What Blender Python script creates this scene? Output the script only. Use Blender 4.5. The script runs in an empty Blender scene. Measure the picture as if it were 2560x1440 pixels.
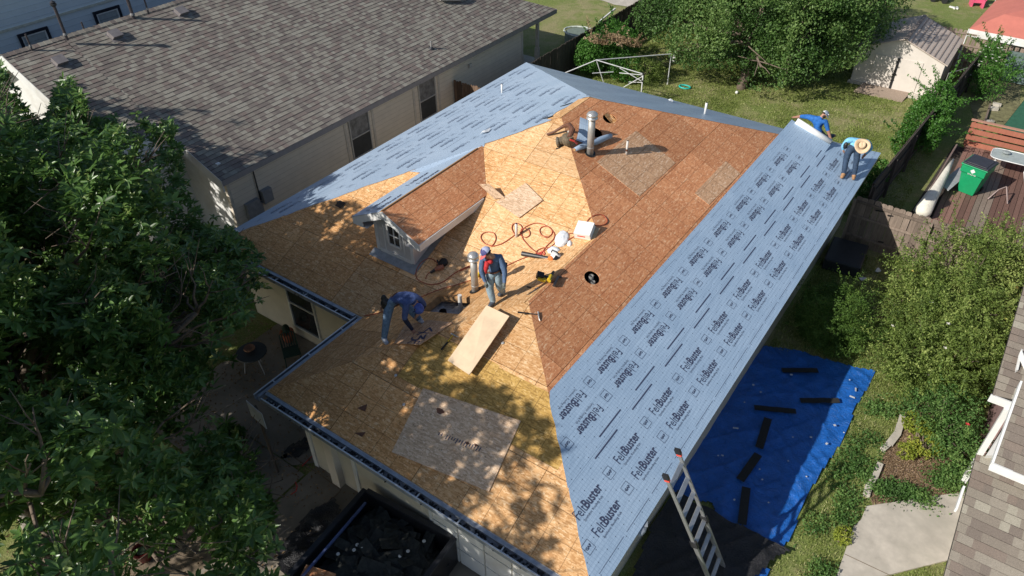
import bpy, bmesh, math, random
import numpy as np
from mathutils import Vector, Matrix
random.seed(7); rng = np.random.default_rng(7)
R = math.radians
SC = bpy.context.scene
COL = SC.collection
# ------------------------------------------------------------------ camera, sky, sun, exposure
CAM = np.array([17.1465, -9.0736, 12.0673]); YAW, PITCH, ROLL, FPX = -0.62517, 0.67716, -0.01651, 1824.6
def cam_axes():
    cy, sy, cp, sp = math.cos(YAW), math.sin(YAW), math.cos(PITCH), math.sin(PITCH)
    f = np.array([sy*cp, cy*cp, -sp]); r = np.array([cy, -sy, 0.]); u = np.cross(r, f)
    cr, sr = math.cos(ROLL), math.sin(ROLL)
    return cr*r+sr*u, -sr*r+cr*u, f
CR, CU, CF = cam_axes()
cam = bpy.data.cameras.new('camera'); co = bpy.data.objects.new('camera', cam); COL.objects.link(co)
cam.sensor_width = 36; cam.lens = FPX/2560*36; cam.clip_end = 1000; cam.clip_start = .1
M = Matrix((( CR[0], CU[0], -CF[0], CAM[0]), (CR[1], CU[1], -CF[1], CAM[1]), (CR[2], CU[2], -CF[2], CAM[2]), (0, 0, 0, 1)))
co.matrix_world = M; SC.camera = co
SUN_AZ, SUN_EL = -152.5, 34.0          # azimuth from +Y towards +X
w = bpy.data.worlds.new('World'); SC.world = w; w.use_nodes = True
nt = w.node_tree; bg = nt.nodes['Background']; sky = nt.nodes.new('ShaderNodeTexSky'); sky.sky_type = 'NISHITA'
sky.sun_disc = False; sky.sun_elevation = R(SUN_EL); sky.sun_rotation = R(SUN_AZ); sky.air_density = 1.0; sky.dust_density = 1.0
nt.links.new(sky.outputs[0], bg.inputs[0]); bg.inputs[1].default_value = 0.088
sl = bpy.data.lights.new('sun', 'SUN'); sl.energy = 4.8; sl.angle = R(0.55); sl.color = (1, .95, .87)
so = bpy.data.objects.new('sun', sl); COL.objects.link(so)
sd = Vector((math.sin(R(SUN_AZ))*math.cos(R(SUN_EL)), math.cos(R(SUN_AZ))*math.cos(R(SUN_EL)), math.sin(R(SUN_EL))))
so.rotation_euler = sd.to_track_quat('Z', 'Y').to_euler(); so.location = (0, 0, 40)
SC.view_settings.view_transform = 'Standard'; SC.view_settings.look = 'None'; SC.view_settings.gamma = 1
SC.view_settings.use_curve_mapping = False; SC.view_settings.exposure = 0.12

# ------------------------------------------------------------------ surveying helpers
GZ = -2.8                                             # ground level; eaves of the house are z = 0
W, WW, D, P, S = 14.417, 8.480, 16.0, 3.050, 0.4033   # house width, wing width, depth, wing projection, roof slope
WX = W-WW; K = math.sqrt(1+S*S)
def ray(x, y): return CAM, CF+(x-1280)/FPX*CR-(y-720)/FPX*CU
def hit(x, y, n, k):
    o, d = ray(x, y); n = np.array(n, float); t = (k-n@o)/(n@d); return o+t*d
PL = dict(RP=((S, 0, 1), S*W), LP=((-S, 0, 1), 0), MF=((0, -S, 1), 0), WL=((-S, 0, 1), -S*WX), WF=((0, -S, 1), S*P), BP=((0, S, 1), S*D))
def on(x, y, pl, lift=0.0):
    n, k = PL[pl]; return Vector(hit(x, y, n, k+lift*math.sqrt(sum(q*q for q in n))))
def at(x, y, z=GZ): return Vector(hit(x, y, (0, 0, 1), z))
def px(p):
    d = np.asarray(p, float)-CAM; z = d@CF
    return 1280+FPX*(d@CR)/z, 720-FPX*(d@CU)/z
def pxa(P_):
    d = np.asarray(P_, float)-CAM; z = d@CF
    return 1280+FPX*(d@CR)/z, 720-FPX*(d@CU)/z, z

# ------------------------------------------------------------------ materials
def lin(c):
    return tuple(((v/255)/12.92 if v/255 <= .04045 else (((v/255)+.055)/1.055)**2.4) for v in c)
MATS = {}
class NT:
    def __init__(s, name):
        s.m = bpy.data.materials.new(name); s.m.use_nodes = True; s.t = s.m.node_tree; s.b = s.t.nodes['Principled BSDF']
    def n(s, typ, **kw):
        x = s.t.nodes.new('ShaderNode'+typ)
        for k, v in kw.items():
            if isinstance(k, str) and k.startswith('i_'):
                key = k[2:]; x.inputs[int(key) if key.isdigit() else key].default_value = v
            else: setattr(x, k, v)
        return x
    def l(s, a, b): s.t.links.new(a, b)
    def math(s, op, a, b=None, clamp=False):
        x = s.n('Math', operation=op, use_clamp=clamp)
        for i, v in enumerate((a, b)):
            if v is None: continue
            if isinstance(v, (int, float)): x.inputs[i].default_value = v
            else: s.l(v, x.inputs[i])
        return x.outputs[0]
    def mix(s, fac, a, b, blend='MIX'):
        x = s.n('Mix', data_type='RGBA', blend_type=blend)
        for i, v in ((0, fac), (6, a), (7, b)):
            if isinstance(v, (int, float)): x.inputs[i].default_value = v
            elif isinstance(v, tuple): x.inputs[i].default_value = (*v[:3], 1)
            else: s.l(v, x.inputs[i])
        return x.outputs[2]
    def noise(s, vec, scale, detail=3, rough=.55, dist=0):
        x = s.n('TexNoise'); x.inputs['Scale'].default_value = scale; x.inputs['Detail'].default_value = detail
        x.inputs['Roughness'].default_value = rough; x.inputs['Distortion'].default_value = dist
        if vec is not None: s.l(vec, x.inputs['Vector'])
        return x.outputs['Fac']
    def ramp(s, fac, stops):
        x = s.n('ValToRGB'); e = x.color_ramp.elements
        while len(e) < len(stops): e.new(.5)
        for k, (p, c) in enumerate(stops):
            e[k].position = p; e[k].color = (*c[:3], 1) if isinstance(c, tuple) else (c, c, c, 1)
        s.l(fac, x.inputs[0]); return x.outputs[0]
    def bump(s, h, strength=.3, dist=.02):
        x = s.n('Bump'); x.inputs['Strength'].default_value = strength; x.inputs['Distance'].default_value = dist
        s.l(h, x.inputs['Height']); s.l(x.outputs[0], s.b.inputs['Normal'])
    def base(s, c): s.l(c, s.b.inputs['Base Color'])
    def set(s, rough=.6, metal=0, spec=.5):
        s.b.inputs['Roughness'].default_value = rough; s.b.inputs['Metallic'].default_value = metal
        s.b.inputs['Specular IOR Level'].default_value = spec
def simple(name, col, rough=.6, metal=0, var=.18, scale=6, bump=0, bscale=40, coord='Object', spec=.4, dirt=None):
    if name in MATS: return MATS[name]
    t = NT(name); t.set(rough, metal, spec)
    tc = t.n('TexCoord').outputs[coord]
    a = tuple(max(0, c*(1-var)) for c in col); b = tuple(min(1, c*(1+var)) for c in col)
    c = t.ramp(t.noise(tc, scale, 5, .65), [(.3, a), (.7, b)])
    if dirt:
        c = t.mix(t.ramp(t.noise(tc, scale*.35, 4, .6, .4), [(.5, 0.), (.72, 1.)]), c, dirt)
    t.base(c)
    if bump: t.bump(t.noise(tc, bscale, 4, .6), bump, .03 if bscale < 12 else .01)
    MATS[name] = t.m; return t.m

def osb_mat(name, c_lo, c_mid, c_hi, strand, grid=True, stain=None):
    t = NT(name); t.set(.75, 0, .25)
    uv = t.n('UVMap', uv_map='UVMap').outputs[0]
    geo = t.n('Attribute', attribute_name='tone').outputs['Fac']
    cols = []
    big = t.noise(uv, 1.1, 4, .6)
    acc = None
    for k, (rot, sx, sy) in enumerate(((10, 7, 38), (62, 8, 40), (-48, 9, 36))):
        mp = t.n('Mapping'); mp.inputs['Rotation'].default_value = (0, 0, R(rot)); mp.inputs['Scale'].default_value = (sx, sy, 1)
        mp.inputs['Location'].default_value = (k*7.3, k*3.1, 0)
        t.l(uv, mp.inputs['Vector'])
        vo = t.n('TexVoronoi'); vo.inputs['Scale'].default_value = 1.0; vo.inputs['Randomness'].default_value = 1
        t.l(mp.outputs[0], vo.inputs['Vector'])
        v = t.n('SeparateColor'); t.l(vo.outputs['Color'], v.inputs[0]); v = v.outputs[0]
        if acc is None: acc = v
        else:
            m = t.ramp(t.noise(uv, 6+3*k, 2), [(.47, 0.), (.53, 1.)])
            x = t.n('Mix', data_type='FLOAT'); t.l(m, x.inputs[0]); t.l(acc, x.inputs[2]); t.l(v, x.inputs[3]); acc = x.outputs[0]
    c = t.ramp(acc, [(0, tuple(v*.88 for v in c_lo)), (.25, c_lo), (.5, c_mid), (.8, c_hi), (1, strand)])
    c = t.mix(.34, c, t.ramp(big, [(.3, c_lo), (.7, c_hi)]))
    # light flecks
    mp = t.n('Mapping'); mp.inputs['Rotation'].default_value = (0, 0, R(25)); mp.inputs['Scale'].default_value = (4.5, 24, 1); t.l(uv, mp.inputs['Vector'])
    vo = t.n('TexVoronoi'); vo.inputs['Scale'].default_value = 1.6; t.l(mp.outputs[0], vo.inputs['Vector'])
    fl = t.ramp(vo.outputs['Distance'], [(.0, 1.), (.13, 1.), (.17, 0.)])
    c = t.mix(t.math('MULTIPLY', fl, .42), c, strand)
    # dark specks, nail heads
    vo = t.n('TexVoronoi'); vo.inputs['Scale'].default_value = 7; t.l(uv, vo.inputs['Vector'])
    sp = t.ramp(vo.outputs['Distance'], [(.0, 1.), (.1, 1.), (.14, 0.)])
    c = t.mix(t.math('MULTIPLY', sp, .6), c, tuple(v*.35 for v in c_lo))
    if grid:
        s = t.n('SeparateXYZ'); t.l(uv, s.inputs[0])
        g = None
        for o, step in ((0, .575), (1, .5)):
            f = t.math('FRACT', t.math('DIVIDE', s.outputs[o], step)); d = t.math('ABSOLUTE', t.math('SUBTRACT', f, .5))
            q = t.math('GREATER_THAN', d, .5-.0065/step)
            g = q if g is None else t.math('MAXIMUM', g, q)
        g = t.math('MULTIPLY', g, t.math('MULTIPLY', t.ramp(t.noise(uv, 2.5, 2), [(.3, .45), (.6, 1.)]), .72))
        c = t.mix(g, c, tuple(v*.28 for v in c_lo))
    # weathering: brightness per sheet
    br = t.n('HueSaturation'); t.l(c, br.inputs['Color']); br.inputs['Saturation'].default_value = 1
    t.l(t.math('ADD', t.math('MULTIPLY', geo, .3), .85), br.inputs['Value'])
    c = br.outputs[0]
    if stain: c = t.mix(t.ramp(t.noise(uv, .9, 4, .7, .6), [(.42, 0.), (.65, .8)]), c, stain)
    t.base(c); t.bump(acc, .25, .004)
    MATS[name] = t.m; return t.m
OSB_TAN = osb_mat('osb_tan', lin((184, 134, 84)), lin((214, 168, 116)), lin((226, 184, 136)), lin((240, 212, 172)))
OSB_PALE = osb_mat('osb_pale', lin((200, 150, 100)), lin((224, 180, 130)), lin((234, 196, 150)), lin((244, 214, 172)))
OSB_BROWN = osb_mat('osb_brown', lin((182, 118, 80)), lin((206, 142, 98)), lin((214, 152, 108)), lin((238, 200, 160)))
OSB_GREY = osb_mat('osb_weathered', lin((172, 132, 100)), lin((200, 158, 122)), lin((210, 170, 134)), lin((236, 214, 188)))
OSB_OLIVE = osb_mat('osb_waxed', lin((152, 118, 62)), lin((188, 150, 84)), lin((200, 162, 92)), lin((220, 188, 130)))
OSB_DUSK = osb_mat('osb_tan_shaded', lin((180, 128, 78)), lin((208, 156, 102)), lin((220, 170, 116)), lin((238, 204, 160)))  # tan board darkened in colour for the shaded part of the roof
OSB_NEW = osb_mat('osb_new_pale', lin((184, 152, 122)), lin((212, 182, 150)), lin((224, 194, 164)), lin((240, 220, 196)), grid=False)

def felt_mat(name, c0, c1, line, step=.078, dots=True, streak=False):
    t = NT(name); t.set(.42, 0, .5)
    uv = t.n('UVMap', uv_map='UVMap').outputs[0]
    s = t.n('SeparateXYZ'); t.l(uv, s.inputs[0])
    c = t.ramp(t.noise(uv, .8, 4, .6), [(.3, c0), (.7, c1)])
    g = None
    for o in (0, 1):
        f = t.math('FRACT', t.math('DIVIDE', s.outputs[o], step)); d = t.math('ABSOLUTE', t.math('SUBTRACT', f, .5))
        q = t.math('GREATER_THAN', d, .5-.0045/step)
        g = q if g is None else t.math('MAXIMUM', g, q)
    c = t.mix(t.math('MULTIPLY', g, .32), c, line)
    if dots:
        row = t.math('FLOOR', t.math('DIVIDE', s.outputs[1], .156))
        off = t.math('MULTIPLY', t.math('MODULO', t.math('ABSOLUTE', row), 2.), .156)
        fu = t.math('SUBTRACT', t.math('FRACT', t.math('DIVIDE', t.math('ADD', s.outputs[0], off), .312)), .5)
        fv = t.math('SUBTRACT', t.math('FRACT', t.math('DIVIDE', s.outputs[1], .156)), .5)
        du = t.math('MULTIPLY', fu, .312); dv = t.math('MULTIPLY', fv, .156)
        r2 = t.math('ADD', t.math('MULTIPLY', du, du), t.math('MULTIPLY', dv, dv))
        c = t.mix(t.math('MULTIPLY', t.math('LESS_THAN', r2, .011**2), .85), c, lin((58, 68, 84)))
    t.base(c)
    mp = t.n('Mapping'); mp.inputs['Scale'].default_value = (.8, 4, 1); mp.inputs['Rotation'].default_value = (0, 0, R(35)); t.l(uv, mp.inputs['Vector'])
    t.bump(t.noise(mp.outputs[0], 2.2, 4, .5, .6), .35, .03)
    MATS[name] = t.m; return t.m
FELT = felt_mat('felt_print_side', lin((156, 180, 204)), lin((172, 194, 216)), lin((86, 110, 140)))
FELT_L = felt_mat('felt_left_side', lin((156, 176, 198)), lin((172, 190, 210)), lin((120, 140, 165)))
INK = simple('printing_ink', lin((66, 70, 94)), .6, var=.05)
INK_L = simple('printing_ink_faded', lin((100, 114, 136)), .6, var=.05)

WHITE = simple('white_paint', (.74, .74, .72), .5, var=.06, scale=3, dirt=(.6, .58, .54))
TRIM = simple('grey_white_trim', (.6, .6, .6), .55, var=.08, scale=3)
SIDING = simple('beige_siding', (.76, .68, .57), .65, var=.06, scale=2)
SIDING_D = simple('tan_wall', (.62, .57, .46), .7, var=.08, scale=2)
PVC = simple('pvc_pipe', (.62, .6, .57), .4, var=.1)
GALV = simple('galvanised', (.5, .49, .47), .38, metal=.55, var=.2, scale=14)
ALU = simple('aluminium', (.40, .41, .42), .42, metal=.6, var=.12, scale=10)
BLACK = simple('black_plastic', (.022, .022, .024), .45, var=.2)
DARK = simple('dark_metal', (.05, .05, .055), .45, metal=.3, var=.3)
RED = simple('red_plastic', (.62, .06, .05), .4, var=.1)
HOSE = simple('red_hose', (.42, .09, .045), .5, var=.12)
ORANGE = simple('orange_plastic', (.75, .2, .05), .4, var=.1)
YELLOW = simple('yellow_plastic', (.72, .48, .03), .4, var=.1)
WOODRAW = simple('bare_timber', (.42, .25, .12), .7, var=.25, scale=10)
JEANS = simple('blue_denim', (.12, .19, .29), .85, var=.3, scale=14, bump=1, bscale=11)
JEANS_L = simple('faded_denim', (.27, .36, .42), .85, var=.3, scale=9, bump=1, bscale=11)
JEANS_D = simple('dark_denim', (.03, .055, .10), .85, var=.3, scale=9, bump=1, bscale=11)
SH_NAVY = simple('navy_shirt', (.05, .08, .2), .8, var=.3, scale=9, bump=1, bscale=11)
SH_DENIM = simple('denim_shirt', (.085, .14, .25), .85, var=.25, scale=9, bump=1, bscale=11)
SH_BLUE = simple('bright_blue_shirt', (.02, .13, .42), .75, var=.3, scale=9, bump=1, bscale=11)
SH_SKY = simple('sky_blue_shirt', (.2, .5, .74), .75, var=.15, scale=9, bump=1, bscale=11)
SKIN = simple('skin', (.42, .22, .15), .55, var=.12, scale=12)
HAIR = simple('dark_hair', (.02, .015, .012), .7)
BOOT = simple('tan_boots', (.36, .2, .1), .7, var=.25, scale=20)
SNEAK = simple('grey_sneakers', (.36, .38, .42), .7, var=.4, scale=30)
LEATHER = simple('brown_leather', (.14, .06, .035), .6, var=.4, scale=20)
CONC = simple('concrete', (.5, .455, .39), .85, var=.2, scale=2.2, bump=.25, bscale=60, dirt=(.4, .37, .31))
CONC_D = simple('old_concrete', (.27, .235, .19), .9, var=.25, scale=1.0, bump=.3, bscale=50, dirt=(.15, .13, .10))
SHINGLE_RED = simple('terracotta', (.42, .13, .07), .7)

# ------------------------------------------------------------------ mesh builder
class MB:
    def __init__(s): s.v = []; s.f = []; s.m = []; s.t = []; s.uv = []
    def add(s, vs, fs, m=0, tone=.5, uv=None):
        o = len(s.v); s.v += [tuple(a) for a in vs]
        for f in fs: s.f.append(tuple(i+o for i in f)); s.m.append(m); s.t.append(tone)
        s.uv += list(uv) if uv is not None else [(0, 0)]*len(vs)
        return s
    def box(s, c, size, m=0, rot=None, tone=.5):
        c = Vector(c); h = Vector(size)/2
        vs = [Vector((x*h.x, y*h.y, z*h.z)) for x in (-1, 1) for y in (-1, 1) for z in (-1, 1)]
        if rot is not None:
            q = rot if isinstance(rot, Matrix) else Matrix.Rotation(rot, 3, 'Z')
            vs = [q @ v for v in vs]
        return s.add([v+c for v in vs], [(0, 1, 3, 2), (4, 6, 7, 5), (0, 4, 5, 1), (2, 3, 7, 6), (0, 2, 6, 4), (1, 5, 7, 3)], m, tone)
    def bar(s, a, b, wd, ht, m=0, up=(0, 0, 1)):
        a = Vector(a); b = Vector(b); d = (b-a); L = d.length; d.normalize(); u = Vector(up); x = d.cross(u)
        if x.length < 1e-4: x = d.cross(Vector((1, 0, 0)))
        x.normalize(); u = x.cross(d)
        vs = [a+d*(L*i)+x*(wd/2*j)+u*(ht/2*k) for i in (0, 1) for j in (-1, 1) for k in (-1, 1)]
        return s.add(vs, [(0, 1, 3, 2), (4, 6, 7, 5), (0, 4, 5, 1), (2, 3, 7, 6), (0, 2, 6, 4), (1, 5, 7, 3)], m)
    def tube(s, pts, r, n=8, m=0, cap=True):
        pts = [Vector(p) for p in pts]; rs = r if isinstance(r, (list, tuple)) else [r]*len(pts)
        vs = []; fs = []; prev = None
        for i, p in enumerate(pts):
            d = (pts[min(i+1, len(pts)-1)]-pts[max(i-1, 0)]).normalized()
            if prev is None: x = d.orthogonal().normalized()
            else:
                x = prev-d*prev.dot(d)
                x = x.normalized() if x.length > 1e-6 else d.orthogonal().normalized()
            prev = x; y = d.cross(x)
            vs += [p+(x*math.cos(2*math.pi*k/n)+y*math.sin(2*math.pi*k/n))*rs[i] for k in range(n)]
        for i in range(len(pts)-1):
            for k in range(n):
                a = i*n+k; b = i*n+(k+1) % n; fs.append((a, b, b+n, a+n))
        if cap: fs.append(tuple(range(n-1, -1, -1))); fs.append(tuple((len(pts)-1)*n+k for k in range(n)))
        return s.add(vs, fs, m)
    def lathe(s, prof, c=(0, 0, 0), n=16, m=0, axis=None):
        c = Vector(c); ax = Vector(axis or (0, 0, 1)).normalized(); x = ax.orthogonal().normalized(); y = ax.cross(x)
        vs = [c+ax*z+(x*math.cos(2*math.pi*k/n)+y*math.sin(2*math.pi*k/n))*r for r, z in prof for k in range(n)]
        fs = [(i*n+k, i*n+(k+1) % n, (i+1)*n+(k+1) % n, (i+1)*n+k) for i in range(len(prof)-1) for k in range(n)]
        fs.append(tuple(range(n-1, -1, -1))); fs.append(tuple((len(prof)-1)*n+k for k in range(n)))
        return s.add(vs, fs, m)
    def slab(s, pts, th, nrm=None, m=0, tone=.5, uv=None, side=None):
        """polygon pts (top face) extruded down along its normal by th"""
        pts = [Vector(p) for p in pts]
        if nrm is None:
            nrm = Vector((0, 0, 0))
            for i in range(len(pts)): nrm += (pts[i]-pts[0]).cross(pts[(i+1) % len(pts)]-pts[0])
            nrm.normalize()
        nrm = Vector(nrm); area = Vector((0, 0, 0))
        for i in range(len(pts)): area += (pts[i]-pts[0]).cross(pts[(i+1) % len(pts)]-pts[0])
        if area.dot(nrm) < 0: pts = pts[::-1]; uv = uv[::-1] if uv is not None else None
        n = len(pts); vs = pts+[p-nrm*th for p in pts]
        fs = [tuple(range(n)), tuple(range(2*n-1, n-1, -1))]+[(i, i+n, (i+1) % n+n, (i+1) % n) for i in range(n)]
        u2 = None if uv is None else list(uv)+list(uv)
        return s.add(vs, fs, m, tone, u2)
    def ell(s, c, r, n=10, m=0, rot=None):
        c = Vector(c); vs = []; fs = []; k = n//2+1
        for i in range(k+1):
            a = math.pi*i/k
            for j in range(n):
                b = 2*math.pi*j/n; v = Vector((r[0]*math.sin(a)*math.cos(b), r[1]*math.sin(a)*math.sin(b), r[2]*math.cos(a)))
                if rot is not None: v = rot @ v
                vs.append(c+v)
        fs = [(i*n+j, (i+1)*n+j, (i+1)*n+(j+1) % n, i*n+(j+1) % n) for i in range(k) for j in range(n)]
        return s.add(vs, fs, m)
    def build(s, name, mats, parent=None, smooth=False, kind=None, label=None, bevel=0):
        me = bpy.data.meshes.new(name); me.from_pydata(s.v, [], s.f)
        for m in (mats if isinstance(mats, (list, tuple)) else [mats]): me.materials.append(m)
        if any(s.m): me.polygons.foreach_set('material_index', s.m)
        a = me.attributes.new('tone', 'FLOAT', 'FACE'); a.data.foreach_set('value', s.t)
        if any(u != (0, 0) for u in s.uv):
            ul = me.uv_layers.new(name='UVMap'); idx = np.empty(len(me.loops), np.int32); me.loops.foreach_get('vertex_index', idx)
            ul.data.foreach_set('uv', np.array(s.uv, np.float32)[idx].ravel())
        if smooth: me.polygons.foreach_set('use_smooth', [True]*len(me.polygons))
        me.validate(); me.update()
        o = bpy.data.objects.new(name, me); COL.objects.link(o)
        if parent is not None:
            o.parent = parent; o.matrix_parent_inverse = parent.matrix_basis.inverted()
        if kind: o['kind'] = kind
        if label: o['label'] = label
        if bevel:
            bv = o.modifiers.new('bevel', 'BEVEL'); bv.width = bevel; bv.segments = 2; bv.limit_method = 'ANGLE'
        return o
def npmesh(name, V, F, mats, parent=None, mi=None, tone=None, kind=None, smooth=False):
    """fast mesh from numpy arrays, F (n,k)"""
    me = bpy.data.meshes.new(name); V = np.asarray(V, np.float32); F = np.asarray(F, np.int32); n, k = F.shape
    me.vertices.add(len(V)); me.vertices.foreach_set('co', V.ravel()); me.loops.add(n*k); me.loops.foreach_set('vertex_index', F.ravel())
    me.polygons.add(n); me.polygons.foreach_set('loop_start', np.arange(0, n*k, k, dtype=np.int32)); me.polygons.foreach_set('loop_total', np.full(n, k, np.int32))
    for m in (mats if isinstance(mats, (list, tuple)) else [mats]): me.materials.append(m)
    if mi is not None: me.polygons.foreach_set('material_index', np.asarray(mi, np.int32))
    if tone is not None:
        a = me.attributes.new('tone', 'FLOAT', 'FACE'); a.data.foreach_set('value', np.asarray(tone, np.float32))
    if smooth: me.polygons.foreach_set('use_smooth', np.ones(n, bool))
    me.update(calc_edges=True)
    o = bpy.data.objects.new(name, me); COL.objects.link(o)
    if parent is not None: o.parent = parent; o.matrix_parent_inverse = parent.matrix_basis.inverted()
    if kind: o['kind'] = kind
    return o
def tag(o, label, cat, group=None):
    o['label'] = label; o['category'] = cat
    if group: o['group'] = group
    return o
def thing(name, label, cat, loc=(0, 0, 0), group=None, rz=0):
    o = bpy.data.objects.new(name, None); COL.objects.link(o); o.location = loc; o.rotation_euler = (0, 0, rz); o.empty_display_size = .2
    o.matrix_basis = Matrix.Translation(Vector(loc)) @ Matrix.Rotation(rz, 4, 'Z')
    return tag(o, label, cat, group)
def inst(src, name, mw, parent=None):
    o = bpy.data.objects.new(name, src.data if isinstance(src, bpy.types.Object) else src); COL.objects.link(o)
    if parent is not None: o.parent = parent; o.matrix_parent_inverse = parent.matrix_basis.inverted()
    o.matrix_basis = mw
    return o
def copy_tree(o, loc=None, label=None, parent=None, name=None):
    c = o.copy(); COL.objects.link(c)
    if parent: c.parent = parent
    if loc is not None:
        c.matrix_basis = Matrix.Translation(Vector(loc)) @ Matrix.Translation(-o.matrix_basis.translation) @ o.matrix_basis
    if label: c['label'] = label
    for ch in [x for x in CH.get(o.name, [])]: copy_tree(ch, parent=c)
    return c
CH = {}
def reg(o):
    for ch in o.children: CH.setdefault(o.name, []).append(ch); reg(ch)
def clip(poly, conv):
    """Sutherland-Hodgman: poly clipped by convex CCW polygon conv (2D)"""
    out = list(poly)
    for i in range(len(conv)):
        a = conv[i]; b = conv[(i+1) % len(conv)]; inp = out; out = []
        if not inp: return []
        def sd_(p): return (b[0]-a[0])*(p[1]-a[1])-(b[1]-a[1])*(p[0]-a[0])
        for j in range(len(inp)):
            p = inp[j]; q = inp[(j+1) % len(inp)]; dp = sd_(p); dq = sd_(q)
            if dp >= 0: out.append(p)
            if (dp > 0 and dq < 0) or (dp < 0 and dq > 0):
                t = dp/(dp-dq); out.append((p[0]+t*(q[0]-p[0]), p[1]+t*(q[1]-p[1])))
    # drop tiny
    if len(out) < 3: return []
    ar = sum(out[i][0]*out[(i+1) % len(out)][1]-out[(i+1) % len(out)][0]*out[i][1] for i in range(len(out)))/2
    return out if abs(ar) > .004 else []
# ------------------------------------------------------------------ the house being re-roofed
FR = {  # plane frames: origin, u along the eave, v up the slope
 'RP': (Vector((W, 0, 0)), Vector((0, 1, 0)), Vector((-1, 0, S))/K), 'LP': (Vector((0, 0, 0)), Vector((0, -1, 0)), Vector((1, 0, S))/K),
 'MF': (Vector((0, 0, 0)), Vector((1, 0, 0)), Vector((0, 1, S))/K), 'WF': (Vector((WX, -P, 0)), Vector((1, 0, 0)), Vector((0, 1, S))/K),
 'WL': (Vector((WX, 0, 0)), Vector((0, -1, 0)), Vector((1, 0, S))/K), 'BP': (Vector((W, D, 0)), Vector((-1, 0, 0)), Vector((0, -1, S))/K)}
def fr(pl, u, v, lift=0.):
    o, a, b = FR[pl]; return o+a*u+b*v+a.cross(b)*lift
def uvof(pl, p):
    o, a, b = FR[pl]; d = Vector(p)-o; return d.dot(a), d.dot(b)
def puv(pl, x, y): return uvof(pl, on(x, y, pl))
house = thing('house', 'beige single-storey house with its stripped hip roof showing bare board and blue-grey underlay', 'house', (W/2, D/2, GZ))
g0 = GZ
# walls
def wallbox(mb, x0, y0, x1, y1, z0, z1): mb.box(((x0+x1)/2, (y0+y1)/2, (z0+z1)/2), (abs(x1-x0), abs(y1-y0), z1-z0))
OV = .42; TH = .14
for (x0, y0, x1, y1) in ((OV, OV, OV+TH, D-OV), (W-OV-TH, -P+OV, W-OV, D-OV), (OV+TH, D-OV-TH, W-OV-TH, D-OV), (OV+TH, OV, WX+OV+TH, OV+TH), (WX+OV, -P+OV+TH, WX+OV+TH, OV), (WX+OV, -P+OV, W-OV-TH, -P+OV+TH)):
    m = MB(); wallbox(m, x0, y0, x1, y1, g0, -.03)
    # siding laps
    z = g0+.25
    o = m.build('wall', SIDING_D, house)
# attic floor with grey insulation, closes the house
m = MB(); m.box((W/2, D/2+.2, -.12), (W-2*OV-.3, D-2*OV-.5, .05)); m.box(((WX+W)/2+.3, -P/2+.3, -.11), (WW-2*OV-.6, P+.1, .05))
m.build('ceiling', simple('insulation', (.30, .29, .29), .95, var=.5, scale=5, bump=1, bscale=12), house)
# soffits
m = MB(); zs = -.17
for (x0, y0, x1, y1) in ((0.02, .02, OV, D-.02), (W-OV, -P+.02, W-.02, D-.02), (OV, D-OV, W-OV, D-.02), (OV, .02, WX+OV, OV), (WX+.02, -P+.02, WX+OV, .02), (WX+OV, -P+.02, W-OV, -P+OV)):
    wallbox(m, x0, y0, x1, y1, zs-.015, zs)
m.build('soffit', TRIM, house)
# fascia boards
FASC = simple('fascia_paint', (.5, .49, .48), .6, var=.12, scale=2, dirt=(.36, .35, .34))
def fascia(a, b, out, h=.17, name='fascia', lab=None):
    m = MB(); a = Vector(a); b = Vector(b); d = (b-a).normalized(); o = Vector(out)
    m.slab([a+Vector((0, 0, -.012)), b+Vector((0, 0, -.012)), b-o*.025+Vector((0, 0, -.012)), a-o*.025+Vector((0, 0, -.012))], h, (0, 0, 1))
    return m.build(name, FASC, house, label=lab)
fascia((W+.02, -P-.02, 0), (W+.02, D+.02, 0), (1, 0, 0), .22)
fascia((-.02, -.02, 0), (-.02, D+.02, 0), (-1, 0, 0)); fascia((0, D+.02, 0), (W, D+.02, 0), (0, 1, 0))
fascia((0, -.02, 0), (WX-.0, -.02, 0), (0, -1, 0)); fascia((WX-.02, -P-.02, 0), (WX-.02, -.045, 0), (-1, 0, 0)); fascia((WX+.02, -P-.02, 0), (W-.01, -P-.02, 0), (0, -1, 0))

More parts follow.
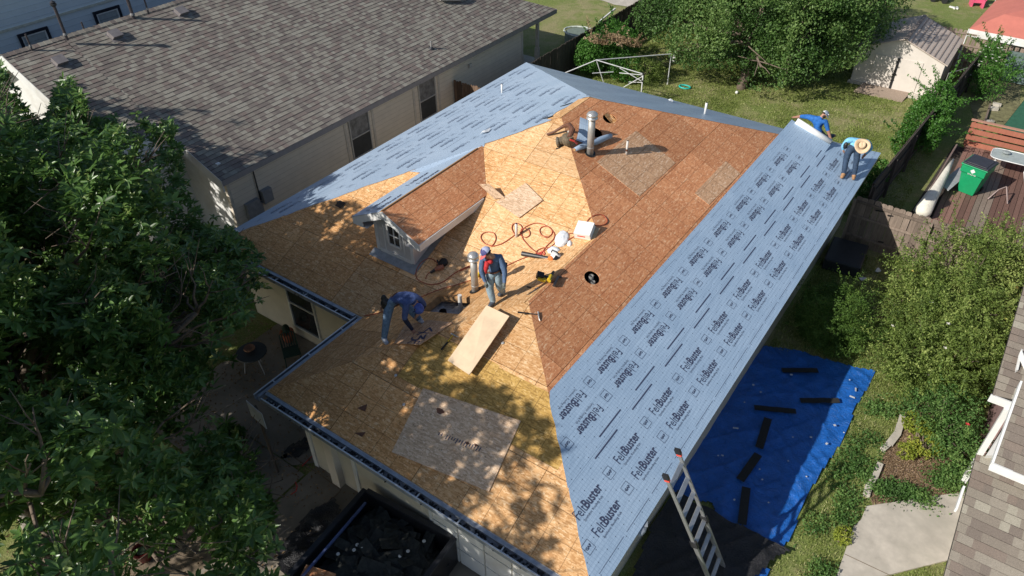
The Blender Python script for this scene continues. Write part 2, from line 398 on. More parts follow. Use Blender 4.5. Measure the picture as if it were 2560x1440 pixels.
# decking sheets -----------------------------------------------------------
SHW, SHH = 2.30, 1.50
def hole_regions(conv, u0, v0, u1, v1):
    big = 60
    out = []
    for r in ([(-big, -big), (u0, -big), (u0, big), (-big, big)], [(u1, -big), (big, -big), (big, big), (u1, big)],
              [(u0, -big), (u1, -big), (u1, v0), (u0, v0)], [(u0, v1), (u1, v1), (u1, big), (u0, big)]):
        c = clip(conv, r)
        if c: out.append(c)
    return out
def deck(pl, regions, matf, v_off=0., u_off=0., par=None, frame=None, name='osb_sheet'):
    us = [p[0] for r in regions for p in r]; vs = [p[1] for r in regions for p in r]
    j0 = math.floor((min(vs)-v_off)/SHH); j1 = math.ceil((max(vs)-v_off)/SHH)
    F = frame or fr
    for j in range(j0, j1+1):
        sh = (j % 2)*SHW/2+u_off
        i0 = math.floor((min(us)-sh)/SHW); i1 = math.ceil((max(us)-sh)/SHW)
        for i in range(i0, i1+1):
            a = i*SHW+sh; b = j*SHH+v_off
            rect = [(a+.004, b+.004), (a+SHW-.004, b+.004), (a+SHW-.004, b+SHH-.004), (a+.004, b+SHH-.004)]
            m = MB(); cu = cv = n = 0; tone = random.random(); ou = random.uniform(0, 40) if False else 0
            lift = random.uniform(-.0015, .0015)
            for r in regions:
                q = clip(rect, r)
                if q:
                    if pl == 'DR': pts = [F(u, v, lift) for u, v in q]
                    else: pts = [F(pl, u, v, lift) for u, v in q]
                    off = (i*5.0*SHW, j*7.0*SHH) 
                    m.slab(pts, .014, None, 0, tone, [(u-a+off[0], v-b+off[1]) for u, v in q]); cu += sum(x[0] for x in q)/len(q); cv += sum(x[1] for x in q)/len(q); n += 1
            if n: m.build(name, matf(cu/n, cv/n, i, j), par or house)
XR, YV = W-WW/2, WW/2
A_RP = [(YV, 0), (D, 0), (D-W/2, W/2*K), (W/2, W/2*K), (YV, (WW/2)*K)]
B_RP = [(-P, 0), (YV, 0), (YV, WW/2*K), (-P+WW/2, WW/2*K)]
# holes in the right plane: (centre px, half-u, half-v)
RH = []
for (x, y, hu, hv) in ((1480, 694, .21, .19), (1524, 296, .24, .2), (1489, 331, .22, .2)):
    u, v = puv('RP', x, y); RH.append((u, v, hu, hv))
regs = [A_RP, B_RP]
for (u, v, hu, hv) in RH:
    regs = [q for r in regs for q in hole_regions(r, u-hu-.06, v-hv-.06, u+hu+.06, v+hv+.06)]
def m_rp(u, v, i, j): return OSB_BROWN
deck('RP', regs, m_rp, 0., .35)
for (u, v, hu, hv) in RH:                    # cut-out rings round the holes
    m = MB(); N = 24; a0 = hu+.06; b0 = hv+.06
    def sq(t):
        c, s_ = math.cos(t), math.sin(t); k = 1/max(abs(c), abs(s_)); return (u+a0*c*k, v+b0*s_*k)
    T = sorted([2*math.pi*k/N for k in range(N)]+[math.atan2(1, 1), math.atan2(1, -1), math.atan2(-1, -1)+2*math.pi, math.atan2(-1, 1)+2*math.pi])
    T = sorted(set(round(t, 6) for t in T))
    for k in range(len(T)):
        t0, t1 = T[k], T[(k+1) % len(T)]
        q = [sq(t0), sq(t1), (u+hu*math.cos(t1), v+hv*math.sin(t1)), (u+hu*math.cos(t0), v+hv*math.sin(t0))]
        m.slab([fr('RP', *c) for c in q], .018, None, 0, .5, q)
    m.build('osb_sheet', OSB_BROWN, house)
def m_mf(u, v, i, j):
    if u > 6.2 and v > 3.2: return OSB_PALE if (j % 2 == 0) else OSB_TAN
    if u > 5.5: return OSB_PALE if (i+j) % 2 else OSB_TAN
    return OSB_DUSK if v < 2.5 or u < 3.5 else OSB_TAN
R_MF = [[(0, 0), (WX, 0), (XR, YV*K), (W/2, W/2*K)]]
R_MF = [q for r in R_MF for q in hole_regions(r, 4.95, 1.78*K, 6.2, 3.05*K)]     # open beneath the dormer
deck('MF', R_MF, m_mf, 0., .2)
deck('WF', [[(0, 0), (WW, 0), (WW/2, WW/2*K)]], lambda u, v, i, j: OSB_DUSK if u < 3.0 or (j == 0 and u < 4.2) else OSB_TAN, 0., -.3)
H0 = uvof('WL', on(1062, 768, 'WL')); H1 = uvof('WL', on(1190, 747, 'WL')); H2 = uvof('WL', on(1145, 789, 'WL')); H3 = uvof('WL', on(1105, 740, 'WL'))
HU0, HU1, HV0, HV1 = -1.19, -.50, 1.68, 2.98
RWL = [(0, 0), (P, 0), (P-WW/2, WW/2*K), (-YV, YV*K)]
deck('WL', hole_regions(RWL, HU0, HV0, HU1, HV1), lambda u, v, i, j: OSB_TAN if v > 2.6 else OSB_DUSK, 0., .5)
deck('LP', [[(-D, 0), (0, 0), (-W/2, W/2*K), (-(D-W/2), W/2*K)]], lambda u, v, i, j: OSB_TAN, 0., 0)
deck('BP', [[(0, 0), (W, 0), (W/2, W/2*K)]], lambda u, v, i, j: OSB_TAN, 0., 0)
# ridge board strip, exposed tan
m = MB()
a, b = fr('LP', -(W/2)+.05, W/2*K-.01, .012), fr('LP', -(D-W/2)-.02, W/2*K-.01, .012)
a2, b2 = fr('LP', -(W/2)+.05, W/2*K-.42, .012), fr('LP', -(D-W/2)-.02, W/2*K-.42, .012)
m.slab([a, b, b2, a2], .012, None, 0, .5, [(0, 0), (1.6, 0), (1.6, .4), (0, .4)]); m.build('ridge_board', OSB_TAN, house)
# rafters and attic junk under the openings
m = MB()
for u in (HU0-.02, HU1+.02, (HU0+HU1)/2):
    if u == (HU0+HU1)/2: continue
    a = fr('WL', u, HV0-.6, -.09); b = fr('WL', u, HV1+.6, -.09); m.bar(a, b, .05, .14, 0, FR['WL'][1].cross(FR['WL'][2]))
for v in (HV0-.02, HV1+.02):
    a = fr('WL', HU0-.2, v, -.1); b = fr('WL', HU1+.2, v, -.1); m.bar(a, b, .05, .16, 0, FR['WL'][1].cross(FR['WL'][2]))
m.build('rafter', WOODRAW, house)
# grey batts just under the roof opening
INS = simple('insulation_batt', (.5, .49, .5), .95, var=.55, scale=6, bump=1, bscale=14)
m = MB(); nx, ny = 16, 10; vs = []; cz = fr('WL', (HU0+HU1)/2, (HV0+HV1)/2).z-.40
c0 = fr('WL', HU0-.5, HV0-.5); c1 = fr('WL', HU1+.5, HV1+.7)
vs = [(c0.x+(c1.x-c0.x)*i/(nx-1), c0.y+(c1.y-c0.y)*j/(ny-1), cz-.1+random.uniform(-.06, .06)) for i in range(nx) for j in range(ny)]
m.add(vs, [(i*ny+j, (i+1)*ny+j, (i+1)*ny+j+1, i*ny+j+1) for i in range(nx-1) for j in range(ny-1)]); m.build('insulation', INS, house, smooth=True)
m = MB(); c = on(1152, 770, 'WL'); c = Vector((8.45, .95, 0)); zt = fr('WL', -.9, 2.7).z
m.tube([(8.35, 1.0, zt-.9), (8.35, 1.0, zt+.16)], .05, 12); m.build('vent_pipe', PVC, house)
m = MB(); m.tube([(8.0, .75, cz-.2), (8.0, .75, cz+.22)], .09, 14, cap=False); m.build('duct', DARK, house)
u, v, hu, hv = RH[1]
m = MB(); m.slab([fr('RP', u+a, v+b, c) for a, b, c in ((.0, .2, -.02), (.24, .2, -.02), (.24, -.2, -.12), (.08, -.2, -.2))], .03, None, 0, .5, [(0, 0), (.3, 0), (.3, .3), (0, .3)]); m.build('roof_truss', OSB_TAN, house)
# pipes in the oval hole
u, v, hu, hv = RH[0]
for du, dv, rr in ((.05, .04, .062), (-.07, -.09, .055)):
    c = fr('RP', u+du, v+dv, -.03); m = MB(); m.tube([c-Vector((0, 0, .9)), c+Vector((0, 0, .02))], rr, 16, cap=False)
    m.tube([c-Vector((0, 0, .9)), c+Vector((0, 0, .02))], rr-.012, 16, cap=False); m.build('duct', GALV, house)

# underlay ------------------------------------------------------------------
def glyphs(txt, bold=0., sx=1.):
    cu = bpy.data.curves.new('t', 'FONT'); cu.body = txt; cu.resolution_u = 2; cu.offset = bold; cu.align_x = 'CENTER'; cu.align_y = 'CENTER'
    ob = bpy.data.objects.new('t', cu); me = bpy.data.meshes.new_from_object(ob)
    vs = [(v.co.x*sx, v.co.y) for v in me.vertices]; fs = [tuple(p.vertices) for p in me.polygons]
    bpy.data.objects.remove(ob); bpy.data.meshes.remove(me); bpy.data.curves.remove(cu)
    x0 = min(v[0] for v in vs); x1 = max(v[0] for v in vs); y0 = min(v[1] for v in vs); y1 = max(v[1] for v in vs)
    return [((x-x0)/(x1-x0), (y-y0)/(y1-y0)) for x, y in vs], fs
G_F, G_B, G_T, G_G = glyphs('Felt', -.009), glyphs('Buster', .016), glyphs('Synthetic Roofing Felt', -.008), glyphs('GAF', .02)
def put(mb, g, pl, u0, v0, wd, ht, flip, lift=.012, F=None):
    """glyph block, lower-left at (u0,v0); flip = turned half round about (u0,v0)"""
    s = -1 if flip else 1; F = F or fr
    mb.add([F(pl, u0+s*x*wd, v0+s*y*ht, lift) for x, y in g[0]], g[1])
def logo(mb, pl, u, v, flip=False, lift=.012, k=1.):
    """u,v = start of the word's base line"""
    s = -1 if flip else 1
    put(mb, G_F, pl, u, v, .29*k, .19*k, flip, lift); put(mb, G_B, pl, u+s*.30*k, v, .56*k, .19*k, flip, lift)
    put(mb, G_T, pl, u+s*.06*k, v-s*.105*k, .66*k, .062*k, flip, lift)
def gaf(mb, pl, u, v, flip=False, lift=.012, k=1.):
    s = -1 if flip else 1
    put(mb, G_G, pl, u-s*.075*k, v-s*.028*k, .15*k, .056*k, flip, lift)
    h = .104*k; w_ = .003
    for a, b in (((-h, -h), (h, -h)), ((h, -h), (h, h)), ((h, h), (-h, h)), ((-h, h), (-h, -h))):
        dx, dy = b[0]-a[0], b[1]-a[1]; L = math.hypot(dx, dy); nx_, ny_ = -dy/L*w_, dx/L*w_
        mb.add([fr(pl, u+q[0], v+q[1], lift) for q in ((a[0]-nx_, a[1]-ny_), (b[0]-nx_, b[1]-ny_), (b[0]+nx_, b[1]+ny_), (a[0]+nx_, a[1]+ny_))], [(0, 1, 2, 3)])
def strip(mb, pl, u0, v0, u1, v1, lift=.012): mb.add([fr(pl, *q, lift) for q in ((u0, v0), (u1, v0), (u1, v1), (u0, v1))], [(0, 1, 2, 3)])
def hipu(v): return D-v/K     # u of the back hip on RP at slope distance v
def fhip(v): return -P+v/K
# lower course
m = MB(); pts = [(-P-.02, -.07)]+[(fhip(v)+random.uniform(-.02, .015)-.02, v) for v in np.linspace(.12, 1.47, 9)]+[(hipu(1.47)+.1, 1.47)]+[(hipu(v)+.1+random.uniform(-.02, .03), v) for v in (1.1, .8, .5, .2)]+[(D+.12, -.05)]
NC = len(pts); m.slab([fr('RP', *q, .0055) for q in pts], .003, FR['RP'][1].cross(FR['RP'][2]), 0, .5, pts)
fe1 = m.build('roofing_felt', FELT, house, label='lower course of blue-grey printed underlay along the right eave')
# upper course, its far end held up on the roll
RA = Vector(hit(1990, 303, (S, 0, 1), S*W+.16)); RB = Vector(hit(2076, 357, (S, 0, 1), S*W+.12))
ua, va = uvof('RP', RA); ub, vb = uvof('RP', RB)
m = MB(); pts = []; lift = []
le = [(fhip(v)-.03+random.uniform(-.02, .02), v) for v in np.linspace(1.44, 2.93, 9)]
le[-1] = (fhip(2.93)+.02, 2.90)
cols = 30; rows = len(le); vs = []; uvs = []
for r_ in range(rows):
    u0, v0 = le[r_]; t = r_/(rows-1); u1 = ub+(ua-ub)*t; v1 = 1.44+(2.93-1.44)*t
    for c in range(cols):
        s_ = c/(cols-1); u = u0+(u1-u0)*s_; v = v0+(v1-v0)*s_
        lf = .009+max(0, (u-hipu(v)+.6)/(u1-hipu(v)+.6))**2*.1 if u > hipu(v)-.6 else .009
        vs.append(fr('RP', u, v, lf)); uvs.append((u, v))
m.add(vs, [(r_*cols+c, r_*cols+c+1, (r_+1)*cols+c+1, (r_+1)*cols+c) for r_ in range(rows-1) for c in range(cols-1)], 0, .5, uvs)
fe2 = m.build('roofing_felt', FELT, house, smooth=True, label='upper course of printed underlay with its lettering upside down')
# lettering of the two courses
m = MB()
PER = 1.535
for k in range(-1, 12):
    u = -2.12+k*PER
    for (v, lo) in ((.47, 0), (.92, 0)):
        if u > fhip(v)-.05 and u+.95 < hipu(v)-.0: logo(m, 'RP', u, v, False, .012)
    for (ug, v) in ((-.9+k*PER, .555), (-.9+k*PER, 1.0)):
        if fhip(v+.1)+.15 < ug < hipu(v)-.2: gaf(m, 'RP', ug, v)
    if fhip(.62)+.02 < u and u < 15: strip(m, 'RP', u+1.26, 1.36, u+2.15, 1.385) if u+2.2 < hipu(1.4) else None
gaf(m, 'RP', -2.41, .53)
u = fhip(.09)+.3
while u < 15.7:
    strip(m, 'RP', u, .115, u+.9, .121); u += 1.02
m.build('lettering', INK, fe1, kind='stuff')
m = MB()
for k in range(-2, 11):
    u = .2+k*PER
    for v in (2.01, 2.46):
        if u-.9 > fhip(v)+.03 and u < hipu(v)-.3: logo(m, 'RP', u, v, True, .015)
    for v in (1.97, 2.42):
        ug = .52+k*PER
        if fhip(v)+.12 < ug < hipu(v)-.3: gaf(m, 'RP', ug, v, True, .015)
    a = -1.95+k*PER+1.55
    if a > fhip(1.6) and a+.88 < hipu(1.6)-.1: strip(m, 'RP', a, 1.55, a+.88, 1.575, .015)
    if a > 0 and a+.9 < 14.2: strip(m, 'RP', a+.3, 2.78, a+1.1, 2.784, .015)
m.build('lettering', INK, fe2, kind='stuff')
# left plane: courses of underlay up to the ragged hip line
def lp_edge(u):   # slope distance of the felt's inner edge over LP (u=-y)
    y = -u
    if 4.15 < y < 5.65: return y*K+.01
    if y < W/2: return y*K-.10+.07*math.sin(y*5.3)+.04*math.sin(y*13)
    return W/2*K-.48+.09*math.sin(y*3.1)+.03*math.sin(y*11)
m = MB(); NN = 60; c0 = MB()
crs = 1.5
for j in range(6):
    v0 = j*crs-(.07 if j == 0 else .06); m = MB(); n = 0
    us = np.linspace(-D-.1, .1, NN*2)
    prev = None; vs = []; fs = []; uvs = []
    for u in us:
        y = -u; top = min((j+1)*crs, max(v0+.0, lp_edge(u) if y < D-W/2 else min((D-y+.0)*K, W/2*K-.03)))
        if y > D-W/2: top = min((j+1)*crs, max(v0, (D-y)*K+.05))
        if top <= v0+.01: prev = None; continue
        a = fr('LP', u, v0, .007+.0015*j); b = fr('LP', u, top, .0045+.0015*j)
        vs += [a, b]; uvs += [(u, v0), (u, top)]
        i = len(vs)
        if prev is not None: fs.append((i-4, i-2, i-1, i-3)); n += 1
        prev = 1
    if not n: continue
    m.add(vs, fs, 0, .5, uvs); fo = m.build('roofing_felt', FELT_L, house)
    m = MB(); k0 = random.uniform(0, 1.5)
    for k in range(-1, 12):
        u = -D+k*PER+k0
        for dv in (.48, .93):
            v = j*crs+dv
            if v+.25 < lp_edge(u+.9) and v+.25 < (D+u)*K and u+.9 < -.2: logo(m, 'LP', u, v, False, .018+.0015*j, .92)
        for dv in (.55, 1.0):
            v = j*crs+dv
            if v+.25 < lp_edge(u+1.3) and v+.25 < (D+u)*K and u+1.4 < -.2: gaf(m, 'LP', u+1.22, v, False, .018+.0015*j)
        v = j*crs+1.40
        if v < lp_edge(u+1.9)-.1 and v < (D+u)*K: strip(m, 'LP', u, v, u+1.1, v+.014, .018+.0015*j)
    if m.f: m.build('lettering', INK_L, fo, kind='stuff')
m = MB(); m.slab([fr('MF', a, b*K, .014) for a, b in ((4.1, 4.1), (4.5, 4.2), (5.66, 5.56), (5.66, 5.66))], .004, (0, -S, 1), 0, .5, [(0, 0), (.4, 0), (1.6, 1.4), (1.6, 1.5)]); m.build('roofing_felt', FELT_L, house)
# back plane
for j in range(5):
    m = MB(); v0 = j*crs-.06; v1 = min((j+1)*crs, W/2*K-.05)
    q = clip([(-.1, v0), (W+.1, v0), (W+.1, v1), (-.1, v1)], [(-.08, -.08), (W+.08, -.08), (W/2, W/2*K+.0)])
    if q:
        m.slab([fr('BP', *c, .009+.001*j) for c in q], .003, None, 0, .5, q); fo = m.build('roofing_felt', FELT_L, house)
        m = MB(); 
        for k in range(0, 9):
            for dv in (.45, .95, 1.42):
                u = .6+k*PER; v = j*crs+dv
                if v/K < u < W-v/K-1: strip(m, 'BP', u, v, u+1.0, v+.035, .018)
        if m.f: m.build('lettering', INK_L, fo, kind='stuff')
# nailed edge battens of old felt, torn dark gaps by the ridge
for (x0, y0, x1, y1) in ((1356, 297, 1384, 289), (1400, 266, 1432, 256)):
    m = MB(); a = on(x0, y0, 'LP', .022); b = on(x1, y1, 'LP', .022); pts = []
    d = (b-a); nrm = FR['LP'][1].cross(FR['LP'][2]); pr = nrm.cross(d).normalized()
    for k in range(10):
        t = 2*math.pi*k/10; pts.append((a+b)/2+d*(.5*math.cos(t))+pr*(.055*math.sin(t)*(1+.4*math.sin(3*t))))
    m.slab(pts, .008); m.build('torn_felt', BLACK, house)

# gutters on the front eaves -------------------------------------------------
GUT = simple('gutter_metal', (.30, .33, .38), .45, metal=.35, var=.25, scale=6)
GUTL = simple('gutter_lip', (.6, .62, .64), .4, metal=.2, var=.15, scale=8)
DEB = simple('gutter_debris', (.035, .035, .04), .8, var=.6, scale=30)
def gutter(a, b, out, h0=.0, label=None):
    a = Vector(a); b = Vector(b); o = Vector(out); d = (b-a).normalized(); L = (b-a).length
    root = MB(); 
    for (i, j, t) in ((0.02, -.035, 1),):
        pass
    z = Vector((0, 0, 1)); w_ = .16
    root.bar(a+o*.03-z*.1, b+o*.03-z*.1, .012, .14); root.bar(a+o*(.03+w_/2)-z*.165, b+o*(.03+w_/2)-z*.165, w_, .01); root.bar(a+o*(.03+w_)-z*.11, b+o*(.03+w_)-z*.11, .012, .12)
    g = root.build('gutter', GUT, house, label=label)
    l = MB(); l.bar(a+o*(.03+w_)-z*.045, b+o*(.03+w_)-z*.045, .03, .014); l.build('gutter_lip', GUTL, g)
    l = MB(); l.bar(a+o*.035-z*.012-d*0, b+o*.035-z*.012, .075, .008); l.build('drip_edge', GUT, g)
    n = max(2, int(L/.95))
    for k in range(n):
        p = a+d*(L*(k+.5)/n)+o*(.03+w_/2)-z*.052; l = MB(); l.bar(p-o*w_/2, p+o*w_/2, .028, .012); l.build('gutter_bracket', GUTL, g)
    # litter lying in it
    l = MB()
    for k in range(int(L*26)):
        p = a+d*random.uniform(.05, L-.05)+o*random.uniform(.05, .17)-z*random.uniform(.125, .15)
        rr = Matrix.Rotation(random.uniform(0, 6), 3, 'Z') @ Matrix.Rotation(random.uniform(-.5, .5), 3, 'X')
        l.box(p, (random.uniform(.03, .12), random.uniform(.02, .06), .012), 0, rr)
    l.build('debris', DEB, g, kind='stuff')
    l = MB()
    for k in range(int(L*2.2)):
        p = a+d*random.uniform(.1, L-.1)+o*random.uniform(.06, .15)-z*.115
        l.lathe([(.028, 0), (.028, .006), (.01, .008)], p, 8, 0, (random.uniform(-.4, .4), random.uniform(-.4, .4), 1))
    l.build('plastic_caps', simple('cap_plastic', (.5, .52, .54), .4), g, kind='stuff')
gutter((0, -.02, 0), (WX-.24, -.02, 0), (0, -1, 0), label='litter-filled gutter along the recessed front eave')
gutter((WX-.02, -P-.23, 0), (WX-.02, -.03, 0), (-1, 0, 0), label='short gutter on the side of the front wing')
gutter((WX+.02, -P-.02, 0), (W-.3, -P-.02, 0), (0, -1, 0), label='long gutter full of granules and plastic caps over the garage')

# front windows, trims, garage door ------------------------------------------
GLASS = NT('window_glass'); GLASS.set(.08, 0, .6); GLASS.base(GLASS.ramp(GLASS.noise(GLASS.n('TexCoord').outputs['Object'], 2, 3), [(.3, (.012, .015, .018)), (.7, (.04, .045, .05))])); GLASS = GLASS.m
def window(par, c, wd, ht, nrm, frame_m=WHITE, muntin=(0, 0), meet=True, screen=None, deep=.05):
    """sash window on a wall, c centre on the wall face"""
    c = Vector(c); n = Vector(nrm); x = Vector((0, 0, 1)).cross(n).normalized(); z = Vector((0, 0, 1)); f = MB(); t = .055
    for s_ in (-1, 1):
        f.bar(c+x*s_*(wd/2-t/2)-z*ht/2+n*deep/2, c+x*s_*(wd/2-t/2)+z*ht/2+n*deep/2, t if True else 0, deep, 0, n)
        f.bar(c-x*(wd/2-t)+z*s_*(ht/2-t/2)+n*deep/2, c+x*(wd/2-t)+z*s_*(ht/2-t/2)+n*deep/2, t, deep, 0, n)
    if meet: f.bar(c-x*(wd/2-t)+n*deep*.45, c+x*(wd/2-t)+n*deep*.45, .045, deep*.8, 0, n)
    o = f.build('window', frame_m, par)
    for s_ in ((-1, 1) if meet else (0,)):
        g = MB(); hh = (ht-2*t)/(2 if meet else 1)-.03; cc = c+z*s_*(hh/2+.025)+n*.012
        g.add([cc-x*(wd/2-t)-z*hh/2, cc+x*(wd/2-t)-z*hh/2, cc+x*(wd/2-t)+z*hh/2, cc-x*(wd/2-t)+z*hh/2], [(0, 1, 2, 3)]); g.build('pane', screen or GLASS, o)
    if muntin[0] or muntin[1]:
        g = MB()
        for k in range(1, muntin[0]+1):
            q = -wd/2+wd*k/(muntin[0]+1); g.bar(c+x*q-z*(ht/2-t)+n*.035, c+x*q+z*(ht/2-t)+n*.035, .03, .02, 0, n)
        for k in range(1, muntin[1]+1):
            q = -ht/2+ht*k/(muntin[1]+1); g.bar(c-x*(wd/2-t)+z*q+n*.037, c+x*(wd/2-t)+z*q+n*.037, .03, .02, 0, n)
        g.build('muntin', frame_m, o)
    return o
window(house, (2.85, OV, -1.45), 1.15, 1.9, (0, -1, 0), WHITE)
# corner boards and garage door of the wing front (y = -P+OV)
yf = -P+OV
def board(par, x0, x1, z0, z1, y, name='trim_board', mt=WHITE, th=.03, lab=None):
    m = MB(); m.box(((x0+x1)/2, y-th/2-.001, (z0+z1)/2), (x1-x0, th, z1-z0)); return m.build(name, mt, par, label=lab)
board(house, WX+OV-.02, WX+OV+.12, GZ, -.2, yf); board(house, WX+OV+1.5, WX+OV+1.62, GZ, -.2, yf); board(house, W-OV-.12, W-OV, GZ, -.2, yf)
board(house, WX+OV+.75, WX+OV+1.02, GZ, -.19, yf, 'pilaster', SIDING, .16)
for k in range(4):
    z0 = GZ+.05+k*.55; gx0 = 10.3
    for j in range(5):
        m = MB(); m.box((gx0+.36+j*.7, yf-.025, z0+.27), (.66, .05, .51)); m.build('garage_panel', WHITE, house)
board(house, 10.2, 10.3, GZ, -.5, yf); board(house, 10.2, 13.85, -.55, -.4, yf)
# side wall of wing (x = WX+OV) trim
m = MB(); m.box((WX+OV-.015, -.6, GZ+1.3), (.03, .1, 2.6)); m.build('trim_board', WHITE, house)

# roof dormer ------------------------------------------------------------------
DX, DZR, DZE, DYF, DHW, DS = 5.62, 2.26, 1.71, 1.46, 1.12, .4911
DYW = 1.74; DWX0, DWX1 = 4.95, 6.26
mfz = lambda y: S*y
m = MB()   # front wall, with gable
fw = [(DWX0, mfz(DYW)-.05), (DWX1, mfz(DYW)-.05), (DWX1, DZE-.1), (DX, DZR-.14), (DWX0, DZE-.1)]
m.slab([(x, DYW, z) for x, z in fw], .05, (0, -1, 0))
for sx in (DWX0, DWX1-.04):
    yb = (DZE-.1)/S
    m.add([(sx, DYW+.05, mfz(DYW)-.05), (sx, DYW+.05, DZE-.1), (sx, yb, DZE-.1), (sx+.04, DYW+.05, mfz(DYW)-.05), (sx+.04, DYW+.05, DZE-.1), (sx+.04, yb, DZE-.1)], [(0, 2, 1), (3, 4, 5), (0, 1, 4, 3), (1, 2, 5, 4), (0, 3, 5, 2)])
DOR = m.build('dormer', simple('dormer_siding', (.58, .56, .54), .6, var=.08, scale=3), house, label='small gabled dormer with pale siding and a four-light window')
m = MB()   # board-and-trim strips
for x in (DWX0+.05, DWX1-.05): m.box((x, DYW-.012, (mfz(DYW)+DZE)/2-.02), (.1, .022, DZE-mfz(DYW)-.12))
for x in (5.28, 5.95): m.box((x, DYW-.01, 1.15), (.03, .018, .9))
m.box((DX, DYW-.014, mfz(DYW)+.05), (1.1, .02, .1))
m.build('trim_board', WHITE, DOR)
def dwin():
    c = Vector((DX+.02, DYW-.002, 1.38)); m = MB(); wd, ht = .42, .62
    for s_ in (-1, 1):
        m.bar(c+Vector((s_*wd/2, -.02, -ht/2)), c+Vector((s_*wd/2, -.02, ht/2)), .05, .03, 0, (0, -1, 0)); m.bar(c+Vector((-wd/2, -.02, s_*ht/2)), c+Vector((wd/2, -.02, s_*ht/2)), .05, .03, 0, (0, -1, 0))
    m.bar(c+Vector((0, -.018, -ht/2)), c+Vector((0, -.018, ht/2)), .025, .02, 0, (0, -1, 0)); m.bar(c+Vector((-wd/2, -.02, 0)), c+Vector((wd/2, -.02, 0)), .025, .02, 0, (0, -1, 0))
    m.build('window', WHITE, DOR); m = MB(); m.slab([c+Vector((-wd/2, -.006, -ht/2)), c+Vector((wd/2, -.006, -ht/2)), c+Vector((wd/2, -.006, ht/2)), c+Vector((-wd/2, -.006, ht/2))], .003, (0, -1, 0)); m.build('pane', GLASS, DOR)
dwin()
# dormer roof planes
dk = math.sqrt(1+DS*DS)
def DRf(u, v, lift=0):   # right slope: u=y, v up from the eave
    return Vector((DX+DHW-v/dk, u, DZE+v*DS/dk))+Vector((DS, 0, 1)).normalized()*lift
vr = DHW*dk
def y_mf_at(x, z): return z/S
q = [(DYF, 0), (DZE/S, 0), (DZR/S+.0, vr), (DYF, vr)]
_SH = (SHW, SHH)
deck('DR', [q], lambda u, v, i, j: OSB_BROWN, -.25, DYF-.02, par=DOR, frame=lambda u, v, l=0: DRf(u, v, .01+l))
m = MB()   # left slope + underside
def DLf(u, v, lift=0): return Vector((DX-DHW+v/dk, u, DZE+v*DS/dk))+Vector((-DS, 0, 1)).normalized()*lift
# left slope meets main front valley: y where z = S*y
ql = [(DYF, 0), (DZE/S, 0), (DZR/S, vr), (DYF, vr)]
m.slab([DLf(u, v, .01) for u, v in ql], .014, (-DS, 0, 1), 0, .5, ql); m.build('osb_sheet', OSB_TAN, DOR)
qf = [(DYF-.02, -.03), (DZE/S-.05, -.03), (DZR/S-.1, vr-.1), (DYF-.02, vr-.1)]
m = MB(); m.slab([DLf(u, v, .018) for u, v in qf], .003, (-DS, 0, 1), 0, .5, qf); fo = m.build('roofing_felt', FELT_L, DOR)
m = MB(); m.box((DX-.035, (DYF+DZR/S)/2-.1, DZR+.012), (.08, DZR/S-DYF-.25, .018), 0, Matrix.Rotation(-.45, 3, 'Y'), .5); m.build('ridge_board', OSB_TAN, DOR)
m = MB()
for yy in (DYF+.2, DYF+1.7):
    for dv in (.35, .8):
        for g, dx, w_ in ((G_F, 0, .29), (G_B, .3, .56)):
            m.add([DLf(yy+dx+x*w_, dv+y*-.19+.19, .024) for x, y in g[0]], [f[::-1] for f in g[1]])
m.build('lettering', INK, DOR, kind='stuff')
# fascias: gable rakes and eave boards
m = MB(); z = Vector((0, 0, 1))
for s_ in (1, -1):
    a = Vector((DX+s_*(DHW+.015), DYF-.015, DZE-.005)); b = Vector((DX, DYF-.015, DZR+.005))
    up = Vector((s_*-DS*-1, 0, 1)).normalized(); h = .2
    m.slab([a, b, b-z*h*1.1, a-z*h], .03, (0, -1, 0))
    m.bar(a+Vector((0, .015, -.1)), Vector((a.x, DZE/S-.15, DZE-.105)), .03, .2)
# boxed return on the left
m.slab([(DX-DHW-.01, DYF-.016, DZE-.2), (DX-DHW+.34, DYF-.016, DZE-.2), (DX-DHW+.34, DYF-.016, DZE-.02), (DX-DHW-.01, DYF-.016, DZE-.02)], .03, (0, -1, 0))
m.build('fascia', WHITE, DOR)
m = MB()  # soffit
for s_ in (1, -1):
    x0 = DX+s_*DHW; x1 = DX+s_*.66; m = MB()
    m.slab([(x0, DYF, DZE-.19), (x1, DYF, DZE-.19), (x1, DZE/S-.4, DZE-.19), (x0, DZE/S-.4, DZE-.19)], .012, (0, 0, 1)); m.build('soffit', TRIM, DOR)
# flashing skirt round the dormer base
FLASH = simple('lead_flashing', (.28, .3, .32), .5, metal=.3, var=.2, scale=8)
m = MB(); m.slab([fr('MF', a, b*K, .016) for a, b in ((DWX0-.12, DYW-.24), (DWX1+.16, DYW-.24), (DWX1+.16, DYW+.0), (DWX0-.12, DYW+.0))], .006)
m.slab([fr('MF', a, b*K, .018) for a, b in ((DWX1-.02, DYW-.2), (DWX1+.18, DYW-.2), (DWX1+.18, DZE/S-.1), (DWX1-.02, DZE/S-.1))], .006)
m.build('flashing', FLASH, DOR)
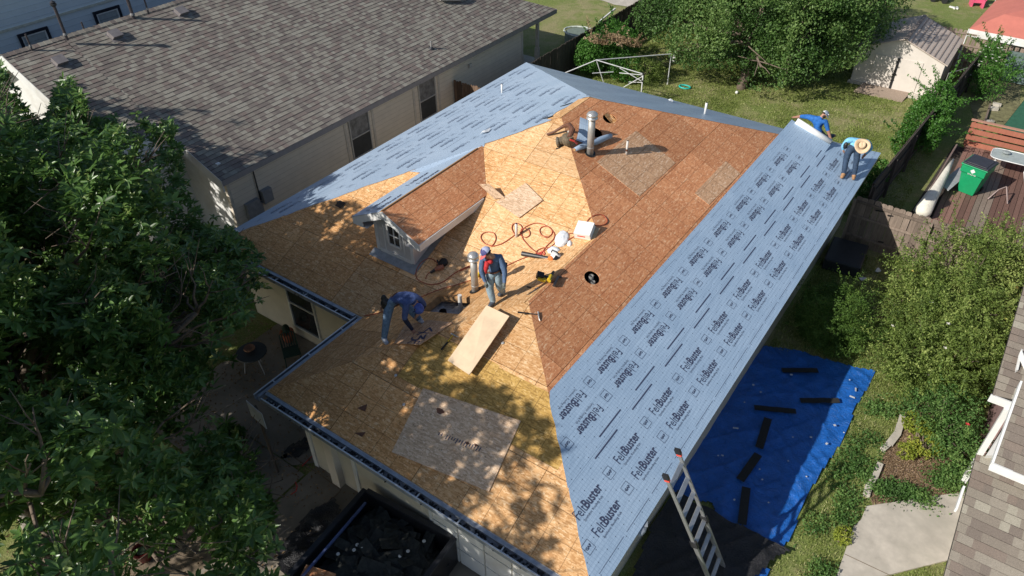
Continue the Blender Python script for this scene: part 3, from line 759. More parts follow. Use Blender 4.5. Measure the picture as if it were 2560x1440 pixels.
# ------------------------------------------------------------------ ground
def ground_mat():
    t = NT('lawn'); t.set(.9, 0, .2)
    co_ = t.n('TexCoord').outputs['Object']
    big = t.noise(co_, .25, 5, .6, .3); mid = t.noise(co_, 1.6, 5, .65); fine = t.noise(co_, 28, 4, .7)
    g = t.ramp(fine, [(.25, (.08, .12, .025)), (.5, (.18, .225, .06)), (.75, (.34, .36, .13))])
    dry = t.ramp(fine, [(.3, (.22, .19, .09)), (.7, (.44, .38, .22))])
    f = t.ramp(t.math('ADD', t.math('MULTIPLY', big, .6), t.math('MULTIPLY', mid, .5)), [(.5, 0.), (.66, 1.)])
    c = t.mix(t.math('MULTIPLY', f, .8), g, dry)
    t.base(c); t.bump(t.math('ADD', fine, mid), .8, .05)
    return t.m
LAWN = ground_mat()
def sheet(name, pts, z, mt, kind='structure', th=None, label=None):
    m = MB(); pts = [Vector((p[0], p[1], z)) for p in pts]
    if th: m.slab(pts, th, (0, 0, 1))
    else:
        ar = sum(pts[i].x*pts[(i+1) % len(pts)].y-pts[(i+1) % len(pts)].x*pts[i].y for i in range(len(pts)))
        m.add(pts if ar > 0 else pts[::-1], [tuple(range(len(pts)))])
    o = m.build(name, mt); o['kind'] = kind
    if label: o['label'] = label
    return o
sheet('ground', [(-300, -200), (300, -200), (300, 400), (-300, 400)], GZ, LAWN)
def outl(L, z=GZ, wob=0, n=1):
    out = []
    for i in range(len(L)):
        a = at(*L[i], z); b = at(*L[(i+1) % len(L)], z)
        for k in range(n):
            p = a.lerp(b, k/n); out.append((p.x+random.uniform(-wob, wob), p.y+random.uniform(-wob, wob)))
    return out
# bare earth, paths and slabs
DIRT = simple('bare_earth', (.20, .155, .11), .95, var=.35, scale=3, bump=.8, bscale=30, dirt=(.13, .10, .06))
MULCH = simple('mulch', (.26, .175, .12), .95, var=.5, scale=22, bump=1, bscale=60)
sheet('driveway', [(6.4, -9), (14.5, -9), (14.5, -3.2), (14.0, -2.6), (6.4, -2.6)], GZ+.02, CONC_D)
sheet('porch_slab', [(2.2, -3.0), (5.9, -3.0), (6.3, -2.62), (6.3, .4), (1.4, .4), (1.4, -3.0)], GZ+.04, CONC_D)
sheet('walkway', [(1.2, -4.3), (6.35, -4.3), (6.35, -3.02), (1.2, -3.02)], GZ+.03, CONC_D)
sheet('bare_ground', outl([(0, 1500), (330, 1080), (560, 1330), (720, 1500), (600, 1700), (0, 1800)], wob=.2, n=5), GZ+.008, DIRT)
sheet('bare_ground', [(-12, -12), (1.0, -12), (1.0, -2.6), (-1.4, 2.5), (-12, 2.5)], GZ+.006, DIRT)
sheet('shade_strip', [(15.75, 14.8), (16.6, 14.8), (16.75, 24.3), (16.2, 24.3)], GZ+.012, simple('soil_painted_shade', (.05, .04, .032), .95, var=.4, scale=5, bump=.6))  # near-black colour paints the shade between leaning fence and deck
sheet('side_passage', [(-2.9, 2.5), (.4, 2.5), (.4, 16.2), (-2.9, 16.2)], GZ+.012, DIRT)
sheet('flower_bed', outl([(2256, 1040), (2300, 1000), (2400, 1020), (2470, 1080), (2440, 1180), (2425, 1235), (2180, 1262), (2175, 1210), (2210, 1140), (2240, 1080)], wob=.03, n=3), GZ+.01, MULCH)
slab_pts = outl([(2412, 1232), (2165, 1268), (2152, 1300), (2134, 1318), (2078, 1475), (2380, 1400)])
sl_ = sheet('concrete_slab', slab_pts, GZ+.05, CONC, th=.08)
a, b = at(2112, 1385, GZ+.052), at(2250, 1450, GZ+.052)
m = MB(); m.bar(a, b, .015, .003); m.build('slab_joint', DIRT, sl_)
L = [(2256, 1040), (2250, 1062), (2243, 1085), (2222, 1112), (2206, 1125), (2200, 1160), (2186, 1195), (2172, 1215), (2165, 1240)]
P3 = [at(x, y, GZ+.05) for x, y in L]
be = thing('bed_edging', 'crooked concrete edging strip between the weedy lawn and the mulch bed', 'edging', P3[4])
for i in range(len(P3)-1):
    if i != 4: m = MB(); m.bar(P3[i], P3[i].lerp(P3[i+1], .985), random.uniform(.13, .18), .1); m.build('edging_block', CONC, be)

# ------------------------------------------------------------------ shingles
TONES = [lin((126, 120, 112)), lin((137, 132, 122)), lin((118, 110, 104)), lin((120, 109, 103)), lin((142, 138, 128)), lin((111, 103, 98)), lin((131, 125, 116))]
def shingle_mat(name, cols, k=1.):
    t = NT(name); t.set(.9, 0, .2); tc = t.n('TexCoord').outputs['Object']
    a = t.n('Attribute', attribute_name='tone').outputs['Fac']
    st = [(i/len(cols), tuple(v*k for v in c)) for i, c in enumerate(cols)]+[(.9985, (.012, .011, .011))]
    x = t.n('ValToRGB'); x.color_ramp.interpolation = 'CONSTANT'; e = x.color_ramp.elements
    while len(e) < len(st): e.new(.5)
    for i, (p, c) in enumerate(st): e[i].position = p; e[i].color = (*c, 1)
    t.l(a, x.inputs[0])
    n = t.ramp(t.noise(tc, 55, 3, .7), [(.3, .72), (.7, 1.22)]); n2 = t.ramp(t.noise(tc, .8, 4), [(.3, .9), (.7, 1.08)])
    c = t.mix(1., x.outputs[0], n, 'MULTIPLY'); c = t.mix(1., c, n2, 'MULTIPLY')
    t.base(c); t.bump(t.noise(tc, 80, 3), .5, .01); return t.m
SHG = shingle_mat('asphalt_shingle', TONES, 1.12)
SHG2 = shingle_mat('asphalt_shingle_warm', [lin((128, 119, 108)), lin((140, 132, 120)), lin((118, 108, 99)), lin((152, 146, 132)), lin((124, 112, 102)), lin((134, 126, 114))], 1.2)
def shingles(par, o, u, v, poly, mt, row=.178, tab=.33, nsep=300):
    """o origin, u along eave, v up slope, poly convex in (u,v); nearest tabs as parts, the rest one stuff part"""
    o = Vector(o); u = Vector(u).normalized(); v = Vector(v).normalized(); n = u.cross(v)
    lo = [min(p[i] for p in poly) for i in (0, 1)]; hi = [max(p[i] for p in poly) for i in (0, 1)]
    items = []
    for j in range(int((hi[1]-lo[1])/row)+1):
        x = lo[0]-random.uniform(0, tab)
        wob = 0
        while x < hi[0]:
            wd = random.choice((.15, .2, .24, .28, .33))*tab/.33
            r_ = [(x, lo[1]+j*row), (x+wd, lo[1]+j*row), (x+wd, lo[1]+(j+1)*row+.03), (x, lo[1]+(j+1)*row+.03)]
            q = clip(r_, poly)
            if q: items.append((q, lo[1]+j*row, random.choice((0., .005)), random.random()*.997))
            x += wd
    def tabmesh(mb, q, vb, ex, tone):
        pts = []
        for a, b in q: 
            t = (b-vb)/(row+.03); pts.append(o+u*a+v*b+n*(.015+ex-(.014+ex)*t*.9))
        k = len(q); base = [p-n*(.02+ex) for p in pts]
        low = [i for i in range(k) if abs(q[i][1]-vb) < 1e-6 and abs(q[(i+1) % k][1]-vb) < 1e-6]
        fs = [tuple(range(k))]; vs = pts
        for i in range(k):
            if q[i][1] < vb+1e-6 or q[(i+1) % k][1] < vb+1e-6: fs.append((i, i+k, (i+1) % k+k, (i+1) % k))
        mb.add(pts+base, fs, 0, tone)
        for z in range(len(fs)-1): mb.t[-1-z] = 1.
    c = [px(o+u*(q[0][0])+v*(q[0][1])) for q, *_ in items]
    dist = []
    for (q, vb, ex, tn), (X, Y) in zip(items, c):
        p = np.array(o+u*q[0][0]+v*q[0][1]); inside = 0 if (0 < X < 2560 and 0 < Y < 1440) else 1000
        dist.append(inside+np.linalg.norm(p-CAM))
    order = np.argsort(dist); rest = MB()
    for r_, i in enumerate(order):
        q, vb, ex, tn = items[i]
        if r_ < nsep and dist[i] < 1000:
            m = MB(); tabmesh(m, q, vb, ex, tn); m.build('shingle', mt, par)
        else: tabmesh(rest, q, vb, ex, tn)
    if rest.f: rest.build('shingle_field', mt, par, kind='stuff')
def plane_deck(mb, o, u, v, poly, dz=.02):
    o = Vector(o); u = Vector(u).normalized(); v = Vector(v).normalized(); n = u.cross(v)
    mb.slab([o+u*a+v*b-n*dz for a, b in poly], .06, n)

# ------------------------------------------------------------------ neighbour on the left
NX, NS = -2.66, .445; NRX = -10.0; NRZ = (NX-NRX)*NS; nk = math.sqrt(1+NS*NS); NY0, NYS, NY1 = .3, 2.3, 22.6
nb = thing('neighbour_house', 'long cream house with a grey-brown shingle roof beside the narrow passage', 'house', (-9, 12, GZ))
SLN = (NX-NRX)*nk
o = (NX, 0, 0); uu = (0, 1, 0); vv = (-1, 0, NS)
hy = NY1-(NX-NRX)
polyA = [(NYS, 0), (NY1, 0), (hy, SLN), (NYS, SLN)]
stepv = (NX+5.2)*nk
polyB = [(NY0, stepv), (NYS, stepv), (NYS, SLN), (NY0, SLN)]
m = MB(); plane_deck(m, o, uu, vv, [(NYS, 0), (NY1, 0), (hy, SLN), (NY0, SLN), (NY0, stepv), (NYS, stepv)] if False else polyA); plane_deck(m, o, uu, vv, polyB)
# far slope and hip
m.slab([(NRX, NY0, NRZ-.02), (NRX, hy, NRZ-.02), (2*NRX-NX, NY1, -.02), (2*NRX-NX, NY0, -.02)], .06, (-NS, 0, 1)); m.slab([(NRX, hy, NRZ-.02), (NX, NY1, -.02), (2*NRX-NX, NY1, -.02)], .06)
m.build('roof', simple('roof_deck_dark', (.06, .055, .05), .9), nb)
shingles(nb, o, uu, vv, polyA, SHG, tab=.29, nsep=260); shingles(nb, o, uu, vv, polyB, SHG, tab=.29, nsep=30)
m = MB()   # ridge caps
y = NY0
while y < hy:
    L = .2
    for s_ in (1, -1): m.slab([(NRX, y, NRZ+.045), (NRX, y+L+.03, NRZ+.03), (NRX+s_*.16, y+L+.03, NRZ+.03-.16*NS), (NRX+s_*.16, y, NRZ+.045-.16*NS)], .012, (0, 0, 1), 0, random.random()*.99)
    y += L
m.build('ridge_caps', SHG, nb, kind='stuff')
NWX = NX-.4
m = MB(); wallbox(m, NWX-.14, 2.62, NWX, 20.2, GZ, -.16); m.build('wall', SIDING, nb)
m = MB(); wallbox(m, -5.2, 2.62, NWX-.14, 2.76, GZ, .3); wallbox(m, -5.34, .7, -5.2, 2.76, GZ, .9); wallbox(m, 2*NRX-NX+.4, .7, -5.34, .84, GZ, 0)
m.slab([(-5.2, .7, .9), (NRX, .7, NRZ-.15), (2*NRX-NX+.4, .7, 0), (-5.2, .7, 0)], .14, (0, -1, 0)); m.build('gable_wall', WHITE, nb)
m = MB(); wallbox(m, 2*NRX-NX+.4, 20.1, NWX-.14, 20.2, GZ, -.16); wallbox(m, 2*NRX-NX+.4, .84, 2*NRX-NX+.5, 20.1, GZ, -.16); m.build('wall', SIDING, nb)
# laps
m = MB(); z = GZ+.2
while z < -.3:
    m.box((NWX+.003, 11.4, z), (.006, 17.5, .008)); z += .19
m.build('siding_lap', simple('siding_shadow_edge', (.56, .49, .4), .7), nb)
for y in (2.68, 20.12, 8.12, 9.62, 12.08, 13.7): m = MB(); m.box((NWX+.012, y, (GZ-.2)/2), (.024, .11, -GZ-.2)); m.build('trim_board', simple('cream_trim', (.62, .57, .5), .6), nb)
m = MB(); m.bar((NX+.0, NYS, -.1), (NX, NY1, -.1), .03, .2); m.bar((NX-.2, NY1-.2, -.19), (NX-.2, NYS, -.19), .4, .012); m.bar((NX, NY1, -.1), (NX-14, NY1, -.1), .03, .2); m.build('fascia', simple('taupe_fascia', (.30, .27, .26), .6, var=.1), nb)
m = MB(); dn = Vector((0, 0, -1))
for a, b in ((Vector((NRX, NY0-.02, NRZ)), Vector((-5.2, NY0-.02, (NX+5.2)*NS))), (Vector((-5.2, NYS-.02, (NX+5.2)*NS)), Vector((NX, NYS-.02, 0))), (Vector((NRX, NY0-.02, NRZ)), Vector((2*NRX-NX, NY0-.02, 0)))):
    m.slab([a, b, b+dn*.42, a+dn*.42], .04, (0, -1, 0))
m.bar((-5.2, NY0, (NX+5.2)*NS-.12), (-5.2, NYS, (NX+5.2)*NS-.12), .03, .2)
m.build('fascia', WHITE, nb)
SCREEN = simple('insect_screen', (.055, .058, .06), .7, var=.2, scale=3)
CURT = simple('curtain_behind_glass', (.20, .20, .20), .5, var=.55, scale=5)
for yc in (8.85, 12.92):
    wo = window(nb, (NWX, yc, -1.22), 1.1, 1.75, (1, 0, 0), simple('window_frame_grey', (.5, .48, .45), .5))
    ps = [c for c in wo.children]
    if ps: ps[-1].data.materials[0] = CURT; ps[0].data.materials[0] = SCREEN
# patio roof posts of the neighbour
for (x, y) in ((-3.25, 21.75), (-3.25, 20.3)):
    m = MB(); m.box((x, y, (GZ-.2)/2), (.14, .14, -GZ-.2)); m.box((x, y, GZ+.5), (.2, .2, 1.0)); m.build('porch_post', simple('cream_trim', (.62, .57, .5)), nb)
sheet('patio', [(-9, 20.2), (-2.9, 20.2), (-2.9, 22.6), (-9, 22.6)], GZ+.05, CONC)
# electric boxes and conduit
m = MB(); m.box((NWX+.08, 3.35, -1.85), (.16, .55, .85)); m.box((NWX+.09, 4.0, -1.5), (.18, .4, .5)); m.box((NWX+.02, 3.72, -1.9), (.1, .1, .5))
m.build('meter_box', simple('meter_grey', (.27, .28, .3), .5), nb)
m = MB(); m.tube([(NWX+.04, 3.75, -1.6), (NWX+.04, 3.75, -.2)], .022, 8); m.build('conduit', DARK, nb)
m = MB(); m.box((NWX+.05, 15.9, -.75), (.1, .2, .15)); m.build('wall_light', simple('cream_trim', (.62, .57, .5)), nb)
# roof vents (turtle vents) and stacks
def turtle(x, y, label):
    p = Vector(hit(x, y, (NS, 0, 1), NX*NS)); n = Vector((NS, 0, 1)).normalized(); v = Vector((-1, 0, NS)).normalized(); u = Vector((0, 1, 0))
    m = MB(); w0, h0, t = .19, .2, .17
    top = [p+u*a*w0+v*b*h0+n*t for a, b in ((-1, -.9), (1, -.9), (1, 1), (-1, 1))]; bot = [p+u*a*w0*1.05+v*b*h0*1.05+n*.01 for a, b in ((-1, -.5), (1, -.5), (1, 1), (-1, 1))]
    m.add(top+bot, [(0, 1, 2, 3), (0, 4, 5, 1), (1, 5, 6, 2), (2, 6, 7, 3), (3, 7, 4, 0)]); m.box(p+n*.012, (.5, .5, .012), 0, Matrix(((v.x, u.x, n.x), (v.y, u.y, n.y), (v.z, u.z, n.z))))
    tag(m.build('roof_vent', simple('vent_paint', (.22, .2, .2), .5, metal=.2)), label, 'roof vent', 'box vents on the shingle roof')
for (x, y, l) in ((152, 158, 'grey box vent on the shingle roof, nearest the big tree'), (290, 92, 'middle of the three grey box vents on the shingle roof'), (455, 34, 'grey box vent on the shingle roof, highest in the picture')): turtle(x, y, l)
def nstack(x, y, h, r, cap, label):
    p = Vector((NRX-.2, 0, 0)); hh = hit(x, y, (-NS, 0, 1), NRZ-NS*NRX); p = Vector(hh)
    root = thing('vent_stack', label, 'vent pipe', p, 'pipes along the shingled ridge')
    m = MB(); m.tube([p-Vector((0, 0, .2)), p+Vector((0, 0, h))], r, 10); m.build('pipe', simple('painted_pipe', (.07, .06, .065), .5, metal=.2), root)
    m = MB(); m.lathe([(r*1.5, -.03), (r*1.4, .02), (r*1.05, .05)], p, 10); m.build('boot', simple('dull_lead', (.2, .2, .2), .6), root)
    if cap: m = MB(); m.lathe([(r*1.1, h-.02), (r*2, h+.02), (r*2, h+.08), (r*1.2, h+.1), (r*1.9, h+.12), (r*.4, h+.17)], p, 10); m.build('cap', DARK, root)
nstack(163, 86, .95, .05, True, 'tall dark capped vent stack behind the shingled ridge')
nstack(331, 36, .9, .06, False, 'thick dark flue behind the shingled ridge, cut by the top of the frame')
nstack(211, 76, .3, .03, False, 'short dark pipe on the ridge between two taller stacks')
nstack(76, 115, .4, .03, False, 'short dark pipe in front of the black-framed window')
nstack(368, 22, .5, .03, False, 'thin dark pipe on the ridge right of the thick flue')
p = Vector(hit(1078, 122, (NS, 0, 1), NX*NS)); root = thing('vent_stack', 'thin pale pipe standing alone low on the grey shingle roof', 'vent pipe', p)
m = MB(); m.tube([p, p+Vector((0, 0, .32))], .035, 10); m.build('pipe', GALV, root); m = MB(); m.lathe([(.13, 0), (.12, .02), (.05, .09)], p, 12, 0, (NS, 0, 1)); m.build('boot', DARK, root)
m = MB(); q = [Vector(hit(x, y, (NS, 0, 1), NX*NS)) for x, y in ((1085, -2), (1165, -2), (1150, 8), (1100, 8))]
m.slab([a+Vector((NS, 0, 1)).normalized()*.12 for a in q], .11); tag(m.build('roof_vent', GALV), 'long low pale vent at the top edge of the photo on the shingle roof', 'roof vent')

# ------------------------------------------------------------------ blue-grey house at the far left
bh = thing('blue_house', 'pale blue-grey two-storey house with black-trimmed windows behind the shingle roof', 'house', (-16.6, 6, GZ))
BLUE = simple('blue_siding', (.66, .73, .78), .7, var=.05, scale=2)
m = MB(); m.box((-17.5, 4.5, 2.2), (3, 23, 10)); m.build('wall', BLUE, bh)
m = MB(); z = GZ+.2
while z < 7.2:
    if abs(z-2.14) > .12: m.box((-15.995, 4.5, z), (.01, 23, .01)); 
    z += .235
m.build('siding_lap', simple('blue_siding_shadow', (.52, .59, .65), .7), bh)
m = MB(); m.box((-15.98, 4.5, 2.17), (.05, 23, .09)); m.build('belt_trim', simple('taupe_trim', (.58, .58, .50), .7), bh)
BLK = simple('black_trim', (.018, .02, .03), .5)
for yc in (3.82, 7.04):
    f = MB(); zc = 1.15; hw, hh = .56, .7
    for s_ in (-1, 1): f.box((-15.96, yc+s_*hw, zc), (.06, .11, 2*hh+.11)); f.box((-15.96, yc, zc+s_*hh), (.06, 2*hw-.11, .11))
    wo = f.build('window', BLK, bh); f = MB()
    for s_ in (-1, 1): f.box((-15.97, yc+s_*(hw-.09), zc), (.05, .05, 2*hh-.11)); f.box((-15.97, yc, zc+s_*(hh-.09)), (.05, 2*hw-.25, .05))
    f.build('frame', WHITE, wo); f = MB(); f.box((-15.985, yc, zc), (.02, 2*hw-.2, 2*hh-.2)); f.build('pane', simple('dull_glass', (.4, .43, .43), .3, var=.1), wo)
    f = MB()
    for q in (.1, .35): f.box((-15.972, yc, zc+q), (.012, 2*hw-.24, .02))
    f.build('blind_slats', simple('dull_slat', (.28, .3, .31), .4), wo)

# ------------------------------------------------------------------ neighbour on the right
rh = thing('neighbour_house', 'grey-shingled house with bright white fascias along the right edge', 'house', (24, 4, GZ))
MAUVE = simple('mauve_brick', (.30, .19, .18), .8, var=.15, scale=8)
def ypl(k, y0, z0): return (0, -k, 1), z0-k*y0        # plane z = z0 + k (y-y0)
def yroof(k, y0, z0, pix, nsep, name='roof'):
    n, c = ypl(k, y0, z0); kk = math.sqrt(1+k*k); pts = [Vector(hit(x, y, n, c)) if x is not None else None for x, y in pix]
    o = Vector((0, y0, z0)); U = Vector((1, 0, 0)); V = Vector((0, 1, k))/kk
    q = [((p-o).dot(U), (p-o).dot(V)) for p in pts]
    ar = sum(q[i][0]*q[(i+1) % len(q)][1]-q[(i+1) % len(q)][0]*q[i][1] for i in range(len(q)))
    if ar < 0: q = q[::-1]
    m = MB(); plane_deck(m, o, U, V, q); m.build(name, simple('roof_deck_dark', (.06, .055, .05)), rh)
    shingles(rh, o, U, V, q, SHG2, row=.2, tab=.36, nsep=nsep)
    return pts
r3 = yroof(.30, 4.0, 0, [(2441, 1136), (2352, 1470), (2800, 1640), (2800, 1230)], 130)
r1 = yroof(.30, 6.05, 0, [(2481, 988), (2600, 1014), (2900, 760), (2582, 640)], 90)
r2 = yroof(.36, 3.4, .5, [(2484, 1160), (2800, 1285), (2800, 900), (2556, 955)], 80)
def fasc(pts, h, nm='fascia', mt=WHITE, nrm=(0, -1, 0), lab=None):
    m = MB(); a, b = Vector(pts[0]), Vector(pts[1]); n = Vector(nrm)*.02
    m.slab([a+n, b+n, b+n-Vector((0, 0, h)), a+n-Vector((0, 0, h))], .04, nrm); m.build(nm, mt, rh)
fasc((r1[0]+Vector((-.03, 0, .01)), r1[0]+Vector((.62, 0, .01))), .2)
fasc((r2[0]+Vector((-.03, 0, .02)), r2[0]+Vector((4, 0, .02))), .2)
fasc((r2[0]+Vector((-.02, 0, .02)), r2[3]+Vector((-.02, .0, .02))), .15, nrm=(-1, 0, 0))
d_ = (r2[3]-r2[0]).normalized()
m = MB(); a = at(2465, 1138, .1); b = at(2523, 1048, .35); c = at(2523, 1048, .35)+Vector((.1, .1, -.02)); e = at(2487, 1139, .1)
m.slab([a, e, c, b], .2, (0, 0, 1)); m.build('fascia', WHITE, rh)
fasc((r3[0]+Vector((-.02, -.75, -.22)), r3[0]+Vector((-.02, -1.25, -.37))), .12, nrm=(-1, 0, 0))
m = MB(); a = at(2541, 925, .3); b = at(2553, 874, .55); c = at(2566, 955, .45)
m.slab([a, b, b-Vector((0, .12, .12)), a-Vector((0, .0, .12))], .05, (-.7, -.7, 0)); m.slab([b, c+Vector((.1, .2, 0)), c+Vector((.1, .1, -.1)), b-Vector((0, .1, .12))], .05, (0, -1, 0)); m.build('fascia', WHITE, rh)
m = MB(); wallbox(m, 19.86, 0.3, 24, 3.6, GZ, -1.35); m.build('wall', SIDING, rh)
m = MB(); wallbox(m, 19.84, -2.0, 20.2, 5.0, GZ, GZ+.35); m.build('foundation', CONC, rh)
m = MB(); wallbox(m, 19.8, 6.5, 24, 17, GZ, -.1); wallbox(m, 20.6, 3.6, 24, 6.5, GZ, .1); m.build('wall', MAUVE, rh)
m = MB(); wallbox(m, 19.75, 3.6, 20.6, 6.5, GZ, GZ+.12); m.build('porch_floor', CONC, rh)
m = MB(); p = at(2478, 1062, -1.6); m.box((19.66, 5.95, -1.5), (.12, .12, 2.6)); m.build('porch_post', WHITE, rh)

# ------------------------------------------------------------------ fences
def wood(name, c, var=.35):
    t = NT(name); t.set(.85, 0, .2); tc = t.n('TexCoord').outputs['Object']; oi = t.n('ObjectInfo').outputs['Random']
    mp = t.n('Mapping'); mp.inputs['Scale'].default_value = (14, 14, 1.2); t.l(tc, mp.inputs['Vector'])
    add = t.n('VectorMath', operation='ADD'); t.l(mp.outputs[0], add.inputs[0]); k = t.n('CombineXYZ'); t.l(t.math('MULTIPLY', oi, 40.), k.inputs[2]); t.l(k.outputs[0], add.inputs[1])
    n = t.noise(add.outputs[0], 1.5, 4, .7, .5)
    cc = t.ramp(n, [(.25, tuple(v*(1-var) for v in c)), (.75, tuple(min(1, v*(1+var)) for v in c))])
    h = t.n('HueSaturation'); t.l(cc, h.inputs['Color']); t.l(t.math('ADD', t.math('MULTIPLY', oi, .6), .7), h.inputs['Value']); t.base(h.outputs[0])
    t.bump(n, .5, .01); return t.m
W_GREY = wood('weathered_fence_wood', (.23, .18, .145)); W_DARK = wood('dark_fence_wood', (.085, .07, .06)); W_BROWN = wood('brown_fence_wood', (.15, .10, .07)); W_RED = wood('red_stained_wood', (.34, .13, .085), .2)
W_DECK = wood('red_brown_decking', (.21, .12, .095), .3)
def picket_mesh(wd, h, mt, th=.018, dog=.035):
    m = MB(); x = wd/2; m.slab([(-x, 0, 0), (x, 0, 0), (x, 0, h-dog), (x-dog, 0, h), (-x+dog, 0, h), (-x, 0, h-dog)], th, (0, -1, 0))
    o = m.build('picket_proto', mt); me = o.data; bpy.data.objects.remove(o); return me
def fence(label, a, b, h, wd, mt, name='fence', gap=.012, skip=None, z0=GZ, rails=(.35, 1.1, 1.65), side=1, posts=2.4, lean=.0, thinparts=True):
    a = Vector((*a, z0)); b = Vector((*b, z0)); d = (b-a).normalized(); L = (b-a).length; nrm = Vector((-d.y, d.x, 0))*side; ang = math.atan2(d.y, d.x)
    root = thing(name, label, 'fence', (a+b)/2); me = picket_mesh(wd, h, mt); n = int(L/(wd+gap))
    for k in range(n):
        p = a+d*((k+.5)*(wd+gap))
        if skip and skip(p): continue
        mw = Matrix.Translation(p+nrm*.0+Vector((0, 0, random.uniform(-.025, .025)))) @ Matrix.Rotation(ang, 4, 'Z') @ Matrix.Rotation(random.uniform(-.008, .008)+lean, 4, 'Y')
        inst(me, 'picket', mw, root)
    for r_ in rails:
        m = MB(); m.bar(a+nrm*.035+Vector((0, 0, r_)), b+nrm*.035+Vector((0, 0, r_)), .04, .085); m.build('rail', mt, root)
    k = 0.
    while k <= L:
        m = MB(); p = a+d*k+nrm*.09; m.box(p+Vector((0, 0, h*.47)), (.09, .09, h*.94), 0, ang); m.build('post', mt, root); k += posts
    return root
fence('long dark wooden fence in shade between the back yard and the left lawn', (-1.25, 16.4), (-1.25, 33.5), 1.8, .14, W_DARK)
fence('short weathered fence panel closing the passage between the two houses', (-2.95, 14.6), (.3, 14.6), 1.85, .14, W_BROWN)
fence('grey picket fence along the back of the yards behind the shed', (-1.2, 33.6), (24, 33.6), 1.8, .17, W_GREY, gap=.07, side=-1)
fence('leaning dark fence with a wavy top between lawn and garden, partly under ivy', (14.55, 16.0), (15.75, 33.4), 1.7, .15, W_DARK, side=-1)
gt = fence('weathered dog-eared wooden gate fence, half shaded, next to the side of the house', (14.35, 14.62), (19.6, 14.35), 1.83, .185, W_GREY, gap=.012, side=-1)
m = MB()
for (x, z) in ((15.6, .45), (15.6, 1.5), (15.2, 1.55)): m.box((x, 14.56, GZ+z), (.34, .02, .04), 0, .3)
m.build('hinge', BLACK, gt)
# ------------------------------------------------------------------ shed
shed = thing('garden_shed', 'cream metal-sided shed with double doors and a weathered shingle roof under the big tree', 'shed', (12.6, 30.2, GZ))
SHW_ = simple('shed_siding', (.66, .60, .54), .6, var=.06, scale=2)
sx0, sx1, sy0, sy1 = 10.75, 14.52, 28.5, 32.2; zh = GZ+.16; ze = -1.02; zr = -.28; xm = (sx0+sx1)/2
m = MB(); m.slab([(sx0, sy0, zh), (sx1, sy0, zh), (sx1, sy0, ze), (xm, sy0, zr), (sx0, sy0, ze)], sy1-sy0, (0, -1, 0)); m.build('wall', SHW_, shed)
m = MB()
for a, b in ((xm, sx1), (xm, sx0)):
    s_ = 1 if b > a else -1
    q = [(a, sy0-.12, zr+.03), (b+s_*.12, sy0-.12, ze-.03), (b+s_*.12, sy1+.1, ze-.03), (a, sy1+.1, zr+.03)]
    m.slab(q, .04)
m.build('roof', wood('shed_roof_boards', (.42, .35, .30)), shed)
STRP = simple('shed_roof_course', (.27, .22, .19), .9, var=.4, scale=6)
for s_, b in ((1, sx1+.12), (-1, sx0-.12)):
    m = MB()
    for k in range(1, 9):
        t = k/9; x = xm+(b-xm)*t; z = zr+.035+(ze-.03-zr-.03)*t
        m.bar((x, sy0-.11, z+.008), (x, sy1+.09, z+.008), .05, .016)
    m.build('shingle_courses', STRP, shed)
m = MB(); m.bar((xm, sy0-.13, zr+.05), (xm, sy1+.1, zr+.05), .16, .03); m.build('ridge_cap', STRP, shed)
for i, (a, b) in enumerate(((11.55, 12.55), (12.63, 13.65))):
    m = MB(); m.box(((a+b)/2, sy0-.02, -1.95), (b-a, .03, 1.55)); o = m.build('door', SHW_, shed)
m = MB(); m.box((12.59, sy0-.035, -1.93), (.11, .04, 1.52)); m.build('door_gap', BLACK, shed)
m = MB(); m.box((12.59, sy0-.05, -1.95), (.2, .03, .06)); m.build('latch', BLACK, shed)
m = MB(); m.slab([(11.4, sy0-.02, zh), (13.5, sy0-.02, zh), (13.4, sy0-1.0, GZ+.03), (11.2, sy0-1.0, GZ+.03)], .04, (0, 0, 1)); tag(m.build('ramp', wood('ramp_wood', (.36, .28, .22))), 'pale wooden ramp leading up to the shed doors', 'ramp')
m = MB(); m.box((12.6, sy0-.02, GZ+.08), (3.9, .1, .14)); m.box((14.0, sy0-.15, GZ+.06), (1.1, .3, .1)); m.build('skid', simple('pale_block', (.5, .46, .4)), shed)
# pole frame beside the shed
m = MB(); z = Vector((0, 0, 1)); q = [Vector((14.75, 28.9, GZ)), Vector((15.5, 30.3, GZ)), Vector((15.5, 32.6, GZ))]
m.tube([q[0], q[0]+z*1.25], .02, 6); m.tube([q[0]+z*1.25, q[1]+z*1.25], .02, 6); m.tube([q[1]+z*1.25, q[1]], .02, 6); m.tube([q[0]+z*.3, q[1]+z*.3], .015, 6)
tag(m.build('pipe_frame', GALV), 'thin grey pipe frame in the dark gap between shed and fence', 'frame')
# ------------------------------------------------------------------ vegetation
def leafmat(name, lo, mid, hi, rough=.45, spec=.5, trans=.25):
    t = NT(name); t.set(rough, 0, spec); a = t.n('Attribute', attribute_name='tone').outputs['Fac']
    t.base(t.ramp(a, [(0, lo), (.5, mid), (.92, hi), (1, hi)]))
    t.b.inputs['Subsurface Weight'].default_value = 0
    tr = t.n('BsdfTranslucent'); t.l(t.ramp(a, [(0, lo), (.6, tuple(min(1, v*1.6) for v in mid)), (1, tuple(min(1, v*1.5) for v in hi))]), tr.inputs[0])
    mx = t.n('MixShader'); mx.inputs[0].default_value = trans; out = t.t.nodes['Material Output']
    t.l(t.b.outputs[0], mx.inputs[1]); t.l(tr.outputs[0], mx.inputs[2]); t.l(mx.outputs[0], out.inputs[0]); return t.m
LF_BIG = leafmat('big_glossy_leaves', (.05, .10, .026), (.12, .23, .055), (.32, .40, .13), .34, .5, .3)
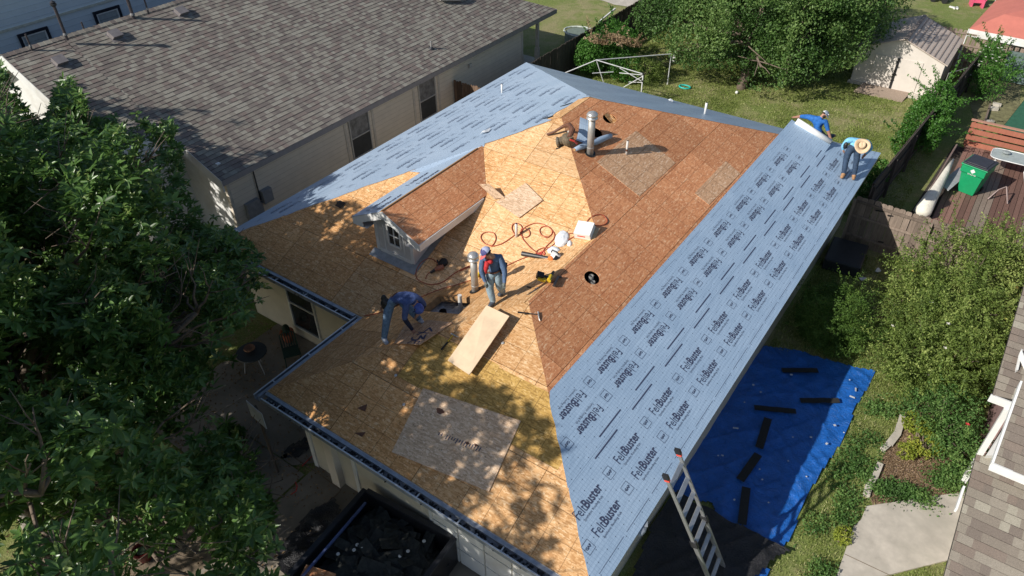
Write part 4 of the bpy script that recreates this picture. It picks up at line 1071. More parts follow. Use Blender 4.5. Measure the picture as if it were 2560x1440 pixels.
LF_OAK = leafmat('oak_leaves', (.03, .075, .018), (.08, .165, .038), (.19, .29, .085), .5, .4, .3)
LF_ROSE = leafmat('shrub_leaves', (.06, .10, .02), (.155, .225, .045), (.37, .43, .13), .6, .35, .3)
LF_HEDGE = leafmat('hedge_leaves', (.03, .07, .012), (.08, .16, .025), (.16, .26, .05), .6, .35, .3)
LF_IVY = leafmat('ivy_leaves', (.025, .08, .012), (.06, .17, .022), (.12, .27, .05), .5, .4, .3)
LF_LIME = leafmat('lime_leaves', (.13, .17, .02), (.26, .32, .04), (.48, .46, .08), .6, .35, .3)
LF_WEED = leafmat('weed_leaves', (.045, .1, .02), (.09, .19, .045), (.19, .3, .08), .6, .35, .3)
LF_GRASS = leafmat('grass_blades', (.12, .17, .035), (.24, .29, .075), (.52, .5, .26), .7, .3, .3)
LF_DEAD = leafmat('dry_leaves', (.16, .10, .05), (.34, .24, .14), (.55, .42, .28), .8, .2, .2)
BARK = simple('bark', (.17, .13, .10), .9, var=.35, scale=12, bump=.8, bscale=30); BARK_P = simple('pale_bark', (.33, .29, .25), .85, var=.25, scale=9, bump=.5)
def nz(P_, s_, seed):  # cheap value noise
    r_ = np.random.default_rng(seed).random((64, 64)); q = P_/s_; i = np.floor(q).astype(int); f = q-i; f = f*f*(3-2*f)
    g = lambda a, b: r_[(i[:, 0]+a) % 64, (i[:, 1]+b) % 64]
    return (g(0, 0)*(1-f[:, 0])+g(1, 0)*f[:, 0])*(1-f[:, 1])+(g(0, 1)*(1-f[:, 0])+g(1, 1)*f[:, 0])*f[:, 1]
def rotmats(n, up=None, spread=1.):
    """random orthonormal frames: x (leaf direction), y (width), z (normal)"""
    x = rng.normal(size=(n, 3)); x /= np.linalg.norm(x, axis=1)[:, None]
    z = rng.normal(size=(n, 3))*spread+np.array(up if up is not None else (0, 0, 1.)); z -= (z*x).sum(1)[:, None]*x; z /= np.linalg.norm(z, axis=1)[:, None]
    return x, np.cross(z, x), z
def leaves(name, C, size, mt, parent, spread=.8, aspect=.55, tone=None, up=(0, 0, 1), kind='stuff', out=None, curve=.15):
    """one folded leaf (two quads) per centre"""
    C = np.asarray(C, float); n = len(C); x, y, z = rotmats(n, up, spread)
    if out is not None:   # bias leaf direction
        x = x*.7+out; x /= np.linalg.norm(x, axis=1)[:, None]; z -= (z*x).sum(1)[:, None]*x; z /= np.linalg.norm(z, axis=1)[:, None]; y = np.cross(z, x)
    s = size*rng.uniform(.65, 1.3, n)[:, None]; w_ = s*aspect/2
    P0 = C-x*s*.5; P1 = C+x*s*.05+y*w_+z*s*curve; P2 = C+x*s*.55-z*s*curve*.4; P3 = C+x*s*.05-y*w_+z*s*curve
    V = np.stack([P0, P1, P2, P3], 1).reshape(-1, 3); i = np.arange(n)*4
    F = np.concatenate([np.stack([i, i+2, i+1], 1), np.stack([i, i+3, i+2], 1)])
    if tone is None:
        lf = nz(C[:, :2]+C[:, 2:3]*np.array([.7, -.9]), size*6, 17)*.55+nz(C[:, :2]-C[:, 2:3]*.6, size*14, 23)*.45
        tone = np.clip(rng.beta(2, 2.4, n)*.55+(lf-.5)*1.1+.24, 0, .99)
    tn = tone
    return npmesh(name, V, F, mt, parent, tone=np.concatenate([tn, tn]), kind=kind)
def limb(mb, a, b, r0, r1, wob=.1, n=6, seg=5):
    a = Vector(a); b = Vector(b); L = (b-a).length; pts = []
    for i in range(seg+1):
        t = i/seg; w_ = math.sin(math.pi*t)*wob*L
        pts.append(a.lerp(b, t)+Vector((random.uniform(-1, 1), random.uniform(-1, 1), random.uniform(-.5, .5)))*w_*.5)
    mb.tube(pts, [r0+(r1-r0)*i/seg for i in range(seg+1)], n); return pts

# --- the large glossy-leaved tree in front, lower left ---------------------------------
SIL = np.array([(-400, 60), (0, 165), (30, 215), (75, 292), (120, 300), (137, 235), (165, 185), (198, 205), (222, 300), (300, 292), (335, 275), (395, 335), (405, 290), (440, 260), (458, 300), (452, 390), (500, 470), (545, 460), (573, 545), (583, 580), (655, 640), (668, 700), (640, 770), (600, 800), (560, 850), (585, 905), (570, 950), (500, 1000), (560, 1050), (640, 1090), (690, 1130), (762, 1235), (750, 1290), (690, 1300), (735, 1400), (760, 1600), (-400, 1600)], float)
def inpoly(X, Y, poly):
    r_ = np.zeros(len(X), bool); n = len(poly); j = n-1
    for i in range(n):
        xi, yi = poly[i]; xj, yj = poly[j]
        c = ((yi > Y) != (yj > Y)) & (X < (xj-xi)*(Y-yi)/(yj-yi+1e-9)+xi); r_ ^= c; j = i
    return r_
def roofz(x, y):
    z = np.full(x.shape, -9.); inm = (x > -.3) & (y > -.3) & (x < W+.3) & (y < D+.3)
    zm = np.minimum(np.minimum(S*x, S*(W-x)), np.minimum(S*y, S*(D-y))); z = np.where(inm, zm, z)
    inw = (x > WX-.4) & (x < W+.3) & (y > -P-.4) & (y < YV)
    zw = np.minimum(np.minimum(S*(x-WX), S*(W-x)), S*(y+P)); z = np.where(inw, np.maximum(z, zw), z)
    inn = (x > -5.4) & (x < NX+.3) & (y > NYS-.4); z = np.where(inn, (NX-x)*NS, z)
    inn = (x > -18) & (x <= -5.2) & (y > NY0-.4); z = np.where(inn, np.minimum((NX-x)*NS, 5), z)
    return z
tree = thing('broadleaf_tree', 'big dark glossy-leaved tree filling the lower left corner, shading the front of the house', 'tree', (2.6, -7.6, GZ))
LOB = [((2.5, -6.2, 2.0), (4.2, 3.6, 3.0)), ((6.2, -6.6, .9), (2.9, 2.4, 2.4)), ((-1.0, -4.6, 2.6), (3.6, 3.4, 2.8)), ((-4.6, -2.6, 2.4), (3.4, 3.2, 3.0)), ((8.0, -6.6, .2), (2.2, 1.6, 2.0)),
       ((2.6, -3.4, 1.2), (2.6, 1.9, 1.9)), ((1.2, -9.3, 2.4), (4.2, 3.2, 2.8)), ((-5.5, -6.5, 2.4), (4.0, 3.6, 2.8)), ((5.0, -8.2, 3.4), (2.8, 1.8, 2.0)), ((3.6, -4.8, 3.6), (2.4, 2.0, 2.0)), ((8.0, -7.9, 3.4), (1.9, 1.4, 1.6)), ((10.0, -8.3, 2.9), (1.5, 1.2, 1.5)), ((6.2, -9.6, 3.6), (2.6, 1.6, 1.8)), ((-1.0, -7.4, 5.0), (3.4, 2.6, 1.8)), ((-3.4, -.6, 2.4), (2.7, 1.9, 2.4)), ((-.9, -1.4, 1.7), (2.1, 1.4, 2.0)), ((-7.2, -1.6, 2.2), (3.0, 2.2, 3.0)), ((1.0, -1.5, -.2), (1.4, .9, 1.4)), ((6.6, -4.6, -.9), (1.3, 1.0, 1.0)), ((3.1, -3.7, 4.7), (1.8, 1.5, 1.1)), ((5.0, -3.5, 2.2), (1.3, 1.0, 1.1)), ((3.7, -1.3, 1.5), (1.4, .9, 1.0)), ((2.3, -.7, .9), (1.4, .9, 1.0)), ((.8, -.5, .4), (1.3, .8, 1.0)), ((6.4, -9.6, 6.0), (2.8, 1.7, 1.3)), ((4.2, -7.6, 5.4), (2.4, 2.0, 1.4)), ((8.3, -10.2, 5.2), (1.7, 1.1, .9)), ((1.2, -5.4, 5.6), (2.6, 2.0, 1.3))]  # some lobes sit out of view, added to cast dappled shade on the roof
def crown_pts(lobes, n, shell=.55):
    out = []; vol = np.array([a[1][0]*a[1][1]*a[1][2] for a in lobes]); vol = vol/vol.sum()
    for (c, r_), f in zip(lobes, vol):
        k = int(n*f); d = rng.normal(size=(k, 3)); d /= np.linalg.norm(d, axis=1)[:, None]; rr = rng.uniform(shell**3, 1, k)**(1/3)
        out.append(np.array(c)+d*rr[:, None]*np.array(r_))
    return np.concatenate(out)
C = crown_pts(LOB, 60000, .35)
# clumping: keep whorls near twig tips only
def clump(C, cell, keep, seed=0):
    q = np.floor(C/cell).astype(int); h = (q[:, 0]*73856093 ^ q[:, 1]*19349663 ^ (q[:, 2]+seed)*83492791) & 1023
    return C[(h/1023.) < keep]
C = clump(C, .5, .5)
X, Y, Zc = pxa(C); onscr = (Zc > 0) & (X > -60) & (X < 2620) & (Y > -60) & (Y < 1500)
ok = inpoly(X, Y, SIL) | (~onscr)
ok &= ~((Y > 1080) & (X < 420) & (rng.random(len(C)) < .3)); ok &= ~(inpoly(X, Y, np.array([(90, 1150), (330, 1100), (480, 1250), (560, 1440), (0, 1440), (0, 1330)], float)) & (rng.random(len(C)) < .45))
ok &= C[:, 2] > roofz(C[:, 0], C[:, 1])+.35; ok &= C[:, 2] > GZ+.8
ok &= Zc > 6.0
ok &= ~(((X > 540) & (X < 600) & (Y > 500) & (Y < 575)) & (rng.random(len(C)) < .6))
def sunshade(C, yp):   # where each whorl's shadow meets the vertical plane y = yp
    t = (yp-C[:, 1])/-sd.y*-1; t = (yp-C[:, 1])/(-sd.y); return C[:, 0]-sd.x*t, C[:, 2]-sd.z*t, t
a_, b_, t_ = sunshade(C, .3); ok &= ~((t_ > 0) & (a_ > -10.4) & (a_ < -7.0) & (abs(b_-(NX-a_)*NS+.1) < .55))
a_, b_, t_ = sunshade(C, 2.62); ok &= ~((t_ > 0) & (a_ > -4.2) & (a_ < -2.9) & (b_ > -2.3) & (b_ < -.5) & (rng.random(len(C)) < .9))
tr_ = (C[:, 2]-(NX-C[:, 0])*NS)/(sd.z+NS*-sd.x*-1*-1) if False else (C[:, 2]-(NX-C[:, 0])*NS)/(sd.z+NS*sd.x)
xr_ = C[:, 0]-sd.x*tr_; yr_ = C[:, 1]-sd.y*tr_; ok &= ~((tr_ > 0) & (xr_ < NX) & (xr_ > -9) & (yr_ > 3.2) & (rng.random(len(C)) < .9))  # whorls culled to keep their shadows off the neighbour's fascia, wall and roof
C = C[ok]
# whorl prototype: ring of toothed leaves, each a folded kite of four triangles
def whorl_mesh(name, n=9, L=.23, wd=.075, seed=0, tilt=.25):
    rs = np.random.default_rng(seed); V = []; F = []; T = []
    for k in range(n):
        a = 2*math.pi*k/n*1.0+rs.uniform(-.25, .25); el = tilt+rs.uniform(-.45, .35) if k < n*.7 else tilt+.7+rs.uniform(-.2, .2)
        l = L*rs.uniform(.75, 1.15)*(1 if k < n*.7 else .62); w_ = wd*rs.uniform(.8, 1.2)*(1 if k < n*.7 else .7); d = np.array([math.cos(a)*math.cos(el), math.sin(a)*math.cos(el), math.sin(el)])
        s_ = np.array([-math.sin(a), math.cos(a), 0]); u_ = np.cross(d, s_)*-1; u_ = u_ if u_[2] > 0 else -u_
        o_ = np.array([0, 0, rs.uniform(-.09, .04)]); p = [o_+d*.02*1, o_+d*l*.35+s_*w_*.5+u_*.012, o_+d*l*.7+s_*w_*.42-u_*.0, o_+d*l-u_*l*.14, o_+d*l*.7-s_*w_*.42, o_+d*l*.35-s_*w_*.5+u_*.012, o_+d*l*.35-u_*.012, o_+d*l*.7-u_*.02]
        i = len(V); V += p; F += [(i, i+6, i+1), (i, i+5, i+6), (i+1, i+6, i+7), (i+1, i+7, i+2), (i+5, i+7, i+6), (i+5, i+4, i+7), (i+2, i+7, i+3), (i+4, i+3, i+7)]
        tn = (.72 if k >= n*.7 else .35)+rs.uniform(-.25, .25); T += [min(.99, max(.0, tn))]*8
    return np.array(V), np.array(F), np.array(T)
protos = [whorl_mesh('w', 9+k % 3, .235, .078, k, .1+.12*k) for k in range(4)]
dist = np.linalg.norm(C-CAM, axis=1)+np.where((pxa(C)[0] > 0) & (pxa(C)[1] < 1440) & (pxa(C)[0] < 2560), 0, 500); od = np.argsort(dist)
big = leafpm = []
for k, (V, F, T) in enumerate(protos):
    o = npmesh('leaf_cluster', V, F, LF_BIG, None, tone=T); me = o.data; bpy.data.objects.remove(o); big = big+[me]
def frame_q():
    ax = Vector((random.gauss(0, .45), random.gauss(0, .45)-.1, 1)).normalized(); q = Vector((0, 0, 1)).rotation_difference(ax).to_matrix() @ Matrix.Rotation(random.uniform(0, 6.28), 3, 'Z'); return q
for i in od[:290]:
    s_ = random.uniform(.65, 1.15); mw = Matrix.Translation(Vector(C[i])) @ frame_q().to_4x4() @ Matrix.Scale(s_, 4); inst(big[random.randrange(4)], 'leaf_cluster', mw, tree)
VV, FF, TT, off = [], [], [], 0
for i in od[290:]:
    V, F, T = protos[random.randrange(4)]; q = np.array(frame_q())*random.uniform(.65, 1.15); VV.append(V @ q.T+C[i]); FF.append(F+off); off += len(V); TT.append(np.clip(T+random.uniform(-.12, .1), 0, .99))
npmesh('foliage', np.concatenate(VV), np.concatenate(FF), LF_BIG, tree, tone=np.concatenate(TT), kind='stuff')
m = MB(); base = Vector((2.6, -7.6, GZ-.1)); fork = base+Vector((.1, .1, 2.2)); m.tube([base, base+Vector((.05, .03, 1)), fork], [.34, .25, .22], 10)
m.build('trunk', BARK_P, tree, smooth=True)
br = MB()
for (c, r_) in LOB:
    c = Vector(c); p = limb(br, fork+Vector((0, 0, random.uniform(-.5, .1))), c, .13, .05, .12)
    for k in range(9):
        d = Vector((random.gauss(0, 1), random.gauss(0, 1), random.gauss(.2, .8))).normalized(); e = c+Vector((d.x*r_[0], d.y*r_[1], d.z*r_[2]))*.85
        if e.z < GZ+.6 or e.z < float(roofz(np.array([e.x]), np.array([e.y]))[0])+.4: continue
        X_, Y_, Z_ = pxa(np.array(e))
        if 0 < X_ < 2560 and 0 < Y_ < 1440 and not inpoly(np.array([X_]), np.array([Y_]), SIL)[0]: continue
        pp = limb(br, p[-1 if k % 2 else -2], e, .04, .010, .14, 5)
        for q in range(3): limb(br, pp[-2-q % 2], pp[-1]+Vector((random.uniform(-.6, .6), random.uniform(-.6, .6), random.uniform(-.1, .6))), .015, .006, .1, 4, 3)
br.build('branches', BARK, tree, smooth=True, kind='stuff')

# --- live oak behind ------------------------------------------------------------------
def small_tree(name, label, base, lobes, n, size, mt, trunk_r, sil=None, cell=.55, keep=.6, zmin=None, cat='tree', shell=.45, aspect=.6, trunk_to=None, parent_only=False, group=None):
    root = thing(name, label, cat, base, group)
    C = crown_pts(lobes, n, shell); C = clump(C, cell, keep, 5)
    if zmin is not None: C = C[C[:, 2] > zmin]
    if sil is not None:
        X, Y, _ = pxa(C); C = C[inpoly(X, Y, np.array(sil, float)) | (Y < -10) | (X > 2570)]
    C = C[(C[:, 2] > roofz(C[:, 0], C[:, 1])+.05)]
    leaves('crown', C, size, mt, root, tone=None, aspect=aspect)
    if trunk_r:
        m = MB(); b = Vector(base); f = b.lerp(Vector(lobes[0][0]), .55); m.tube([b-Vector((0, 0, .1)), b.lerp(f, .5)+Vector((.05, .05, 0)), f], [trunk_r, trunk_r*.8, trunk_r*.65], 9)
        for c, r_ in lobes:
            p = limb(m, f, c, trunk_r*.5, trunk_r*.15, .1)
            for k in range(4):
                d = Vector((random.gauss(0, 1), random.gauss(0, 1), random.gauss(0, 1))).normalized(); limb(m, p[-2], Vector(c)+Vector((d.x*r_[0], d.y*r_[1], d.z*r_[2]))*.8, trunk_r*.14, .012, .1, 5, 3)
        m.build('trunk', BARK, root, smooth=True)
    return root
OS = [(1415, -60), (1460, 0), (1530, 20), (1560, 60), (1500, 90), (1478, 120), (1560, 110), (1585, 170), (1570, 200), (1620, 150), (1690, 165), (1700, 145), (1780, 150), (1800, 200), (1870, 235), (1960, 190), (1985, 235), (2020, 250), (2090, 260), (2100, 180), (2170, 175), (2185, 120), (2225, 60), (2235, -60)]
small_tree('oak_tree', 'wide dense dark-green tree in the back yard between the gazebo frame and the shed', (6.6, 24.9, GZ),
    [((6.4, 26.5, 1.0), (4.4, 3.4, 2.9)), ((9.0, 27.0, 1.6), (3.0, 2.6, 2.2)), ((2.6, 28.3, 1.4), (3.2, 3.0, 2.4)), ((6.0, 29, 3.2), (3.6, 2.6, 1.9)), ((3.4, 27.5, .6), (2.8, 3.0, 2.2)), ((9.3, 27.3, .2), (2.6, 2.6, 2.2)), ((6.5, 24.6, -.6), (2.3, 1.6, 1.5)), ((8.9, 25.3, -.6), (2.2, 1.5, 1.5)), ((2.2, 25.6, -.3), (2.0, 1.9, 1.3)),
     ((1.0, 29.2, 1.0), (2.4, 2.8, 2.0)), ((5.5, 31, 2.0), (4.5, 3, 2.6)), ((10.2, 29.8, .6), (2.4, 2.3, 2.0)), ((4.4, 24.0, -.9), (1.6, 1.2, 1.1)), ((7.6, 24.0, -1.2), (1.6, 1.0, 1.1))],
    300000, .12, LF_OAK, .26, None, .5, .52, GZ+.5, shell=.3)
# --- clipped shrub at the wall ---------------------------------------------------------
def bush(name, label, base, lobes, n, size, mt, cat='shrub', cell=.16, keep=.75, shell=.5, spikes=0, aspect=.5, flowers=None, group=None, stems=6):
    root = thing(name, label, cat, base, group)
    C = crown_pts(lobes, n, shell); C = C[C[:, 2] > GZ+.03]; C = clump(C, cell, keep, 3)
    if spikes:
        S_ = []
        for k in range(spikes):
            c, r_ = lobes[random.randrange(len(lobes))]; d = np.array([random.gauss(0, 1), random.gauss(0, 1), abs(random.gauss(.7, .6))]); d /= np.linalg.norm(d); a = np.array(c)+d*np.array(r_)*.8; L_ = random.uniform(.25, .95); bend = np.array([random.gauss(0, .4), random.gauss(0, .4), random.uniform(-.5, .5)])
            t = rng.uniform(0, 1, int(70*L_))[:, None]; S_.append(a+(d*t+bend*t*t*.6)*L_+rng.normal(size=(len(t), 3))*.035)
        C = np.concatenate([C]+S_); C = C[C[:, 2] > GZ+.03]
    leaves('foliage', C, size, mt, root, aspect=aspect, spread=1.0)
    m = MB(); b = Vector(base)
    for k in range(stems):
        c, r_ = lobes[k % len(lobes)]; limb(m, b+Vector((random.uniform(-.15, .15), random.uniform(-.15, .15), -.03)), Vector(c)+Vector((random.uniform(-.5, .5)*r_[0], random.uniform(-.5, .5)*r_[1], r_[2]*.5)), .03, .008, .08, 5, 4)
    m.build('stems', BARK, root)
    if flowers:
        P_ = crown_pts(lobes, flowers[0]*3, .92); P_ = P_[P_[:, 2] > GZ+.6][:flowers[0]]; m = MB()
        for p in P_:
            for k in range(5):
                a = 1.256*k; d = Vector((math.cos(a), math.sin(a), .4)); q = Vector(p); s_ = Vector((-math.sin(a), math.cos(a), 0)); m.add([q, q+d*.035+s_*.02, q+d*.06, q+d*.035-s_*.02], [(0, 1, 2, 3)])
        m.build('flowers', flowers[1], root, kind='stuff')
    return root
bush('round_shrub', 'rounded evergreen shrub by the side wall, its right half in bright sun', (15.35, 9.3, GZ), [((15.35, 9.35, GZ+.75), (1.05, 1.15, .95)), ((15.5, 9.0, GZ+.5), (.95, .9, .7))], 26000, .06, LF_HEDGE, cell=.14, keep=.66, shell=.6, spikes=110, aspect=.35)
YEL = simple('yellow_petals', (.75, .6, .15), .6); PINK = simple('red_petals', (.6, .05, .06), .6); WHP = simple('white_petals', (.7, .68, .6), .6)
bush('rose_bush', 'huge sprawling yellowish-green rose bush beside the right-hand house, the upper mass against the gate fence', (18.0, 12.4, GZ), [((17.9, 13.2, GZ+1.35), (1.3, .9, 1.2)), ((18.7, 12.9, GZ+1.5), (1.0, 1.2, 1.4)), ((18.9, 13.9, GZ+1.7), (.8, .6, .9)), ((17.1, 12.6, GZ+.8), (.9, 1.0, .9)), ((18.2, 11.2, GZ+.85), (1.5, 1.4, 1.35)), ((17.2, 11.4, GZ+.7), (.9, 1.0, .85)), ((18.8, 10.8, GZ+1.2), (.8, 1.4, 1.2)), ((17.4, 12.2, GZ+.6), (.9, 1.0, .8)), ((18.9, 13.3, GZ+.9), (.9, .8, 1.0))], 46000, .07, LF_ROSE, cell=.3, keep=.6, spikes=420, flowers=(26, YEL), stems=20, shell=.4)
bush('rose_bush', 'dense middle part of the yellowish-green bushes along the right wall, with arching canes', (18.3, 9.4, GZ), [((18.1, 9.9, GZ+.9), (1.35, 1.1, 1.1)), ((18.9, 9.0, GZ+.95), (.9, 1.3, 1.15)), ((17.5, 9.3, GZ+.5), (.8, 1.0, .6)), ((18.0, 8.7, GZ+.6), (1.1, .9, .7))], 36000, .07, LF_ROSE, cell=.3, keep=.6, spikes=380, flowers=(10, WHP), stems=20, shell=.4)
bush('rose_bush', 'greener leafy rose with one red bloom beside the white porch post', (18.9, 7.2, GZ), [((18.9, 7.4, GZ+.6), (.75, .9, .75)), ((19.2, 6.6, GZ+.5), (.6, .8, .6)), ((18.3, 7.4, GZ+.45), (.6, .6, .45)), ((19.5, 6.1, GZ+.45), (.35, .5, .5))], 9500, .07, LF_WEED, cell=.14, keep=.66, spikes=60, flowers=(2, PINK), stems=10, shell=.4)
bush('lime_shrub', 'small lime-yellow shrub growing in the mulch bed', (18.65, 6.3, GZ), [((18.65, 6.35, GZ+.3), (.42, .4, .3)), ((18.35, 6.9, GZ+.35), (.4, .35, .3))], 2400, .07, LF_LIME, cell=.12, keep=.7, stems=6)
bush('lime_shrub', 'smallest lime-yellow shrub, lowest in the mulch bed near the concrete slab', (18.3, 5.95, GZ), [((18.3, 5.95, GZ+.2), (.27, .25, .18))], 700, .06, LF_LIME, cell=.1, keep=.7, stems=4)
bush('lime_shrub', 'lime-green clump of weed at the edge of the concrete slab', (17.75, 2.75, GZ), [((17.72, 2.75, GZ+.12), (.22, .3, .12))], 600, .06, LF_LIME, cell=.1, keep=.7, stems=4)
bush('young_shrub', 'sparse leggy young shrub with upright leafy canes at the shadow edge of the lawn', (16.75, 11.1, GZ), [((16.75, 11.2, GZ+.7), (.25, .3, .7)), ((16.95, 10.3, GZ+.5), (.3, .5, .5))], 1500, .07, LF_ROSE, cell=.12, keep=.6, spikes=26, stems=10)
# ivy on the leaning fence
bush('ivy', 'bright green ivy mass spilling over the leaning fence towards the lawn', (15.0, 23.6, GZ), [((14.75, 23.8, GZ+1.0), (.7, 1.9, .95)), ((14.95, 25.2, GZ+1.35), (.65, 1.4, .75)), ((14.6, 22.4, GZ+.6), (.6, 1.2, .6)), ((15.3, 23.3, GZ+1.2), (.5, 1.5, .7)), ((15.45, 22.4, GZ+1.1), (.35, 1.0, .7))], 24000, .075, LF_IVY, cat='ivy', cell=.26, keep=.62, shell=.35, stems=8, spikes=60, aspect=.8)
bush('ivy', 'small patch of green ivy on the near end of the leaning fence', (14.3, 18.6, GZ), [((14.35, 18.4, GZ+.9), (.45, .7, .5)), ((14.2, 17.7, GZ+.55), (.4, .6, .5))], 3200, .075, LF_IVY, cat='ivy', cell=.12, keep=.7, shell=.5, stems=6, aspect=.8)
bush('garden_shrub', 'tall light-green shrub with white flower spikes in the yard behind the leaning fence', (16.3, 30.5, GZ), [((16.1, 30.6, GZ+1.1), (.7, 1.0, 1.3)), ((16.6, 29.8, GZ+.9), (.7, .8, .9)), ((16.0, 31.6, GZ+1.3), (.6, .9, 1.1))], 7000, .09, LF_IVY, cell=.16, keep=.6, spikes=70, flowers=(30, WHP), stems=8, shell=.4)
# vines over the gazebo frame
bush('vine', 'green creeper heaped along the dark fence behind the white gazebo frame', (.2, 23.3, GZ), [((-.3, 22.6, GZ+1.1), (.9, 1.6, .95)), ((.6, 23.5, GZ+1.3), (1.0, 1.3, .9)), ((-.5, 24.5, GZ+1.3), (.6, 1.2, .8)), ((1.4, 22.6, GZ+.7), (1.0, .9, .7))], 22000, .085, LF_IVY, cat='creeper', cell=.16, keep=.66, spikes=40, stems=10, shell=.4, aspect=.8)
bush('vine', 'low brushy green shrub under the right half of the gazebo frame', (2.2, 23.0, GZ), [((2.2, 23.1, GZ+.55), (1.1, 1.0, .65))], 7000, .07, LF_ROSE, cat='shrub', cell=.14, keep=.66, spikes=20, stems=8, shell=.5)
bush('dead_vine', 'dry tan leaves hanging on the middle of the gazebo frame', (1.1, 22.6, GZ+1.9), [((1.0, 22.3, GZ+2.15), (.75, .4, .16)), ((.1, 22.0, GZ+1.95), (.8, .3, .12)), ((1.9, 22.2, GZ+2.1), (.5, .3, .12))], 2600, .085, LF_DEAD, cat='creeper', cell=.12, keep=.6, spikes=20, stems=3, shell=.3)
# shrubs half hidden below the big tree
bush('shrub', 'small green shrub in deep shade beside the front path', (5.0, -3.6, GZ), [((4.9, -3.9, GZ+.4), (.7, .5, .5))], 3500, .07, LF_WEED, cell=.12, keep=.7, stems=6)
bush('yucca', 'dark spiky plant by the shaded front walk', (4.2, -3.4, GZ), [((4.2, -3.45, GZ+.35), (.4, .4, .4))], 900, .22, LF_WEED, cell=.2, keep=.8, stems=3, aspect=.14, shell=.2)

# --- ground cover and grass -----------------------------------------------------------
def blades(name, P_, h, mt, tone, wd=.012):
    n = len(P_); a = rng.uniform(0, 6.283, n); hh = h*rng.uniform(.5, 1.3, n); lean = rng.normal(size=(n, 2))*.45
    dx = np.stack([np.cos(a), np.sin(a), np.zeros(n)], 1)*wd*hh[:, None]/h; top = np.stack([lean[:, 0]*hh, lean[:, 1]*hh, hh], 1)
    V = np.stack([P_-dx, P_+dx, P_+top], 1).reshape(-1, 3); i = np.arange(n)*3; F = np.stack([i, i+1, i+2], 1)
    o = npmesh(name, V, F, mt, None, tone=tone); return o
def scatter(n, x0, y0, x1, y1): return np.stack([rng.uniform(x0, x1, n), rng.uniform(y0, y1, n)], 1)
BED = np.array([(p.x, p.y) for p in [at(*q) for q in [(2256, 1040), (2300, 1000), (2400, 1020), (2470, 1080), (2440, 1180), (2425, 1235), (2180, 1262), (2175, 1210), (2210, 1140), (2240, 1080)]]])
SLB = np.array([(p.x, p.y) for p in slab_pts_v]) if 'slab_pts_v' in globals() else np.array(slab_pts)
TARPP = np.array([(p.x, p.y) for p in [at(*q) for q in [(1905, 868), (2120, 915), (2190, 930), (2140, 1020), (2110, 1100), (2020, 1238), (1985, 1330), (1978, 1382), (1925, 1420), (1880, 1470), (1560, 1500), (1600, 1300), (1700, 1150)]]])
def keepout(Q):
    k = ~inpoly(Q[:, 0], Q[:, 1], BED) & ~inpoly(Q[:, 0], Q[:, 1], SLB)
    k &= ~inpoly(Q[:, 0], Q[:, 1], TARPP)
    k &= ~((Q[:, 0] > .3) & (Q[:, 0] < W-.3) & (Q[:, 1] > -2.7) & (Q[:, 1] < D-.3)); k &= ~((Q[:, 0] > 16.6) & (Q[:, 1] > 15.2) & (Q[:, 1] < 24.3)); k &= ~((Q[:, 0] < 14.6) & (Q[:, 1] < -2.6))
    k &= ~(Q[:, 0] > 19.75) | (Q[:, 1] > 24)
    return k
Q = scatter(190000, 14.0, -1.5, 19.8, 14.4); Q = Q[keepout(Q)]; v = nz(Q, .9, 1)*.6+nz(Q, .25, 2)*.4; k = rng.random(len(Q)) < np.clip(v*1.8-.25, .12, 1); Q = Q[k]; v = v[k]
g = blades('side_lawn_grass', np.column_stack([Q, np.full(len(Q), GZ)]), .055, LF_GRASS, np.clip(.75-v*.5+rng.normal(size=len(Q))*.22, 0, .99)); tag(g, 'patchy sunlit grass on the side yard beside the blue tarp', 'grass'); g['kind'] = 'stuff'
Q = scatter(260000, -1.1, 16.3, 15.6, 33.3); Q = Q[keepout(Q)]; v = nz(Q, 1.6, 3)*.6+nz(Q, .5, 4)*.4; k = rng.random(len(Q)) < np.clip(v*1.8-.3, .1, 1); Q = Q[k]; v = v[k]
g = blades('back_lawn_grass', np.column_stack([Q, np.full(len(Q), GZ)]), .055, LF_GRASS, np.clip(.72-v*.6+rng.normal(size=len(Q))*.16, 0, .99), .02); tag(g, 'yellow-green grass of the back yard lawn', 'grass'); g['kind'] = 'stuff'
# broad-leaved weeds along the bed edging and slab
Q = scatter(60000, 16.2, .4, 19.0, 9.0); Q = Q[keepout(Q)]
edge = np.exp(-((Q[:, 0]-(17.45+.1*np.sin(Q[:, 1]*1.3)))/.42)**2); v = nz(Q, .55, 7); k = (rng.random(len(Q)) < edge*np.clip(v*2.6-.7, 0, 1)); Q = Q[k]
Q2 = np.concatenate([rng.normal(size=(900, 2))*np.array([.22, .14])+np.array(c) for c in ((18.1, 4.55), (18.5, 4.75), (18.85, 4.85), (19.3, 5.6), (19.45, 6.0))]); Q = np.concatenate([Q, Q2])
g = leaves('weeds', np.column_stack([Q, GZ+rng.uniform(.02, .16, len(Q))]), .055, LF_WEED, None, spread=.6, aspect=.7); tag(g, 'low leafy weeds growing along the edging and the concrete slab', 'weeds')
# dry straw litter on the mulch bed
Q = scatter(26000, 17.5, 4.0, 19.9, 9.0); Q = Q[inpoly(Q[:, 0], Q[:, 1], BED)]
g = leaves('mulch_litter', np.column_stack([Q, GZ+rng.uniform(.012, .04, len(Q))]), .06, LF_DEAD, None, spread=.35, aspect=.2, tone=rng.random(len(Q))*.9); tag(g, 'dry wood chips and straw covering the mulch bed', 'mulch')
